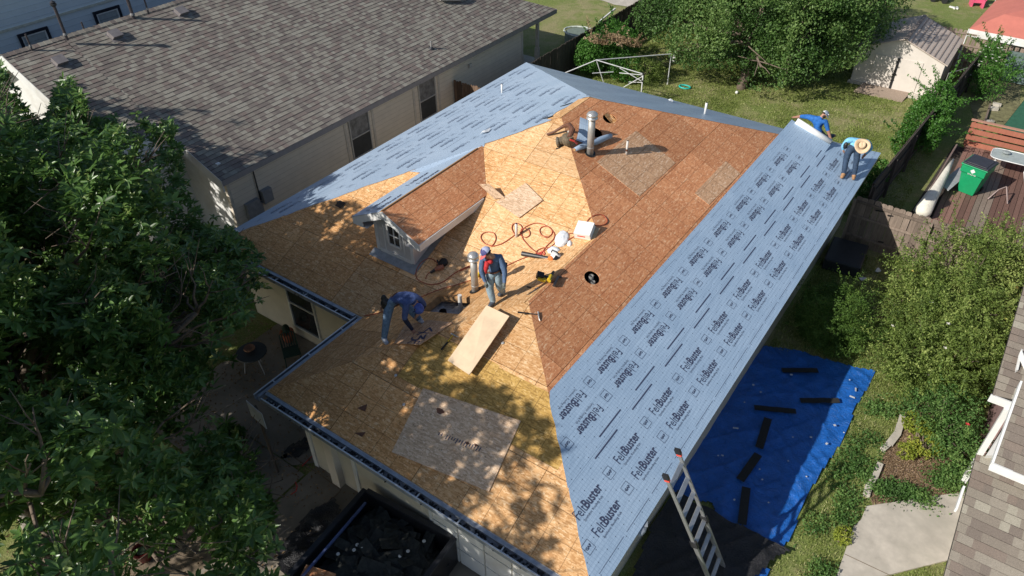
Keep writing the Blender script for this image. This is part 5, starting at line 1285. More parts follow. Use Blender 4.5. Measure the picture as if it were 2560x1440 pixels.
# fallen leaves under the big tree
Q = scatter(9000, -3, -9, 8.0, .2); Q = Q[~((Q[:, 0] > 6.0) & (Q[:, 1] > -2.6))]; k = rng.random(len(Q)) < nz(Q, 1.2, 9); Q = Q[k]
g = leaves('leaf_litter', np.column_stack([Q, GZ+rng.uniform(.045, .07, len(Q))]), .08, LF_DEAD, None, spread=.3, aspect=.5, tone=rng.random(len(Q))*.6); tag(g, 'dry fallen leaves scattered over the shaded ground below the big tree', 'fallen leaves')
# ------------------------------------------------------------------ flues and pipes through the deck
def flue(x, y, pl, h, r, label, hole=True, cap=True):
    p = on(x, y, pl); n = FR[pl][1].cross(FR[pl][2]); root = thing('flue_pipe', label, 'flue', p, 'galvanised flues through the roof' if cap else None)
    m = MB(); m.tube([p-Vector((0, 0, .15)), p+Vector((0, 0, h*.55)), p+Vector((0, 0, h))], r, 18); m.build('pipe', simple('flue_metal', (.40, .385, .36), .5, metal=.35, var=.15, scale=6), root, smooth=True)
    m = MB(); m.lathe([(r*1.02, h*.18), (r*1.08, h*.18+.004), (r*1.08, h*.18+.02), (r*1.02, h*.18+.024)], p, 18); m.build('joint_ring', GALV, root)
    if cap:
        m = MB(); m.lathe([(r*1.05, h-.02), (r*1.62, h+.01), (r*1.62, h+.035), (r*1.15, h+.05), (r*1.15, h+.09), (r*1.6, h+.1), (r*1.62, h+.125), (r*1.3, h+.17), (r*.7, h+.2), (r*.2, h+.21)], p, 20)
        m.build('cap', simple('flue_cap', (.58, .57, .55), .3, metal=.6, var=.2, scale=20), root, smooth=True)
    if hole:
        m = MB(); T = [2*math.pi*k/20 for k in range(20)]; a = FR[pl][1]; b = FR[pl][2]
        m.slab([p+n*.019+a*math.cos(t)*r*1.9+b*math.sin(t)*r*1.5 for t in T], .002, n); m.build('collar_gap', BLACK, root)
flue(1475, 384, 'RP', 1.03, .095, 'tall grey capped flue near the peak of the brown slope')
flue(1188, 727, 'WL', .93, .085, 'shorter capped flue beside the man in the red-billed cap')
def small_pipe(x, y, pl, h, r, label, mt=PVC):
    p = on(x, y, pl); root = thing('vent_pipe', label, 'vent pipe', p, None); m = MB(); m.tube([p-Vector((0, 0, .1)), p+Vector((0, 0, h))], r, 12); m.build('pipe', mt, root, smooth=True)
    m = MB(); m.tube([p+Vector((0, 0, h-.001)), p+Vector((0, 0, h+.002))], r*.75, 12); m.build('opening', BLACK, root)
    if 'rust' in label: m = MB(); m.tube([p+Vector((0, 0, .1)), p+Vector((0, 0, .17))], r*1.04, 12); m.build('rust_band', LEATHER, root)
small_pipe(1566, 386, 'RP', .42, .03, 'thin white vent pipe with a rusty band, right of the tall flue', PVC)
small_pipe(1291, 592, 'MF', .40, .035, 'short pale pipe standing amid the red hose loops', PVC)
small_pipe(1255, 233, 'LP', .35, .035, 'short white vent pipe on the left underlay slope', WHITE)
small_pipe(1762, 286, 'BP', .42, .04, 'short white vent pipe on the back underlay slope', WHITE)

# ------------------------------------------------------------------ loose sheets and boards
def plate(name, pix, pl, mt, label, cat, th=.014, lift=.02, lines=None, group=None, lifts=None):
    n = FR[pl][1].cross(FR[pl][2]); pts = [on(x, y, pl, lift+(lifts[i] if lifts else 0)) for i, (x, y) in enumerate(pix)]
    m = MB(); uvs = [uvof(pl, p) for p in pts]; u0 = uvs[0]; m.slab(pts, th, n, 0, random.random(), [(a-u0[0]+.1, b-u0[1]+.1) for a, b in uvs]); o = m.build(name, mt)
    return tag(o, label, cat, group)
plate('osb_board', [(1491, 405), (1590, 326), (1689, 407), (1598, 491)], 'RP', OSB_GREY, 'weathered greyish board square set into the brown slope below the thin pipe', 'board', lift=.008, th=.008)
plate('osb_board', [(1736, 483), (1814, 402), (1851, 434), (1772, 512)], 'RP', OSB_GREY, 'narrow weathered greyish board at the edge of the underlay on the brown slope', 'board', lift=.008, th=.008)
big = plate('osb_board', [(1058, 970), (1302, 1052), (1222, 1229), (979, 1130)], 'WF', OSB_NEW, 'large pale new board with black printed marks lying flat on the front slope', 'board', lift=.028)
m = MB()      # grade stamp printed on it
for (t, x0, y0, w_, h_) in (('SHEATHING SPAN', 1100, 1072, .62, .09), ('32/16', 1165, 1100, .28, .09), ('7/16 CATEGORY', 1098, 1096, .5, .05)):
    pass
for k in range(17):
    a = on(1098+k*6.4, 1082+k*2.35, 'WF', .031); hh = random.choice((.05, .075, .09)); u, v = uvof('WF', a)
    if random.random() < .86: m.add([fr('WF', *q, .031) for q in ((u, v-hh), (u+.022, v-hh), (u+.022, v+hh*.3), (u, v+hh*.3))], [(0, 1, 2, 3)])
m.build('printed_stamp', INK, big, kind='stuff')
for (x, y, s_) in ((1100, 1028, .1), (1168, 1108, .05), (1190, 1113, .045)):
    m = MB(); c = on(x, y, 'WF', .031); u, v = uvof('WF', c); m.slab([fr('WF', u+s_*math.cos(t)*(1+.3*math.sin(3*t)), v+s_*.6*math.sin(t), .031) for t in [k*.628 for k in range(10)]], .001, FR['WF'][1].cross(FR['WF'][2])); m.build('bark_stain', LEATHER, big)
WFT = [(0, 0), (WW, 0), (WW/2, WW/2*K)]
def waxed(u0, v0, u1, v1, label):
    q = clip([(u0, v0), (u1, v0), (u1, v1), (u0, v1)], WFT); m = MB(); m.slab([fr('WF', a, b, .004) for a, b in q], .004, None, 0, .5, [(a-u0, b-v0) for a, b in q]); tag(m.build('waxed_board', OSB_OLIVE), label, 'board')
wa = puv('WF', 990, 944); wb = puv('WF', 1104, 806); wc = puv('WF', 1352, 1040); wu = wa[0]; wv = (wa[1]+puv('WF', 1060, 972)[1])/2
waxed(wu, wv, wu+1.95, wv+1.25, 'olive-yellow board panel under the yellow hammer on the front slope'); waxed(wu+1.954, wv-.1, wu+4.2, wv+1.2, 'yellow-stained board panel right of the carried sheet, against the hip')
plate('osb_board', [(1239, 505), (1314, 457), (1357, 500), (1298, 544)], 'MF', OSB_NEW, 'pale square board patch right of the dormer', 'board', lift=.04)
plate('osb_board', [(1198, 461), (1222, 459), (1262, 494), (1235, 497)], 'MF', OSB_NEW, 'small pale board strip leaning against the end of the dormer eave', 'board', lift=.03, lifts=[.3, .3, .02, .02])
plate('osb_board', [(1392, 540), (1413, 616), (1424, 632), (1405, 645), (1365, 600), (1303, 540)] if False else [(1403, 619), (1420, 608), (1428, 634), (1412, 640)], 'MF', OSB_PALE, 'little pale board scrap next to the leaf blower', 'board', lift=.02)
# sheet with painted marks, under the bending man
mk = plate('marked_board', [(1133, 806), (1050, 861), (985, 858), (1012, 812), (1072, 800)], 'WL', OSB_GREY, 'cut board piece with black hand-painted letters beneath the bending man', 'board', lift=.03)
m = MB()
def stroke(pts, wd=.035):
    P_ = [on(960+x/14.22, 780+y/14.22, 'WL', .034) for x, y in pts]; n = FR['WL'][1].cross(FR['WL'][2])
    for a, b in zip(P_[:-1], P_[1:]):
        d = (b-a); s_ = n.cross(d).normalized()*wd/2; e = d.normalized()*wd*.3; m.add([a-s_-e, b-s_+e, b+s_+e, a+s_-e], [(0, 1, 2, 3)])
stroke([(1700, 680), (1620, 560), (1400, 720), (1180, 800)], .045); stroke([(1220, 710), (1400, 735), (1580, 745)], .035); stroke([(1480, 810), (1400, 960), (1340, 900), (1300, 840)], .05)
stroke([(1300, 840), (1230, 960), (1080, 1000), (980, 960), (1010, 900)], .045); stroke([(1010, 1010), (840, 1105)], .03); stroke([(1100, 1020), (1270, 1045), (1160, 1130)], .03); stroke([(1110, 1040), (1080, 1120)], .03)
m.build('painted_marks', INK, mk)
# the sheet being carried / slid
cs = [on(1217, 764, 'WL', .26), on(1274, 791, 'WF', .24), on(1174, 938, 'WF', .16), on(1120, 902, 'WF', .05)]
m = MB(); m.slab(cs, .02, None, 0, .8, [(0, 0), (1.2, 0), (1.2, 2.4), (0, 2.4)]); tag(m.build('plywood_sheet', simple('fresh_plywood', (.66, .50, .34), .7, var=.12, scale=3)), 'fresh pale plywood sheet tilted in front of the man in the red-billed cap', 'board')
# dark scraps
def scrap(x, y, pl, r, mt, label, lift=.02, n=7, cat='scrap', name='felt_scrap', up=.03):
    c = on(x, y, pl, lift); u, v = uvof(pl, c); m = MB(); pts = []
    for k in range(n):
        t = 2*math.pi*k/n; rr = r*random.uniform(.5, 1.2); pts.append(fr(pl, u+rr*math.cos(t), v+rr*.7*math.sin(t), lift+random.uniform(0, up)))
    ctr = fr(pl, u, v, lift+up); m.add([ctr]+pts, [(0, k+1, (k+1) % n+1) for k in range(n)]); o = m.build(name, mt); return tag(o, label, cat)
scrap(850, 512, 'MF', .2, simple('old_felt', (.06, .05, .04), .9), 'curled dark scrap of old felt near the left hip edge', up=.12)
for (x, y, pl, s_, lab) in ((845, 533, 'MF', .05, 'x'),): pass
white_bits = MB()
scrap(1215, 330, 'LP', .28, simple('white_film', (.7, .72, .74), .4), 'crumpled white strip lying on the left underlay slope', lift=.03, n=8, cat='strip', name='plastic_strip', up=.06)
scrap(1675, 253, 'BP', .14, simple('white_film', (.7, .72, .74)), 'small white wrapper on the back underlay near the peak', lift=.03, cat='wrapper', name='wrapper', up=.1)
# underlay offcut and roll next to the flue
a = on(1375+60/5.14, 377, 'RP', .07); 
R0, R1 = on(1437, 374, 'RP', .09), on(1527, 340, 'RP', .09)
rt = thing('felt_roll', 'short blue-grey underlay roll with torn wrapper lying beside the tall flue', 'roll', (R0+R1)/2)
m = MB(); pts = [R0.lerp(R1, t)+Vector((0, 0, .01*math.sin(t*9))) for t in np.linspace(0, 1, 8)]; m.tube(pts, [.055, .075, .085, .075, .085, .09, .08, .07], 14); m.build('roll', FELT_L, rt, smooth=True)
m = MB(); m.tube([R0-(R1-R0)*.012, R0+(R1-R0)*.02], .04, 12); m.build('core', OSB_PALE, rt)
m = MB()   # loose tongue of underlay curling up
A0 = on(1440, 352, 'RP', .03); A1 = on(1468, 362, 'RP', .03); cols = []
for k in range(9):
    t = k/8; off_ = Vector((-.10, .28, 0))*t*2.0+Vector((0, 0, .02+.5*t*t if t < .75 else .3+.2*math.cos((t-.75)*9)))
    cols += [A0+off_, A1+off_]
m.add(cols, [(2*i, 2*i+1, 2*i+3, 2*i+2) for i in range(8)], 0, .5, [(i*.1, (j)*.4) for i in range(9) for j in range(2)]); m.build('loose_end', FELT_L, rt, smooth=True)

# ------------------------------------------------------------------ tools
def hose(pix, pl_list, label, r=.012, mt=HOSE, lift=.02, name='air_hose', smooth_=3):
    P_ = [on(x, y, pl, lift) for (x, y), pl in zip(pix, pl_list if isinstance(pl_list, (list, tuple)) else [pl_list]*len(pix))]
    out = []
    for i in range(len(P_)-1):
        p0, p1, p2, p3 = P_[max(i-1, 0)], P_[i], P_[i+1], P_[min(i+2, len(P_)-1)]
        for k in range(smooth_):
            t = k/smooth_; out.append(.5*((2*p1)+(p2-p0)*t+(2*p0-5*p1+4*p2-p3)*t*t+(3*p1-p0-3*p2+p3)*t**3))
    out.append(P_[-1]); m = MB(); m.tube(out, r, 6); return tag(m.build(name, mt, None, smooth=True), label, 'hose')
def loop(cx, cy, rx, ry, a0=0, a1=360, n=14, rot=0):
    c, s_ = math.cos(R(rot)), math.sin(R(rot)); return [(cx+rx*math.cos(R(t))*c-ry*math.sin(R(t))*s_, cy+rx*math.cos(R(t))*s_+ry*math.sin(R(t))*c) for t in np.linspace(a0, a1, n)]
# Z: region-7 zoom pixels -> photo pixels
z7 = lambda L: [(1150+x/2.88, 380+y/2.88) for x, y in L]
hose(z7([(330, 820), (440, 770), (560, 730), (640, 690), (700, 640), (740, 600), (830, 580)]), 'MF', 'thin red air hose running from the blower to the white box', .010)
hose(z7([(235, 675), (180, 660), (150, 620), (160, 590), (200, 575), (245, 585), (258, 625), (240, 665), (225, 680), (300, 660), (370, 615), (400, 590)]), 'MF', 'red hose making a single loop just above the red-billed cap')
hose(z7([(400, 600), (375, 560), (378, 525), (405, 512), (440, 530), (448, 575), (430, 595), (470, 615), (500, 600), (500, 570), (470, 550), (440, 560), (450, 620), (480, 660), (520, 700), (590, 745)]), 'MF', 'red hose coiled twice round the short pale pipe')
hose(z7([(430, 580), (470, 540), (540, 512), (600, 520), (650, 550), (680, 590), (670, 630), (620, 680), (580, 740)]), 'MF', 'red hose sweeping in a wide arc right of the short pipe')
hose(z7([(640, 612), (590, 600), (573, 565), (590, 540), (630, 535), (660, 560), (660, 590), (630, 615), (610, 612)]), 'MF', 'small round red hose loop inside the wide arc')
hose(z7([(545, 745), (555, 710), (600, 690), (660, 690), (700, 715)]), 'MF', 'tangled end of red hose behind the leaf blower')
hose(z7([(560, 740), (590, 755), (575, 720), (610, 740), (600, 715), (560, 735), (590, 742)]), 'MF', 'bright orange-red tangle of hose left of the leaf blower', .012, RED)
hose(z7([(905, 515), (930, 480), (980, 452), (1030, 455), (1060, 490), (1050, 515), (1010, 528), (950, 525)]), ['MF', 'MF', 'RP', 'RP', 'RP', 'RP', 'RP', 'RP'], 'red hose loop behind the white box lying over the hip')
hose(z7([(740, 660), (800, 620), (835, 600)]), 'MF', 'short red hose length between the plastic bag and the white box')
z8 = lambda L: [(850+x/3.273, 560+y/3.273) for x, y in L]
hose(z8([(800, 320), (760, 290), (720, 282), (660, 320), (625, 380), (625, 440), (680, 480), (760, 495), (850, 470), (940, 400), (1060, 340)]), 'MF', 'dark red hose looped round the nail gun below the dormer', .011)
hose(z8([(700, 450), (710, 420), (740, 390), (790, 380)]), 'MF', 'short hose tail curling beside the nail gun', .010)
hose(z8([(600, 620), (700, 580), (830, 530), (960, 495), (1080, 455)]), ['WL', 'MF', 'MF', 'MF', 'MF'], 'red hose running straight behind the roof opening', .010)
hose(z8([(180, 750), (240, 745), (300, 730), (360, 715)]), 'WL', 'red hose dropping over the gutter corner behind the bending man', .010)
hose(z7([(0, 855), (60, 830), (120, 800)]), 'MF', 'bit of red hose left of the capped flue', .01)
# scattered red straw-like hose fluff
def tool_frame(x, y, pl, ang, lift=.0):
    p = on(x, y, pl, lift); n = FR[pl][1].cross(FR[pl][2]); a, b = FR[pl][1], FR[pl][2]; c, s_ = math.cos(R(ang)), math.sin(R(ang)); ux = a*c+b*s_; uy = n.cross(ux)
    return p, Matrix(((ux.x, uy.x, n.x), (ux.y, uy.y, n.y), (ux.z, uy.z, n.z)))
def parts(name, label, cat, x, y, pl, ang, plist, lift=0., sc=1., group=None):
    p, Q = tool_frame(x, y, pl, ang, lift); root = thing(name, label, cat, p, group)
    for nm, mt, fn in plist:
        m = MB(); fn(m); m.v = [tuple(p+Q @ (Vector(v)*sc)) for v in m.v]; m.build(nm, mt, root)
    return root
def hammer(x, y, pl, ang, label, hm=YELLOW, sc=1.):
    parts('hammer', label, 'hammer', x, y, pl, ang, [
        ('grip', BLACK, lambda m: m.tube([(-.24, 0, .02), (-.12, 0, .02), (-.02, 0, .02)], [.019, .016, .015], 8)),
        ('handle', hm, lambda m: m.tube([(-.02, 0, .02), (.16, 0, .02)], [.012, .010], 8)),
        ('head', GALV, lambda m: (m.tube([(.17, -.05, .022), (.17, .03, .022), (.17, .06, .022)], [.017, .014, .02], 8), m.tube([(.17, -.05, .022), (.175, -.1, .02), (.19, -.14, .012)], [.014, .01, .004], 6)))], .0, sc)
def hammer2(x0, y0, x1, y1, pl, label, hm, sc):
    a_, b_ = puv(pl, x0, y0), puv(pl, x1, y1); hammer((x0+x1)/2, (y0+y1)/2, pl, math.degrees(math.atan2(b_[1]-a_[1], b_[0]-a_[0])), label, hm, sc)
hammer2(1109, 869, 1134, 838, 'WF', 'yellow and black hammer lying on the olive board', YELLOW, 1.05)
hammer2(1302, 783, 1346, 788, 'RP', 'large dark roofing hammer lying across the hip line', simple('worn_handle', (.10, .08, .07), .7), 1.15)
hammer2(1318, 718, 1346, 724, 'WL', 'small brown hammer on the boards left of the nailer on the ridge', simple('amber_handle', (.30, .15, .04), .6), .8)
# cordless nailer with yellow battery
def drill(x, y, pl, ang, label, sc=1., col=YELLOW):
    parts('cordless_drill', label, 'power tool', x, y, pl, ang, [
        ('battery', BLACK, lambda m: m.box((-.16, 0, .055), (.12, .1, .09))), ('battery_base', col, lambda m: m.box((-.12, -.03, .03), (.13, .11, .05))),
        ('handle', BLACK, lambda m: m.bar((-.12, 0, .05), (.04, .0, .06), .04, .045)), ('motor', col, lambda m: m.tube([(.0, -.06, .05), (.02, .07, .05)], .04, 10)),
        ('barrel', DARK, lambda m: (m.tube([(.03, .07, .05), (.07, .18, .05)], [.03, .02], 10), m.bar((.1, -.12, .04), (.16, .1, .04), .04, .05), m.tube([(.16, .1, .04), (.22, .12, .04)], .02, 8)))], .0, sc)
drill(1370, 700, 'RP', -60, 'yellow and black cordless nailer straddling the ridge in the shadow', 1.35)
drill(1196, 690, 'MF', 20, 'yellow tool half hidden behind the shorter flue', .9)
# coil nail gun below the dormer
parts('nail_gun', 'pneumatic nail gun with a copper-brown body below the dormer', 'power tool', 1101, 671, 'MF', 30, [
    ('body', simple('copper_plastic', (.38, .15, .09), .45), lambda m: m.tube([(-.1, -.06, .06), (0, -.03, .07), (.1, 0, .07)], [.045, .06, .05], 12)),
    ('magazine', BLACK, lambda m: m.lathe([(.09, 0), (.1, .02), (.1, .09), (.08, .11)], (.08, .13, .0), 14)),
    ('nose', DARK, lambda m: m.tube([(-.1, -.06, .06), (-.18, -.1, .04), (-.22, -.12, .03)], [.04, .03, .025], 8)),
    ('handle', DARK, lambda m: m.bar((.0, .02, .06), (-.08, .2, .06), .035, .04)), ('trigger', LEATHER, lambda m: m.box((-.07, .06, .05), (.03, .05, .03)))], .0, 1.1)
# orange and white backpack blower on the ridge
parts('leaf_blower', 'orange and white petrol leaf blower standing on the ridge', 'leaf blower', 1390, 655, 'MF', 0, [
    ('housing', simple('white_plastic', (.72, .72, .7), .4), lambda m: (m.ell((0.02, .02, .16), (.13, .11, .14), 12), m.box((.1, -.08, .05), (.16, .1, .08)), m.box((-.1, -.1, .04), (.1, .08, .06)))),
    ('engine_cover', ORANGE, lambda m: (m.ell((-.03, -.07, .17), (.09, .07, .10), 12), m.ell((-.05, -.08, .08), (.06, .06, .05), 10))),
    ('starter', simple('starter_ring', (.6, .22, .08), .4), lambda m: m.lathe([(.05, 0), (.055, .02), (.02, .03)], (.0, -.13, .09), 14, 0, (0, -1, .2))),
    ('air_filter', BLACK, lambda m: m.box((.09, -.05, .24), (.11, .1, .07), 0, Matrix.Rotation(.5, 3, 'Y'))),
    ('handle', DARK, lambda m: m.tube([(-.1, .06, .24), (-.06, .06, .33), (.04, .06, .33), (.1, .06, .26)], .016, 8)),
    ('blower_tube', simple('black_tube', (.03, .03, .032), .45), lambda m: m.tube([(-.08, -.02, .08), (-.35, -.06, .07), (-.78, -.14, .05)], [.05, .045, .055], 12)),
    ('fuel_tank', simple('milky_tank', (.5, .52, .48), .35), lambda m: m.box((.06, -.13, .07), (.09, .05, .08)))], .0, 1.15)
# dark green blower/backpack by the flue
parts('backpack_blower', 'dirty brown backpack blower with a bent tube left of the tall flue', 'leaf blower', 1420, 362, 'MF', -35, [
    ('engine', simple('grimy_olive', (.13, .105, .07), .8, var=.4, scale=12), lambda m: (m.ell((0, 0, .17), (.17, .13, .16), 12), m.ell((-.1, -.1, .12), (.1, .09, .1), 10), m.box((.05, .08, .2), (.22, .1, .26)))),
    ('fan_ring', simple('grimy_metal', (.2, .17, .13), .6, metal=.3), lambda m: m.lathe([(.1, 0), (.12, .03), (.12, .06), (.05, .08)], (-.12, -.16, .1), 14, 0, (-.4, -1, .1))),
    ('tube', LEATHER, lambda m: m.tube([(.1, .05, .3), (-.05, .2, .34), (-.3, .22, .28), (-.42, .1, .2), (-.48, -.12, .1), (-.56, -.3, .04)], [.06, .07, .06, .04, .03, .03], 10)),
    ('strap', RED, lambda m: m.tube([(.2, .02, .34), (.24, .1, .28), (.22, .16, .14)], .022, 8)),
    ('fuel_cap', simple('pale_cap', (.5, .46, .38), .5), lambda m: m.lathe([(.03, 0), (.03, .03)], (-.06, .1, .31), 10)),
    ('tool_straps', BLACK, lambda m: m.tube([(-.05, -.12, .02), (-.02, -.22, .01), (-.04, -.3, .01)], .015, 6))], .0, 1.15)
# white box of nails, plastic bags
bx = on(1465, 579, 'MF'); ob = at(1447, 570, bx.z+.22)
parts('nail_box', 'white cardboard box with a small red mark by the hip', 'box', 1463, 583, 'MF', 12, [
    ('carton', simple('white_card', (.8, .8, .79), .6, var=.03), lambda m: m.box((0, 0, .12), (.42, .4, .2))),
    ('flap', simple('card_inside', (.5, .36, .22), .8), lambda m: m.bar((.23, -.18, .02), (.27, .2, .03), .12, .01)),
    ('red_mark', RED, lambda m: m.box((-.02, -.202, .13), (.2, .003, .04)))])
BAG = simple('white_plastic_bag', (.72, .75, .78), .35, var=.08, scale=12, bump=.6, bscale=18)
def bag(x, y, pl, sx, sy, sz, label, seed):
    rs = random.Random(seed); p, Q = tool_frame(x, y, pl, seed*37, .0); m = MB(); n = 14; k = 8; vs = []
    for i in range(k+1):
        for j in range(n):
            a = math.pi/2*i/k; b = 2*math.pi*j/n; r_ = 1+rs.uniform(-.16, .12); vs.append(p+Q @ Vector((sx*math.cos(a)*math.cos(b)*r_, sy*math.cos(a)*math.sin(b)*r_, sz*math.sin(a)*(1+rs.uniform(-.25, .2))+.012)))
    m.add(vs, [(i*n+j, i*n+(j+1) % n, (i+1)*n+(j+1) % n, (i+1)*n+j) for i in range(k) for j in range(n)]); tag(m.build('plastic_bag', BAG, None, smooth=True), label, 'plastic bag')
bag(1405, 598, 'MF', .24, .17, .09, 'crumpled white plastic bag between the hose arc and the white box', 3)
bag(1385, 628, 'MF', .17, .13, .08, 'smaller white plastic bag just behind the leaf blower', 5)
bag(1424, 610, 'MF', .10, .06, .04, 'shred of clear wrapping right of the larger plastic bag', 8)
# bits on the boards
rs = random.Random(4); k = 0
for (pl, x0, y0, x1, y1, n) in (('WF', 900, 900, 1320, 1250, 12), ('MF', 700, 520, 1150, 640, 8)):
    pass
for (x, y) in ((990, 939), (1257, 858), (1010, 1012)):
    p, Q = tool_frame(x, y, 'WF', 0); m = MB(); m.lathe([(.035, .015), (.035, .018), (.01, .022)], p, 12, 0, FR['WF'][1].cross(FR['WF'][2])); tag(m.build('washer', GALV), {990: 'tiny blue-grey washer on the shaded boards left of the olive panel', 1257: 'small dark round cap on the bright boards below the hammer', 1010: 'tiny grey washer above the large pale board'}[x], 'washer', None)
plate('wood_chip', [(893, 1020), (918, 1010), (912, 1028)], 'WF', LEATHER, 'brown wood chip on the shaded boards near the front gutter', 'wood chip', th=.006)
plate('wood_chip', [(885, 1082), (914, 1080), (905, 1092)], 'WF', LEATHER, 'second brown bark chip closest to the front gutter', 'wood chip', th=.006)

# roll of underlay held over the back hip
rr = thing('felt_roll', 'white underlay roll held by the man in the blue shirt at the far roof end', 'roll', (RA+RB)/2)
nn = Vector((S, 0, 1)).normalized()
m = MB(); m.tube([RA+nn*.02, RB+nn*.02], .1, 18); m.build('roll', simple('roll_white', (.78, .78, .76), .5, var=.04), rr, smooth=True)
m = MB(); m.tube([RB+nn*.02+(RB-RA)*.001, RB+nn*.02+(RB-RA)*.012], .06, 14); m.build('core', BLACK, rr)
m = MB(); m.tube([RA+nn*.02-(RB-RA)*.001, RA+nn*.02-(RB-RA)*.012], .06, 14); m.build('core', BLACK, rr)

# ------------------------------------------------------------------ ladder
lt = thing('ladder', 'silver aluminium ladder with red and black end caps leaning on the right eave', 'ladder', at(1795, 1440))
T0 = at(1697, 1134, 1.0); T1 = at(1667, 1198, 1.0); sp = T1-T0
B0 = Vector((15.85, .5, GZ)); dirv = (B0-T0); B1 = B0+sp*1.0
Lr = (B0-T0).length
m = MB(); m.bar(T0, B0, .03, .07, 0, (1, 0, .4)); o = m.build('rail', ALU, lt); m = MB(); m.bar(T1, B1, .03, .07, 0, (1, 0, .4)); m.build('rail', ALU, lt)
# lower wider section starts mid-way
for k in range(9):
    t = (.26+k*.47)/Lr
    a = T0.lerp(B0, t); b = T1.lerp(B1, t); m = MB(); m.bar(a, b, .085, .03, 0, (.5, 0, 1)); m.build('rung', ALU, lt)
for a, b in ((T0, B0), (T1, B1)):
    d = (b-a).normalized(); m = MB(); m.bar(a-d*.13, a+d*.0, .06, .11, 0, (1, 0, .4)); m.build('end_cap', BLACK, lt); m = MB(); m.bar(a+d*.001, a+d*.06, .05, .1, 0, (1, 0, .4)); m.build('cap_band', simple('coral_red', (.8, .09, .06), .4), lt)
    c = a.lerp(b, .52); m = MB(); m.bar(c-d*.1, c+d*.1, .07, .13, 0, (1, 0, .4)); m.build('hinge', DARK, lt)
    m = MB(); m.bar(a.lerp(b, .5), b, .045, .09, 0, (1, 0, .4)); m.build('outer_rail', ALU, lt)
# small things hooked on the eave near the ladder
p = Vector((W+.05, -1.35, -.12)); 
m = MB(); m.ell(p, (.10, .16, .07), 10); m.box(p+Vector((.02, .12, .06)), (.1, .12, .02), 0, .5); tag(m.build('floodlight', simple('grey_lamp', (.33, .36, .4), .4)), 'grey floodlight fixture under the right eave left of the ladder', 'lamp')

# ------------------------------------------------------------------ tarps on the side yard
def cloth(name, pix, mt, label, cat, amp=.03, res=.12, seed=0, lift=.02, z=GZ, big=.0):
    P_ = np.array([(q.x, q.y) for q in [at(x, y, z) for x, y in pix]]) if pix[0][0] > 60 else np.array(pix, float)
    x0, y0 = P_.min(0); x1, y1 = P_.max(0); nx = int((x1-x0)/res)+2; ny = int((y1-y0)/res)+2
    gx, gy = np.meshgrid(np.linspace(x0, x1, nx), np.linspace(y0, y1, ny), indexing='ij'); Q = np.column_stack([gx.ravel(), gy.ravel()])
    ins = inpoly(Q[:, 0], Q[:, 1], P_).reshape(nx, ny).astype(int)
    rt_ = Q @ np.array([[.8, .6], [-.6, .8]])
    h = (nz(Q, .5, seed)-.5)*2*amp+(1-np.abs(nz(rt_*np.array([1, .35]), .28, seed+1)*2-1))**3*amp*1.6+(1-np.abs(nz(rt_*np.array([.4, 1]), .35, seed+2)*2-1))**4*amp*1.6+nz(Q, 1.2, seed+3)*big
    Z = z+lift+np.maximum(h, 0.0); V = np.column_stack([Q, Z])
    F = []
    for i in range(nx-1):
        for j in range(ny-1):
            if ins[i, j]+ins[i+1, j]+ins[i, j+1]+ins[i+1, j+1] >= 3: F.append((i*ny+j, (i+1)*ny+j, (i+1)*ny+j+1, i*ny+j+1))
    o = npmesh(name, V, np.array(F), mt, smooth=True); return tag(o, label, cat)
def tarp_mat(name, col, rough=.3):
    t = NT(name); t.set(rough, 0, .5); tc = t.n('TexCoord').outputs['Object']
    t.base(t.ramp(t.noise(tc, 3, 4, .6), [(.3, tuple(v*.8 for v in col)), (.7, tuple(min(1, v*1.15) for v in col))])); t.bump(t.noise(tc, 5, 6, .72, 2.2), 1., .045); return t.m
cloth('blue_tarp', [(1905, 868), (1960, 870), (2120, 915), (2150, 922), (2190, 930), (2184, 950), (2140, 1020), (2110, 1100), (2070, 1160), (2020, 1238), (2000, 1290), (1985, 1330), (1960, 1376), (1900, 1345), (1860, 1335), (1820, 1312), (1790, 1300), (1780, 1260), (1700, 1245), (1670, 1230), (1700, 1150)], tarp_mat('blue_tarpaulin', (.016, .125, .47)), 'wrinkled blue tarpaulin spread along the wall, one edge in bright sun', 'tarpaulin', .028, .05, 11)
cloth('black_tarp', [(1690, 1235), (1790, 1290), (1860, 1325), (1982, 1382), (1940, 1400), (1900, 1440), (1840, 1520), (1600, 1600), (1560, 1480), (1640, 1290)], tarp_mat('black_sheeting', (.02, .02, .023), .45), 'black plastic sheeting by the foot of the ladder overlapping the blue tarpaulin', 'tarpaulin', .04, .07, 21, lift=.12)
cloth('blue_tarp', [(1905, 1418), (1925, 1424), (1920, 1450), (1860, 1470), (1870, 1440)], tarp_mat('blue_tarpaulin', (.016, .125, .47)), 'little corner of blue tarpaulin showing past the black sheeting at the bottom edge', 'tarpaulin', .02, .05, 31, lift=.06)
def gstrip(cx, cy, L, wd, ang, label, th=.012, mt=BLACK, name='shingle_strip', z=.10, cat='shingle strip', group='black shingle strips on the blue tarpaulin'):
    c = at(cx, cy, GZ+z); m = MB(); m.box(c, (L, wd, th), 0, R(ang)); o = m.build(name, simple('black_shingle', (.022, .022, .022), .9, var=.4, scale=30)); return tag(o, label, cat, group)
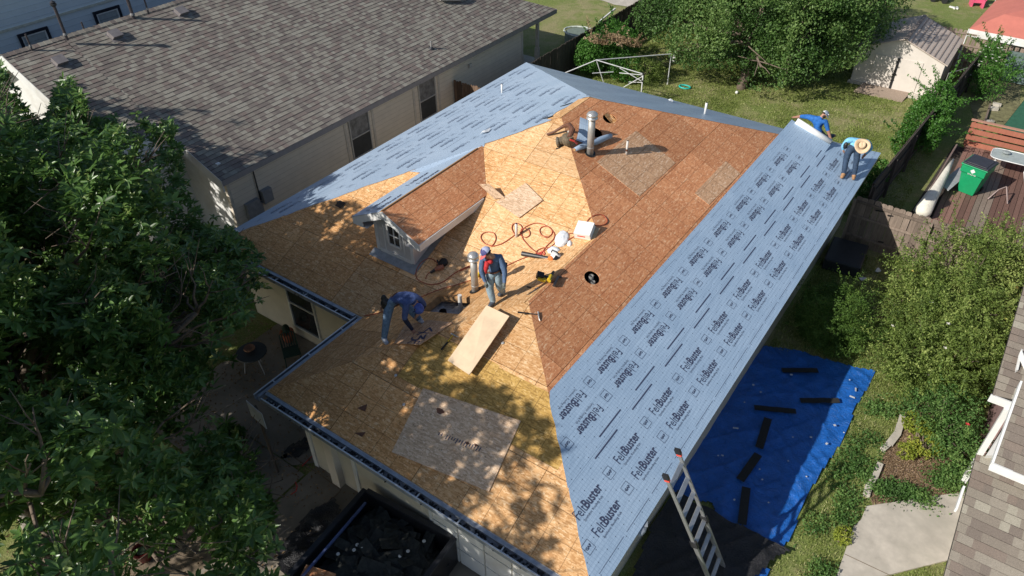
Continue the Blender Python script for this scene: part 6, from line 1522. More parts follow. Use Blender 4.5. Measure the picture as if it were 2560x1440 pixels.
def gs(x0, y0, x1, y1, wd, label):
    a = at(x0, y0, GZ+.135); b = at(x1, y1, GZ+.135); m = MB(); d = b-a; L = d.length; c = (a+b)/2; n = 5; s_ = Vector((-d.y, d.x, 0)).normalized()*wd/2
    vs = []; 
    for i in range(n+1):
        p = a.lerp(b, i/n)+Vector((0, 0, random.uniform(-.012, .012))); vs += [p-s_, p+s_]
    m.add(vs+[v-Vector((0, 0, .008)) for v in vs], [(2*i, 2*i+1, 2*i+3, 2*i+2) for i in range(n)]+[(2*i+2*n+2, 2*i+2*n+4, 2*i+2*n+5, 2*i+2*n+3) for i in range(n)]+[(0, 2*n+2, 2*n+3, 1), (2*n, 2*n+1, 4*n+3, 4*n+2)])
    tag(m.build('shingle_strip', simple('black_shingle', (.022, .022, .022), .9, var=.4, scale=30)), label, 'shingle strip', 'black shingle strips on the blue tarpaulin')
gs(1955, 925, 2045, 926, .17, 'black shingle strip lying nearest the round shrub on the tarpaulin'); gs(2001, 1000, 2098, 1001, .17, 'black shingle strip reaching the sunlit edge of the tarpaulin')
gs(1886, 1018, 1990, 1028, .17, 'black shingle strip left of centre, second row of the tarpaulin'); gs(1920, 1046, 1898, 1120, .2, 'upright black shingle strip in the middle of the tarpaulin')
gs(1896, 1135, 1850, 1200, .2, 'slanting black shingle strip below the middle one'); gs(1866, 1218, 1855, 1310, .2, 'black shingle strip at the foot of the tarpaulin next to the ladder')
rs = random.Random(9); mm = MB()
for k in range(26):
    t = rs.random(); x = 1760+rs.random()*380; y = 930+rs.random()*360
    if not inpoly(np.array([x]), np.array([y]), np.array([(1905, 868), (2120, 915), (2190, 930), (2110, 1100), (2010, 1240), (1960, 1376), (1790, 1300), (1725, 1230)], float))[0]: continue
    c = at(x, y, GZ+.13); mm.lathe([(.022, 0), (.022, .004), (.012, .008)], c, 8) if rs.random() < .6 else mm.box(c, (rs.uniform(.04, .14), rs.uniform(.03, .06), .01), 0, rs.random()*3)
o = tag(mm.build('plastic_caps', simple('cap_plastic', (.5, .52, .54), .4)), 'scattered little nail caps and chips over the blue tarpaulin', 'debris'); o['kind'] = 'stuff'
# black crate and paper in the shaded side yard
m = MB(); c = at(2103, 652, GZ+.0); m.box((14.75, 13.35, GZ+.22), (1.15, 1.5, .44), 0, .08); o = m.build('mattress_block', simple('charcoal_plastic', (.03, .032, .037), .5, var=.2), None, bevel=.05); tag(o, 'charcoal box-like utility cover in deep shade below the gate fence', 'utility box')
PAP = simple('white_paper', (.72, .72, .72), .6)
for (x, y, r_, lab) in ((2158, 698, .16, 'torn white paper on the grass, the one nearer the wall'), (2196, 676, .14, 'small white cup-like paper on the grass, the one nearer the fence')):
    c = at(x, y, GZ+.06); m = MB(); n = 7; pts = [c+Vector((r_*math.cos(6.283*k/n)*random.uniform(.5, 1.1), r_*math.sin(6.283*k/n)*random.uniform(.5, 1.1), random.uniform(-.04, .06))) for k in range(n)]
    m.add([c+Vector((0, 0, .05))]+pts, [(0, k+1, (k+1) % n+1) for k in range(n)]); tag(m.build('paper_scrap', PAP), lab, 'paper')

# ------------------------------------------------------------------ gazebo frame, table, bin and yard things
gz = thing('gazebo_frame', 'bare white metal gazebo frame in the back yard behind the roof peak', 'gazebo', (1.0, 22.2, GZ))
GM = simple('white_tube', (.75, .75, .74), .4)
H = GZ+1.55; c1 = at(1608, 185, H); c0_ = at(1413, 182, H); pk = at(1491, 148, H+.62); c2 = Vector((c1.x, c1.y+2.9, H)); c3 = Vector((c0_.x, c1.y+2.9, H)); pk = Vector(((c1.x+c0_.x)/2-.0, c1.y+.5, H+.55))
pk = at(1491, 150, H+.5)
def tb(a, b, r=.022, nm='tube'): m = MB(); m.tube([a, b], r, 6); m.build(nm, GM, gz)
D0 = Vector((0, 0, 1.55)); c4 = at(1509, 206, GZ+.6)
for c in (c1, c0_): tb(c, c-D0, .028, 'leg')
for c in (c1, c0_): tb(c, pk, .022, 'rafter')
tb(c2, pk, .022, 'rafter'); tb(c2, c2-D0, .028, 'leg')
tb(pk, at(1509, 206, GZ+.9), .022, 'rafter'); mid = (c1+pk)/2
tb(c1+Vector((0, 0, -.05)), mid+Vector((0, 0, -.28)), .018, 'brace'); tb(mid+Vector((0, 0, -.05)), c1+Vector((-.05, 0, -.35)), .018, 'brace'); tb(mid+Vector((-.3, 0, -.3)), c0_.lerp(c1, .35), .018, 'brace')
tb(c1+Vector((0, 0, -.1)), at(1552, 222, GZ+.4), .018, 'brace'); tb(c1+Vector((0, 0, -.4)), at(1572, 205, GZ+.7), .015, 'brace')
m = MB(); m.box(c1, (.07, .07, .09)); m.box(c1-Vector((0, 0, .33)), (.08, .08, .08)); m.build('corner_joint', BLACK, gz)
m = MB(); q = [at(1612, 238, GZ+.25), at(1660, 250, GZ+.25), at(1720, 262, GZ+.02), at(1640, 262, GZ+.02)]
m.slab(q, .04, (0, 0, 1)); tag(m.build('green_cover', simple('green_cover', (.02, .2, .12), .6)), 'dark green cover peeking out behind the back eave', 'cover')
m = MB(); c = at(1712, 217, GZ+.05); m.tube([c+Vector((.28*math.cos(t), .2*math.sin(t), 0)) for t in np.linspace(0, 6.283, 14)], .04, 6); tag(m.build('toy_ring', simple('teal_plastic', (.02, .4, .34), .4)), 'teal plastic toy lying on the back lawn under the tree', 'toy')
m = MB(); c = at(1842, 231, GZ+.07); m.ell(c, (.08, .08, .08), 10); tag(m.build('ball', WHITE, None, smooth=True), 'small white ball on the back lawn at the foot of the oak', 'ball')
# trampoline-like green thing over the fence
c = at(1452, 86, GZ+.4); root = thing('play_pen', 'low round play pen with pale netting beyond the dark fence', 'play pen', (c.x, c.y, GZ)); m = MB(); m.tube([c+Vector((1.0*math.cos(t), .75*math.sin(t), .15)) for t in np.linspace(0, 6.283, 18)], .05, 6); m.build('rim', simple('pale_rim', (.5, .55, .5), .6), root)
m = MB(); m.lathe([(.9, -.4), (.9, .1)], c, 16); m.build('net', simple('green_grey_net', (.16, .2, .17), .8), root)
# pale garden path beyond
sheet('garden_path', outl([(1480, -6), (1540, 12), (1600, 22), (1640, 10), (1600, -40)], n=2, wob=.1), GZ+.02, CONC)
m = MB(); a = at(1538, 22, GZ+.3); b = at(1498, 55, GZ+.3); m.bar(a, b, .08, .1); tag(m.build('white_rail', WHITE), 'white rail leading down to the dark fence at the top of the photo', 'rail')

# deck, privacy wall
deckb = thing('deck', 'red-brown plank deck behind the gate fence', 'deck', (18.3, 19.6, GZ))
x = 16.62
k = 0
while x < 24:
    m = MB(); m.box((x+.09, 19.6, GZ+.14), (.165, 9.3, .035)); m.build('plank', W_DECK if k % 9 < 6 else W_GREY, deckb); x += .18; k += 1
m = MB(); m.box((20.2, 19.6, GZ+.05), (7.2, 9.2, .1)); m.build('deck_frame', W_DARK, deckb)
pw = thing('privacy_screen', 'red-stained horizontal board screen at the far side of the deck', 'fence', (18, 24.4, GZ))
pa = at(2395, 352, GZ+.9); 
for k in range(4):
    m = MB(); z = GZ+.22+k*.27; m.box((19.6, 24.35, z), (6.2, .035, .2)); m.build('board', W_RED, pw)
m = MB(); m.box((19.6, 24.35, GZ+1.24), (6.3, .16, .035)); m.build('cap_rail', wood('faded_red_wood', (.45, .24, .17), .15), pw)
for x in (16.6, 18.9, 21.2): m = MB(); m.box((x, 24.41, GZ+.6), (.09, .09, 1.2)); m.build('post', W_RED, pw)
# second, low wall boards nearer
# wheelie bin
bp = Vector((17.35, 20.35, GZ+.16)); brot = -.25
binr = thing('wheelie_bin', 'green wheeled rubbish bin with a black lid on the deck', 'bin', bp)
GRN = simple('bin_green', (.012, .30, .12), .4, var=.08)
Q = Matrix.Rotation(brot, 3, 'Z'); m = MB(); w0, d0, w1, d1, h = .28, .31, .43, .46, 1.16
vs = [(-w0, -d0, 0), (w0, -d0, 0), (w0, d0, 0), (-w0, d0, 0), (-w1*.9, -d1*.9, h*.72), (w1*.9, -d1*.9, h*.72), (w1*.9, d1*.9, h*.72), (-w1*.9, d1*.9, h*.72), (-w1, -d1, h*.74), (w1, -d1, h*.74), (w1, d1, h*.74), (-w1, d1, h*.74), (-w1, -d1, h), (w1, -d1, h), (w1, d1, h), (-w1, d1, h)]
fs = [(3, 2, 1, 0)]+[(4*l+i, 4*l+(i+1) % 4, 4*l+4+(i+1) % 4, 4*l+4+i) for l in range(3) for i in range(4)]+[(12, 13, 14, 15)]
m.add([bp+Q @ Vector(v) for v in vs], fs); m.build('body', GRN, binr, bevel=.02)
m = MB(); m.box(bp+Q @ Vector((0, 0, h+.0)), (2*w1+.08, 2*d1+.06, .05), 0, Q); m.build('rim', GRN, binr, bevel=.015)
m = MB(); m.box(bp+Q @ Vector((0.02, -.02, h+.055)), (2*w1+.02, 2*d1-.0, .06), 0, Q); m.box(bp+Q @ Vector((0.02, -.02, h+.095)), (2*w1-.16, 2*d1-.16, .03), 0, Q); m.build('lid', simple('lid_black', (.035, .035, .045), .5), binr, bevel=.025)
for s_ in (-1, 1): m = MB(); m.lathe([(.1, 0), (.1, .05)], bp+Q @ Vector((s_*.3, d0+.02, .1)), 14, 0, Q @ Vector((s_, 0, 0))); m.build('wheel', BLACK, binr)
m = MB(); pc = bp+Q @ Vector((-.0, -d1-.004, h*.86)); ux = Q @ Vector((1, 0, 0)); uz = Vector((0, 0, 1))
m.add([pc+ux*.09, pc+uz*.09, pc-ux*.09, pc-uz*.09], [(0, 1, 2, 3)]); 
g = glyphs('WASTE', .01); m.add([pc+ux*(x*.3-.15)+uz*(-.16+y*.045) for x, y in g[0]], g[1])
m.build('emblem', WHITE, binr)
# glass table
tc_ = Vector((18.35, 22.6, GZ+.16)); gt_ = thing('glass_table', 'rectangular frosted glass garden table with white curved legs', 'table', tc_)
m = MB(); rim = []
for k in range(20):
    t = 2*math.pi*k/20; c, s_ = math.cos(t), math.sin(t); rim.append(tc_+Vector((.78*math.copysign(abs(c)**.4, c), .5*math.copysign(abs(s_)**.4, s_), .7)))
m.slab(rim, .012, (0, 0, 1)); m.build('table_top', simple('frosted_glass', (.38, .42, .40), .15, var=.12), gt_)
m = MB(); m.tube(rim+[rim[0]], .018, 6); m.build('rim', GM, gt_)
for sx in (-1, 1):
    for sy in (-1, 1): m = MB(); m.tube([tc_+Vector((sx*.55, sy*.36, .68)), tc_+Vector((sx*.5, sy*.3, .35)), tc_+Vector((sx*.68, sy*.42, 0))], .02, 6); m.build('leg', GM, gt_)
m = MB(); q = tc_+Vector((-.3, .12, .73)); m.lathe([(.12, 0), (.16, .05), (.1, .09)], q, 10); tag(m.build('grey_bowl', simple('grey_cloth', (.25, .28, .28), .7)), 'crumpled grey bowl on the glass table', 'bowl')
# closed parasol lying against the fence
ua_, ub_ = at(2392, 362, GZ+1.15), at(2298, 520, GZ+.55)
um = thing('closed_parasol', 'folded cream parasol with a brown pole leaning along the deck edge', 'parasol', ub_)
m = MB(); m.tube([ua_, ub_], .035, 8); m.build('pole', simple('brown_pole', (.2, .14, .12), .5), um)
m = MB(); d = (ub_-ua_); a = ua_+d*.18; m.tube([a, a+d*.2, a+d*.55, a+d*.82, a+d*.86], [.03, .13, .22, .30, .14], 10); v2 = []
m.v = [tuple(Vector(v)+Vector((.14, 0, -.12))) for v in m.v]; m.build('canopy', simple('cream_canvas', (.74, .7, .6), .8, var=.12, scale=5, bump=.5, bscale=8), um, smooth=True)
m = MB(); m.slab([Vector((16.75, 19.3, GZ+.5)), Vector((17.1, 20.9, GZ+.5)), Vector((16.75, 21.4, GZ+.5)), Vector((16.35, 19.6, GZ+.5))], .04, (.2, 0, 1)); tag(m.build('lounge_back', simple('grey_plastic', (.33, .34, .35), .5)), 'grey slatted plastic lounger lying beside the parasol', 'lounger')
m = MB(); p = Vector((18.15, 20.2, GZ+.18)); m.tube([p, p+Vector((.1, .1, .35)), p+Vector((.3, .2, .5))], .025, 6); m.tube([p+Vector((.3, .2, .5)), p+Vector((.55, -.1, .0))], .03, 6); m.tube([p+Vector((.1, .1, .35)), p+Vector((-.1, -.15, 0))], .03, 6); tag(m.build('folded_stand', simple('brown_metal', (.2, .15, .14), .4, metal=.4), None), 'small brown folding stand right of the green bin', 'stand')
# red canopy top right
rc = thing('canopy', 'faded red pop-up canopy with a white valance beyond the back fence', 'canopy', (17, 37, GZ))
A = at(2423, 72, GZ+1.9); B_ = Vector((A.x+5.2, A.y-.35, A.z)); Cc = B_+Vector((.4, 5.5, 0)); Dd = A+Vector((.4, 5.5, 0)); ctr = (A+Cc)/2
CR_ = simple('faded_red_canvas', (.52, .17, .13), .75, var=.08, scale=2); CR2 = simple('light_red_canvas', (.52, .17, .13), .75)
in_ = [p.lerp(ctr, .42)+Vector((0, 0, .62)) for p in (A, B_, Cc, Dd)]; pts = [A, B_, Cc, Dd]
for i in range(4):
    m = MB(); j = (i+1) % 4; m.add([pts[i], pts[j], in_[j], in_[i]], [(0, 1, 2, 3)]); m.build('canvas_panel', CR_, rc)
m = MB(); m.add(in_+[ctr+Vector((0, 0, .95))], [(0, 1, 4), (1, 2, 4), (2, 3, 4), (3, 0, 4)]); m.build('canvas_top', CR_, rc)
m = MB()
for i in range(4): j = (i+1) % 4; z = Vector((0, 0, .35)); m.add([pts[i]-z, pts[j]-z, pts[j], pts[i]], [(0, 1, 2, 3)])
m.build('valance', WHITE, rc)
for p in pts: m = MB(); m.tube([p, Vector((p.x, p.y, GZ))], .03, 6); m.build('leg', GM, rc)
# toys on the far lawn
c = at(2440, 14, GZ); root = thing('toy_chair', 'bright pink plastic play chair on the far lawn', 'toy', c); PK = simple('pink_plastic', (.75, .12, .22), .4)
m = MB(); m.box(c+Vector((0, 0, .3)), (.7, .6, .12), 0, .3); m.box(c+Vector((.1, .3, .6)), (.7, .1, .7), 0, .3); m.build('seat', PK, root)
for a in (-1, 1): m = MB(); m.box(c+Vector((a*.3, -.1, .2)), (.12, .6, .45), 0, .3); m.build('side', PK, root)
c = at(2348, 3, GZ); root = thing('toy_car', 'small black and white ride-on toy car at the top of the photo', 'toy', c)
m = MB(); m.box(c+Vector((0, 0, .35)), (.9, .55, .25)); m.build('body', WHITE, root, bevel=.05); m = MB(); m.box(c+Vector((0.05, .05, .55)), (.4, .5, .2)); m.build('cab', BLACK, root)
for a in (-1, 1):
    for b in (-1, 1): m = MB(); m.lathe([(.17, 0), (.17, .12)], c+Vector((a*.32, b*.28, .17)), 12, 0, (0, b, 0)); m.build('wheel', BLACK, root)
m = MB(); c = at(2385, 19, GZ+.05); m.box(c, (.55, .1, .08), 0, -.3); m.box(c+Vector((.1, 0, 0)), (.1, .4, .08), 0, -.3); tag(m.build('toy_plane', WHITE), 'white toy aeroplane on the far lawn', 'toy')
# garden bits beyond the leaning fence
NET = simple('green_mesh', (.03, .12, .07), .8)
m = MB(); q = [at(2495, 332, GZ+.55), at(2560, 250, GZ+.55), at(2620, 262, GZ+.55), at(2600, 350, GZ+.55)]
m.slab(q, .01, (0, 0, 1)); m.slab([q[0], q[1], q[1]-Vector((0, 0, .5)), q[0]-Vector((0, 0, .5))], .01); tag(m.build('netting', NET), 'dark green garden netting cage at the right edge of the photo', 'netting')
m = MB(); q = [Vector((16.6, 33.2, GZ+1.35)), Vector((21, 33.1, GZ+1.35)), Vector((21, 32.6, GZ+.05)), Vector((16.8, 32.7, GZ+.05))]; m.slab(q, .01); tag(m.build('shade_netting', simple('dark_net', (.10, .14, .13), .9)), 'dark netting hung on the back fence in the garden', 'netting')
m = MB(); a, b = at(2475, 262, GZ+.08), at(2452, 335, GZ+.08); m.bar(a, b, .07, .16); tag(m.build('bed_plank', W_GREY), 'grey plank edging a small bed behind the leaning fence', 'plank')
for i, (x, y) in enumerate(((2492, 262), (2484, 272), (2473, 305))):
    m = MB(); m.box(at(x, y, GZ+.07), (.35, .2, .14), 0, .4*i); tag(m.build('stone_block', CONC), ('pale stone block farthest up beside the garden plank', 'pale stone block just below the first beside the plank', 'pale stone block nearest the deck beside the plank')[i], 'block')
sheet('garden_soil', outl([(2450, 120), (2560, 140), (2560, 320), (2430, 300), (2440, 200)], n=3, wob=.2), GZ+.012, simple('garden_grass_soil', (.17, .16, .08), .95, var=.45, scale=4, bump=.6))
m = MB(); c = at(1686, 146, GZ+.3); m.ell(c-Vector((0, 0, .1)), (.14, .14, .2), 10); m.ell(c+Vector((0, 0, .18)), (.09, .09, .1), 8); tag(m.build('garden_ornament', simple('grey_stone', (.4, .4, .38), .8), None, smooth=True), 'small grey garden ornament under the oak', 'ornament')

# ------------------------------------------------------------------ front: trailer, sign, porch furniture
tr = thing('dump_trailer', 'black high-sided trailer full of torn-off shingles parked against the garage wall', 'trailer', at(1000, 1400))
TB = simple('trailer_black', (.018, .018, .021), .4, var=.3)
zt_ = GZ+1.0; A = at(912, 1222, zt_); B_ = at(1175, 1365, zt_); dx = (B_-A).normalized(); dy = (at(742, 1428, zt_)-A); dy = dy-dx*dy.dot(dx); dy.normalize(); LX, LY = 2.45, 4.2
def tq(a, b, z): return A+dx*a+dy*b+Vector((0, 0, z))
def wall_(a0, b0, a1, b1, nm='side_panel', h=1.0, w_=.06):
    m = MB(); m.bar(tq(a0, b0, -h/2), tq(a1, b1, -h/2), w_, h-.12); m.build(nm, TB, tr)
    m = MB(); m.bar(tq(a0, b0, -.03), tq(a1, b1, -.03), w_+.05, .07); m.build('top_rail', simple('rail_black', (.03, .032, .04), .35), tr)
wall_(0, 0, 0, LY); wall_(0.06, 0, LX-.06, 0, 'tail_panel'); wall_(LX, 0, LX, LY)
m = MB(); m.slab([tq(.03, .03, -.72), tq(LX-.03, .03, -.72), tq(LX-.03, LY, -.72), tq(.03, LY, -.72)], .06, (0, 0, 1)); m.build('floor', TB, tr)
m = MB(); m.bar(tq(.22, .25, -.06), tq(.26, LY, -.06), .05, .05); m.build('blue_lit_rail', simple('blue_lit_steel', (.12, .16, .34), .35, metal=.4), tr)  # blue light on the rail is put into the bar's colour
for b in (.7, 1.7, 2.7): m = MB(); m.bar(tq(-.04, b, -.05), tq(-.04, b, -.9), .05, .05, 0, tuple(dy)); m.build('stake', TB, tr)
rs = random.Random(3); m = MB()
for k in range(420):
    a, b = rs.uniform(.2, LX-.2), rs.uniform(.2, LY-.1); z = -.62+.32*math.sin(a*1.2)*math.sin(b*.8+.6)+rs.uniform(-.08, .1); q = Matrix.Rotation(rs.uniform(0, 6), 3, 'Z') @ Matrix.Rotation(rs.uniform(-.45, .45), 3, 'X') @ Matrix.Rotation(rs.uniform(-.45, .45), 3, 'Y')
    m.box(tq(a, b, z), (rs.uniform(.2, .9), rs.uniform(.12, .33), .012), 0, q)
o = tag(m.build('torn_shingles', simple('torn_shingle', (.035, .038, .036), .9, var=.5, scale=12)), 'heap of torn black shingles inside the trailer', 'debris'); o['kind'] = 'stuff'
for i, (a, b, w_, l_, rz, lab) in enumerate(((.5, 2.2, .7, .5, .3, 'broken orange-brown board on the shingle heap in the trailer'), (.45, 3.2, .8, .9, .7, 'pale broken board at the very bottom of the trailer'))):
    m = MB(); c = tq(a, b, -.12); q = Matrix.Rotation(rz, 3, 'Z') @ Matrix.Rotation(.15, 3, 'X'); h0 = len(m.v); m.box(c, (w_, l_, .014), 0, q); m.uv = [((v[0]-c.x)+.5, (v[1]-c.y)+.5) for v in m.v]; tag(m.build('broken_board', OSB_BROWN if i == 0 else OSB_TAN), lab, 'board')
m = MB()
for (x, y) in ((1020, 1378), (1000, 1390), (845, 1385), (893, 1362), (885, 1375), (905, 1366), (1060, 1353)):
    m.lathe([(.04, 0), (.04, .006), (.015, .01)], at(x, y, zt_-.2), 10)
o = tag(m.build('plastic_caps', WHITE), 'little white nail caps lying on the shingle heap', 'debris'); o['kind'] = 'stuff'
# black plastic sheets on the drive
cloth('black_sheeting', [(835, 1245), (812, 1262), (760, 1290), (735, 1330), (690, 1370), (700, 1440), (740, 1460), (840, 1310), (858, 1285)], tarp_mat('black_sheeting', (.02, .02, .023)), 'black plastic sheet spilled on the drive left of the trailer', 'sheeting', .04, .06, 41, lift=.04)
cloth('black_sheeting', [(770, 1095), (800, 1090), (790, 1120), (750, 1145), (700, 1150), (720, 1120)], tarp_mat('black_sheeting', (.02, .02, .023)), 'small black plastic scrap on the front walk by the corner', 'sheeting', .03, .05, 43, lift=.04)
hose2 = [at(x, y, GZ+.06) for x, y in ((792, 1132), (775, 1145), (762, 1158), (755, 1165))]; m = MB(); m.tube(hose2, .014, 6); tag(m.build('air_hose', RED), 'bright red hose across the front walk', 'hose')
hose3 = [at(x, y, GZ+.06) for x, y in ((738, 1205), (743, 1215), (740, 1228), (728, 1236))]; m = MB(); m.tube(hose3, .014, 6); tag(m.build('air_hose', RED), 'curl of red hose beside the bottom-left tree', 'hose')
for a, b in (((712, 1128), (812, 1195)), ((812, 1195), (852, 1225)), ((852, 1225), (828, 1250))):
    m = MB(); m.bar(at(*a, GZ+.045), at(*b, GZ+.045), .035, .006); m.build('slab_joint', DIRT)['kind'] = 'structure'
# house-number sign on a post, glossy and blue-white
sp_ = at(640, 1035, -.6); root = thing('yard_sign', 'white sign board with dark printed blotches on a post by the front corner', 'sign', (sp_.x, sp_.y, GZ))
e0, e1, e2, e3 = at(616, 1000, -.35), at(655, 1034, -.35), None, None; dv = Vector((0, 0, -.52)); m = MB(); m.slab([e0, e1, e1+dv, e0+dv], .015); m.build('board', simple('sign_white', (.62, .66, .75), .35), root)
m = MB(); nn_ = (e1-e0).cross(dv).normalized(); nn_ = nn_ if nn_.dot(Vector(CAM)-e0) > 0 else -nn_; ex = (e1-e0).normalized(); L_ = (e1-e0).length
for txt, zz, hh in (('ROOF', -.16, .12), ('FREE', -.31, .08), ('888', -.43, .06)):
    pass
for (a, z, r_) in ((.3, -.12, .06), (.35, -.22, .05), (.55, -.2, .05), (.62, -.3, .035), (.75, -.28, .04), (.5, -.34, .03), (.8, -.42, .04), (.7, -.36, .03)):
    c = e0+ex*L_*a+Vector((0, 0, z))+nn_*.009; m.add([c+ex*r_*math.cos(t)*1.0+Vector((0, 0, r_*1.2*math.sin(t))) for t in [k*.785 for k in range(8)]], [tuple(range(8))])
m.build('printing', simple('sign_ink', (.03, .04, .08), .5), root); m = MB(); c = (e0+e1)/2-nn_*.03; m.bar(c-Vector((0, 0, .0)), Vector((c.x, c.y, GZ)), .05, .05, 0, (0, 1, 0)); m.build('post', W_DARK, root)
# porch furniture (mostly in shade)
def chair_(p, rz, label):
    root = thing('garden_chair', label, 'chair', p); Q = Matrix.Rotation(rz, 3, 'Z'); p = Vector(p); mt = simple('dark_green_metal', (.03, .07, .055), .4)
    m = MB(); m.box(p+Vector((0, 0, .42)), (.46, .44, .03), 0, Q); m.build('seat', mt, root)
    m = MB(); n = 7
    for k in range(n): x = -.2+.4*k/(n-1); m.bar(p+Q @ Vector((x, .22, .44)), p+Q @ Vector((x*1.05, .3, .95-.1*(x/.2)**2)), .03, .012)
    m.tube([p+Q @ Vector((-.22, .22, .44)), p+Q @ Vector((-.2, .3, .85)), p+Q @ Vector((0, .31, .97)), p+Q @ Vector((.2, .3, .85)), p+Q @ Vector((.22, .22, .44))], .016, 6); m.build('backrest', mt, root)
    for a in (-1, 1):
        for b in (-1, 1): m = MB(); m.tube([p+Q @ Vector((a*.2, b*.2, .42)), p+Q @ Vector((a*.24, b*.24, 0))], .014, 6); m.build('leg', mt, root)
chair_(at(735, 905, GZ+.04), 1.0, 'dark green metal garden chair beside the recessed wall')
tp = at(643, 925, GZ+.04); root = thing('round_table', 'dark round metal table with a brown bowl on the shaded porch', 'table', tp)
m = MB(); m.lathe([(.42, .68), (.43, .70), (.42, .72), (.02, .72)], tp, 20); m.build('table_top', simple('table_mesh', (.045, .05, .05), .4), root)
for k in range(3): a = 2.1*k; m = MB(); m.tube([tp+Vector((.2*math.cos(a), .2*math.sin(a), .68)), tp+Vector((.34*math.cos(a), .34*math.sin(a), 0))], .016, 6); m.build('leg', simple('table_leg', (.4, .4, .4), .4), root)
m = MB(); m.lathe([(.06, .72), (.16, .80), (.15, .83), (.02, .78)], tp+Vector((-.08, .02, 0)), 14); tag(m.build('bowl', simple('clay', (.3, .14, .08), .6)), 'brown clay bowl on the round porch table', 'bowl')
for i, (x, y, lab) in enumerate(((722, 850, 'terracotta pot standing against the recessed wall'), (365, 1395, 'dark red planter below the big tree at the bottom left'))):
    c = at(x, y, GZ+.04); root = thing('plant_pot', lab, 'plant pot', c); m = MB(); m.lathe([(.13, 0), (.19, .28), (.21, .28), (.21, .34), (.17, .34), (.16, .28)], c, 16); m.build('pot', SHINGLE_RED if i == 0 else simple('maroon_glaze', (.12, .02, .02), .3), root); m = MB(); m.ell(c+Vector((0, 0, .45 if i == 0 else .3)), (.12, .12, .16 if i == 0 else .03), 8); m.build('plant', simple('dark_plant', (.02, .04, .02), .7), root)
st = at(118, 1268, GZ+.02); m = MB(); m.ell(st+Vector((0, 0, .05)), (.42, .22, .08), 10); tag(m.build('flat_stone', CONC), 'flat pale stone in the bed under the big tree', 'stone')
# ------------------------------------------------------------------ people
def skin_body(J, E_, mats, facecls, name, parent, extra=None):
    """J joints {name:(pos, rx, ry)}, E_ edges (a,b,material index); one continuous skinned surface"""
    names = list(J); me = bpy.data.meshes.new(name); me.from_pydata([tuple(J[k][0]) for k in names], [(names.index(a), names.index(b)) for a, b, _ in E_], [])
    bm = bmesh.new(); bm.from_mesh(me); lay = bm.verts.layers.skin.verify(); bm.verts.ensure_lookup_table()
    for i, k in enumerate(names): bm.verts[i][lay].radius = (J[k][1], J[k][2]); bm.verts[i][lay].use_root = (k == 'pelvis')
    bm.to_mesh(me); bm.free(); o = bpy.data.objects.new(name, me); COL.objects.link(o)
    sk = o.modifiers.new('s', 'SKIN'); sk.use_smooth_shade = True; sk.branch_smoothing = .4
    ss = o.modifiers.new('u', 'SUBSURF'); ss.levels = 2; ss.render_levels = 2
    bpy.context.view_layer.update(); dg = bpy.context.evaluated_depsgraph_get(); m2 = bpy.data.meshes.new_from_object(o.evaluated_get(dg)); bpy.data.objects.remove(o)
    mb = MB(); vs = [v.co.copy() for v in m2.vertices]; fs = [tuple(p.vertices) for p in m2.polygons]
    segs = [(Vector(J[a][0]), Vector(J[b][0]), mi) for a, b, mi in E_]
    rnd = random.Random(1)
    mi_f = []
    for f in fs:
        c = sum((vs[i] for i in f), Vector())/len(f); best = None
        for a, b, mi in segs:
            d = b-a; t = max(0, min(1, (c-a).dot(d)/max(1e-9, d.length_squared))); q = (c-(a+d*t)).length
            if best is None or q < best[0]: best = (q, mi)
        mi_f.append(best[1])
    mb.add(vs, fs); mb.m = mi_f
    if extra: extra(mb)
    ob = mb.build(name, mats, parent, smooth=True); bpy.data.meshes.remove(m2); return ob
def fingers(mb, wrist, palm, mi, curl=.5, to=None):
    w_ = Vector(wrist); p = Vector(palm); d = (p-w_).normalized(); side = d.cross(Vector((0, 0, 1)));
    if side.length < .1: side = Vector((1, 0, 0))
    side.normalize(); dn = d.cross(side).normalized(); dn = dn if dn.z < 0 else -dn
    for k, L in enumerate((.062, .072, .068, .054)):
        b = p+side*(.027-.018*k); m1 = b+d*L*.5+dn*L*.15*curl; m2 = m1+(d*(1-curl*.7)+dn*curl).normalized()*L*.5
        mb.tube([b-d*.02, b, m1, m2], [.0105, .0105, .0095, .008], 6, mi)
    b = w_.lerp(p, .45)+side*.035; mb.tube([w_.lerp(p, .3), b, b+(d*.7+side*.5+dn*.3).normalized()*.03, b+(d+side*.25+dn*.5).normalized()*.06], [.013, .012, .011, .009], 6, mi)
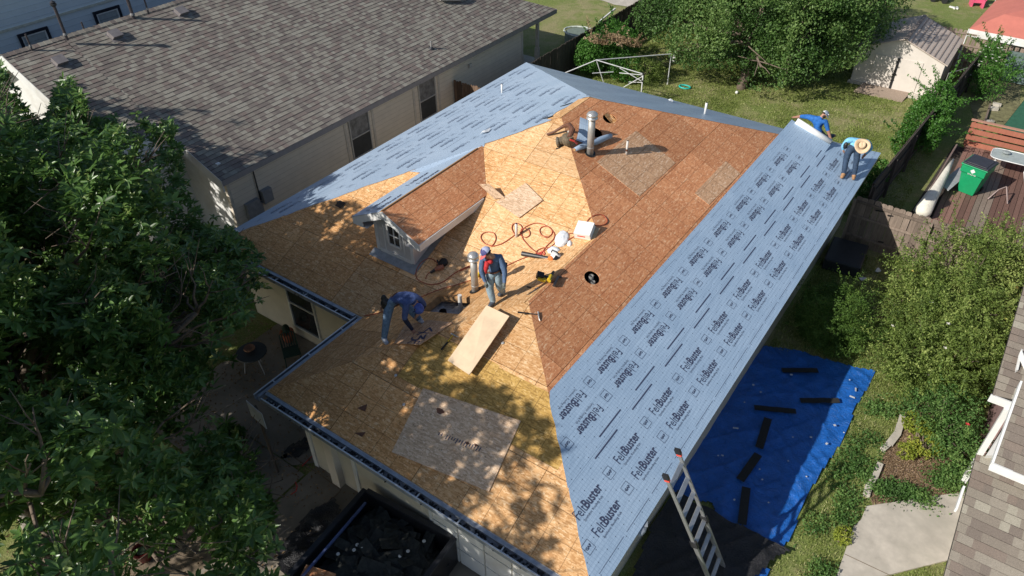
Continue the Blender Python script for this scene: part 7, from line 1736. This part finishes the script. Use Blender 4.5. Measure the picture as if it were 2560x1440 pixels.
def person(label, root_pos, jt, mats, cols, head_dir, gear, sleeve=1., name='person', foot_mat=3, glove=None, scale=1.):
    """jt: joint positions; cols: material index for torso, upper arm, fore arm, legs"""
    root = thing(name, label, 'person', root_pos); J = {}; s_ = scale
    V_ = {k: Vector(v) for k, v in jt.items()}
    pel = (V_['hipL']+V_['hipR'])/2; chest = (V_['shL']+V_['shR'])/2; up = (chest-pel).normalized(); neck = V_['neck']; head = V_['head']
    bow = V_.get('bow', Vector((0, 0, 0)))
    J['pelvis'] = (pel, .135*s_, .115*s_); J['waist'] = (pel.lerp(chest, .42)+bow, .13*s_, .105*s_); J['chest'] = (pel.lerp(chest, .85)+bow*.6, .155*s_, .12*s_); J['neckb'] = (chest.lerp(neck, .5), .075*s_, .07*s_); J['neck'] = (neck, .055*s_, .055*s_)
    hd = (head-neck); J['chin'] = (neck+hd*.45, .062*s_, .066*s_); J['headc'] = (head, .082*s_, .092*s_); J['crown'] = (head+hd.normalized()*.07, .055*s_, .06*s_)
    E_ = [('pelvis', 'waist', cols['torso']), ('waist', 'chest', cols['torso']), ('chest', 'neckb', cols['torso']), ('neckb', 'neck', cols.get('neck', 0)), ('neck', 'chin', 0), ('chin', 'headc', 0), ('headc', 'crown', 0)]
    for q in 'LR':
        J['sh'+q] = (V_['sh'+q], .068*s_, .068*s_); J['el'+q] = (V_['el'+q], .046*s_, .046*s_); J['wr'+q] = (V_['wr'+q], .03*s_, .03*s_); J['ha'+q] = (V_['ha'+q], .034*s_, .022*s_)
        J['hip'+q] = (V_['hip'+q], .098*s_, .1*s_); J['kn'+q] = (V_['kn'+q], .064*s_, .066*s_); J['cf'+q] = (V_['kn'+q].lerp(V_['an'+q], .35), .062*s_, .064*s_); J['an'+q] = (V_['an'+q], .05*s_, .052*s_); J['ft'+q] = (V_['an'+q].lerp(V_['to'+q], .6)+Vector((0, 0, .0)), .045*s_, .04*s_); J['to'+q] = (V_['to'+q], .04*s_, .03*s_)
        E_ += [('chest', 'sh'+q, cols['torso']), ('sh'+q, 'el'+q, cols['upper']), ('el'+q, 'wr'+q, cols['fore']), ('wr'+q, 'ha'+q, glove if glove is not None else 0), ('pelvis', 'hip'+q, cols['legs']), ('hip'+q, 'kn'+q, cols['legs']), ('kn'+q, 'cf'+q, cols['legs']), ('cf'+q, 'an'+q, cols['legs']), ('an'+q, 'ft'+q, foot_mat), ('ft'+q, 'to'+q, foot_mat)]
    hdir = Vector(head_dir).normalized(); hup = hd.normalized(); fx = (hdir-hup*hdir.dot(hup)).normalized(); sx = fx.cross(hup).normalized()
    for k_ in J:
        f_ = 1.08 if k_ in ('headc', 'crown', 'chin') else (1.22 if k_ in ('pelvis', 'waist', 'chest', 'neckb') else 1.42); J[k_] = (J[k_][0], J[k_][1]*f_, J[k_][2]*f_)
    def extra(mb):
        for q in 'LR': fingers(mb, V_['wr'+q], V_['ha'+q], glove if glove is not None else 0, .55)
        nb_ = head+fx*.085*s_-hup*.015; mb.tube([nb_+hup*.03-fx*.012, nb_+fx*.012-hup*.012, nb_-fx*.01-hup*.022], [.009, .014, .012], 6, 0)          # nose
        for a in (-1, 1): mb.ell(head+sx*a*.084*s_-hup*.01, (.012, .02, .03), 8, 0)                                                  # ears
    body = skin_body(J, E_, mats, None, 'body', root, extra)
    m = MB()
    for a in (-1, 1): m.ell(head+fx*.082*s_+sx*a*.03+hup*.018, (.011, .011, .008), 8)
    m.build('eyes', BLACK, root); m = MB(); m.bar(head+fx*.084*s_-hup*.052-sx*.022, head+fx*.084*s_-hup*.052+sx*.022, .008, .007); m.build('mouth', simple('lips', (.3, .09, .08), .5), root)
    if gear: gear(root, V_, head, hup, fx, sx, pel, chest, body)
    return root
def hemi(mb, c, up, fx, sx, r, flat=1., n=16, k=5, z0=0., squash=1.):
    vs = []; 
    for i in range(k+1):
        a = (math.pi/2)*i/k
        for j in range(n):
            b = 2*math.pi*j/n; vs.append(c+up*(z0+r*flat*math.sin(a))+(fx*math.cos(b)*r*squash+sx*math.sin(b)*r)*math.cos(a)*1.0)
    mb.add(vs, [(i*n+j, i*n+(j+1) % n, (i+1)*n+(j+1) % n, (i+1)*n+j) for i in range(k) for j in range(n)])
def cap(root, head, hup, fx, sx, crown, bill, back=None, badge=None):
    h_ = MB(); hemi(h_, head-hup*.035, hup, fx, sx, .102, 1.0, squash=1.02); q_ = MB(); cc_ = head-hup*.035; q_.add(h_.v, [f for f in h_.f if (sum((Vector(h_.v[i]) for i in f), Vector())/4-cc_).dot(fx) < .03]); q_.build('hair', HAIR, root, smooth=True)
    c = head+hup*.02; m = MB(); hemi(m, c, hup, fx, sx, .115, 1.0, squash=1.08); g = m.build('cap', crown, root, smooth=True)
    m = MB(); vs = []
    for i in range(9):
        t = -1+2*i/8; a = t*1.15; vs += [c+fx*.10*math.cos(a)+sx*.10*math.sin(a)-hup*.004, c+fx*(.10+.105*math.cos(t*1.35))*1.0*math.cos(a*.72)+sx*(.115)*math.sin(a)-hup*.035]
    m.add(vs+[v+hup*.008 for v in vs], [(2*i, 2*i+1, 2*i+3, 2*i+2) for i in range(8)]+[(2*i+18, 2*i+20, 2*i+21, 2*i+19) for i in range(8)]+[(1+2*i, 19+2*i, 21+2*i, 3+2*i) for i in range(8)]); m.build('cap_bill', bill, g)
    if back:
        m = MB(); q = MB(); hemi(q, c, hup, fx, sx, .1165, 1.0, squash=1.08); n = 16; sel = [f for f in q.f if (sum((Vector(q.v[i]) for i in f), Vector())/4-c).dot(fx) < .012]; m.add(q.v, sel); m.build('cap_mesh', back, g, smooth=True)
    if badge: m = MB(); b = c+fx*.118+hup*.04; m.box(b, (.05, .05, .022), 0, Matrix(((fx.x, sx.x, hup.x), (fx.y, sx.y, hup.y), (fx.z, sx.z, hup.z)))); m.build('cap_badge', badge, g)
    return g
def P3h(x, y, z): return at(x, y, z)
# A: man bending over the marked board --------------------------------------
fa = on(962, 857, 'WL'); fb = on(1052, 806, 'WL'); z0 = (fa.z+fb.z)/2
def A_(x, y, h): return at(x, y, z0+h)
jt = dict(anL=A_(963, 850, .06)+Vector((0, 0, 0)), toL=Vector((0, 0, 0)), anR=A_(1046, 800, .08), toR=Vector((0, 0, 0)), knL=A_(966, 806, .42), knR=A_(1034, 783, .45), hipL=A_(972, 762, .78), hipR=A_(994, 741, .80),
          shL=A_(1016, 764, .93), shR=A_(1043, 741, 1.0), neck=A_(1036, 757, .90), head=A_(1046, 771, .80), elL=A_(1011, 797, .62), wrL=A_(1031, 824, .26), haL=A_(1036, 832, .16), elR=A_(1062, 762, .74), wrR=A_(1050, 780, .52), haR=A_(1040, 792, .44), bow=Vector((-.02, .02, .10)))
jt['anL'] = Vector((fa.x-.03, fa.y+.02, fa.z+.085)); jt['toL'] = jt['anL']+Vector((.17, -.06, -.035)); jt['anR'] = Vector((fb.x-.04, fb.y, fb.z+.085)); jt['toR'] = jt['anR']+Vector((.17, -.05, -.015))
def gearA(root, V, head, hup, fx, sx, pel, chest, body):
    q0 = MB(); q0.ell(head-fx*.02-hup*.01, (.11, .105, .115), 12); q0.build('skull_cloth', simple('blue_cloth_cap', (.055, .09, .33), .8, var=.3, scale=14), root, smooth=True)
    cap(root, head, hup, fx, sx, simple('blue_cloth_cap', (.055, .09, .33), .8, var=.3, scale=14), simple('blue_cloth_bill', (.035, .06, .24), .8))
    m = MB(); u = (chest-pel).normalized(); s_ = (V['hipL']-V['hipR']).normalized(); f = u.cross(s_).normalized(); n = 18; c = pel+u*.1+Vector((0, 0, .03)); pts = [c+s_*.165*math.cos(2*math.pi*k/n)+f*.135*math.sin(2*math.pi*k/n) for k in range(n+1)]; m.tube(pts, .022, 6); m.build('tool_belt', LEATHER, root)
    bk = c+s_*.12-u*.16
    m = MB(); m.ell(bk+Vector((-.02, -.04, -.02)), (.13, .12, .16), 10); m.ell(bk+Vector((-.08, -.02, .1)), (.07, .07, .1), 8); m.build('tool_pouch', simple('black_leather', (.02, .018, .016), .5), root, smooth=True)
    m = MB(); b0 = bk+Vector((-.04, -.08, -.14)); m.tube([b0+Vector((.1*math.cos(t), .07*math.sin(t), .05*math.sin(t))) for t in np.linspace(0, 6.283, 14)], .02, 6); m.build('hose_hook', LEATHER, root)
    m = MB(); m.bar(bk+Vector((-.12, 0, .1)), bk+Vector((-.2, .05, -.02)), .03, .05); m.build('tool_handle', BLACK, root)
person('man in a navy long-sleeved shirt and jeans bent double over the marked board', fa.lerp(fb, .5), jt, [SKIN, SH_NAVY, JEANS, SNEAK, simple('dark_sleeve', (.015, .02, .045), .8)], dict(torso=1, upper=1, fore=4, legs=2, neck=1), (jt['haL']-jt['head'])*1.0, gearA)
# B: standing man with the red-billed cap -------------------------------------
fa = on(1234, 764, 'WL'); z0 = fa.z; fb = on(1258, 737, 'WL')
def B(x, y, h): return at(x, y, z0+h)
jt = dict(anL=Vector((fb.x, fb.y, fb.z+.08)), anR=Vector((fa.x-.02, fa.y+.02, fa.z+.085)), knR=B(1224, 722, .44), knL=B(1249, 715, .50), hipR=B(1225, 684, .84), hipL=B(1244, 682, .86), shR=B(1207, 648, 1.26), shL=B(1249, 640, 1.32), neck=B(1226, 641, 1.40), head=B(1216, 631, 1.50),
          elR=B(1203, 678, .98), wrR=B(1213, 704, .76), haR=B(1217, 713, .69), elL=B(1262, 678, 1.0), wrL=B(1261, 707, .76), haL=B(1260, 717, .68), bow=Vector((.01, .03, .03)))
jt['toR'] = jt['anR']+Vector((-.01, -.17, -.045)); jt['toL'] = jt['anL']+Vector((-.03, -.16, -.02))
def gearB(root, V, head, hup, fx, sx, pel, chest, body):
    cap(root, head, hup, fx, sx, simple('navy_cap', (.07, .07, .2), .7), simple('coral_bill', (.72, .13, .13), .7), simple('pale_mesh', (.42, .45, .62), .8), simple('silver_badge', (.6, .62, .68), .4))
    m = MB(); nk_ = V['neck']; d = (chest*.45+pel*.55); f = fx
    m.ell(nk_-hup*.05+f*.06+Vector((0, 0, -.04)), (.07, .06, .06), 10); m.tube([nk_+f*.09-Vector((0, 0, .06)), nk_+f*.15-Vector((0, 0, .2)), nk_+f*.15-Vector((0, 0, .32))], [.06, .05, .02], 8); m.build('neckerchief', simple('red_cloth', (.5, .03, .035), .8, var=.3, scale=20), root, smooth=True)
    m = MB(); n = 18; c = pel+Vector((0, 0, .1)); s_ = (V['hipL']-V['hipR']).normalized(); f2 = s_.cross(Vector((0, 0, 1))); m.tube([c+s_*.16*math.cos(2*math.pi*k/n)+f2*.13*math.sin(2*math.pi*k/n) for k in range(n+1)], .022, 6); m.build('tool_belt', LEATHER, root)
    m = MB(); m.ell(c+s_*.2+Vector((0, 0, -.02)), (.07, .09, .12), 10); m.box(c+s_*.24+Vector((0, .02, .06)), (.06, .1, .12)); m.build('tool_pouch', BLACK, root)
    m = MB(); m.ell(c-f2*.02+f*.15+Vector((0, 0, .1)), (.06, .05, .05), 8); m.build('glove_on_belt', simple('grey_glove', (.22, .25, .27), .7), root)
    for q in 'LR': m = MB(); a, b = V['el'+q].lerp(V['wr'+q], .78), V['wr'+q].lerp(V['ha'+q], .3); m.tube([a, b], [.042, .038], 10); m.build('red_cuff', simple('red_cloth', (.5, .03, .035), .8), root)
person('man standing in a denim shirt, pale jeans and a cap with a red bill', fa, jt, [SKIN, SH_DENIM, JEANS_L, simple('dark_shoe', (.06, .07, .09), .6), simple('work_glove', (.16, .18, .17), .7)], dict(torso=1, upper=1, fore=1, legs=2), (-.35, -.75, -.4), gearB, glove=4)
# C: man in bright blue behind the roll ---------------------------------------
base = on(2048, 346, 'BP'); z0 = base.z
def C_(x, y, h): return at(x, y, z0+h)
jt = dict(hipL=C_(2052, 336, .36), hipR=C_(2036, 337, .36), knL=C_(2060, 346, .10)+Vector((0, .1, 0)), knR=C_(2030, 344, .10), anL=base+Vector((.35, .42, .02)), anR=base+Vector((-.25, .5, .02)), toL=base+Vector((.38, .6, -.03)), toR=base+Vector((-.25, .68, -.04)),
          shR=C_(2022, 292, .88), shL=C_(2064, 302, .88), neck=C_(2053, 294, .96), head=C_(2062, 286, 1.06), elR=C_(2003, 291, .72), wrR=C_(1988, 293, .52), haR=C_(1982, 293, .45), elL=C_(2070, 326, .58), wrL=C_(2076, 345, .34), haL=C_(2078, 353, .26), bow=Vector((0, .02, .04)))
def gearC(root, V, head, hup, fx, sx, pel, chest, body):
    cap(root, head, hup, fx, sx, simple('slate_cap', (.22, .26, .33), .7), simple('slate_bill', (.2, .24, .3), .7), simple('white_mesh', (.72, .72, .7), .8), WHITE)
    m = MB(); m.ell(head+fx*.045-hup*.07, (.07, .07, .06), 10); m.build('beard', HAIR, root, smooth=True)
    m = MB(); a = V['wrR'].lerp(V['elR'], .1); b = V['wrR'].lerp(V['elR'], .2); m.tube([a, b], .036, 10); m.build('wristband', BLACK, root)
person('bearded man in a bright blue shirt and grey-white cap stooping behind the underlay roll', base, jt, [SKIN, SH_BLUE, JEANS_D, BOOT], dict(torso=1, upper=1, fore=0, legs=2, neck=1), (.35, -.75, -.45), gearC)
# D: man with the straw hat ----------------------------------------------------
fa = on(2106, 444, 'RP'); fb = on(2132, 447, 'RP'); z0 = (fa.z+fb.z)/2
def D_(x, y, h): return at(x, y, z0+h)
jt = dict(anR=fa+Vector((0, .04, .09)), anL=fb+Vector((0, .04, .09)), toR=fa+Vector((-.01, -.13, .04)), toL=fb+Vector((.04, -.12, .04)), knR=D_(2115, 400, .48), knL=D_(2141, 401, .48), hipR=D_(2123, 373, .80), hipL=D_(2145, 373, .80),
          shR=D_(2120, 350, 1.02), shL=D_(2170, 356, 1.02), neck=D_(2149, 360, 1.02), head=D_(2155, 365, 1.00), elR=D_(2108, 364, .80), wrR=D_(2107, 374, .66), haR=D_(2110, 379, .60), elL=D_(2178, 371, .76), wrL=D_(2164, 385, .58), haL=D_(2158, 392, .50), bow=Vector((0, .06, .06)))
def gearD(root, V, head, hup, fx, sx, pel, chest, body):
    ST = simple('straw', (.66, .49, .31), .8, var=.12, scale=20, bump=.3); up = Vector((.18, -.58, .8)).normalized(); f = (Vector((.3, -.8, -.5))); f = (f-up*f.dot(up)).normalized(); s_ = f.cross(up); c = head+up*.03
    m = MB(); vs = []; n = 24
    for k in range(n):
        a = 2*math.pi*k/n; e = .035*math.cos(a)**2*-1+.045*abs(math.sin(a))**2
        for r_ in (.1, .2, .235): vs.append(c+f*math.cos(a)*r_*1.1+s_*math.sin(a)*r_+up*(e*(r_/.235)**2))
    m.add(vs, [(3*k+j, 3*((k+1) % n)+j, 3*((k+1) % n)+j+1, 3*k+j+1) for k in range(n) for j in (0, 1)]); h = m.build('straw_hat', ST, root, smooth=True); so_ = h.modifiers.new('s', 'SOLIDIFY'); so_.thickness = .008
    m = MB(); vs = []; K_ = 5
    for i in range(K_+1):
        a = (math.pi/2)*i/K_; r_ = .108*math.cos(a)**.45 if i < K_ else .0
        for j in range(16):
            b = 2*math.pi*j/16; dent = -.035*math.exp(-(math.sin(b)*r_/.03)**2)*(i/K_)**2; vs.append(c+up*(.125*math.sin(a)+dent)+f*math.cos(b)*r_*1.12+s_*math.sin(b)*r_)
    m.add(vs, [(i*16+j, i*16+(j+1) % 16, (i+1)*16+(j+1) % 16, (i+1)*16+j) for i in range(K_) for j in range(16)]); m.build('hat_crown', ST, h, smooth=True)
    m = MB(); m.tube([c+up*.015+f*math.cos(t)*.121+s_*math.sin(t)*.11 for t in np.linspace(0, 6.283, 20)], .01, 6); m.build('hat_band', simple('brown_band', (.2, .12, .07), .7), h)
    m = MB(); a = V['hipR'].lerp(V['shR'], .35); m.ell(a+Vector((-.09, -.03, .0)), (.07, .08, .12), 10); m.build('tool_pouch', BLACK, root)
person('man in a sky-blue shirt and wide straw hat crouching over the underlay with a hammer', fa.lerp(fb, .5), jt, [SKIN, SH_SKY, JEANS_D, BOOT, simple('navy_sleeve', (.03, .06, .17), .8)], dict(torso=1, upper=1, fore=1, legs=2), (.1, -.6, -.8), gearD)
p = jt['haR']; m = MB(); root = thing('hammer', 'hammer held in the right hand of the man in the straw hat', 'hammer', p)
m.tube([p+Vector((-.03, .02, 0)), p+Vector((.24, -.05, .02))], .012, 8); m.build('handle', simple('tan_handle', (.5, .33, .18), .6), root); m = MB(); q = p+Vector((.24, -.05, .02)); m.tube([q+Vector((-.02, -.06, -.03)), q+Vector((.02, .06, .03))], .018, 8); m.build('head', GALV, root)
for o in list(bpy.data.objects):
    if o.get('category') == 'x': bpy.data.objects.remove(o)
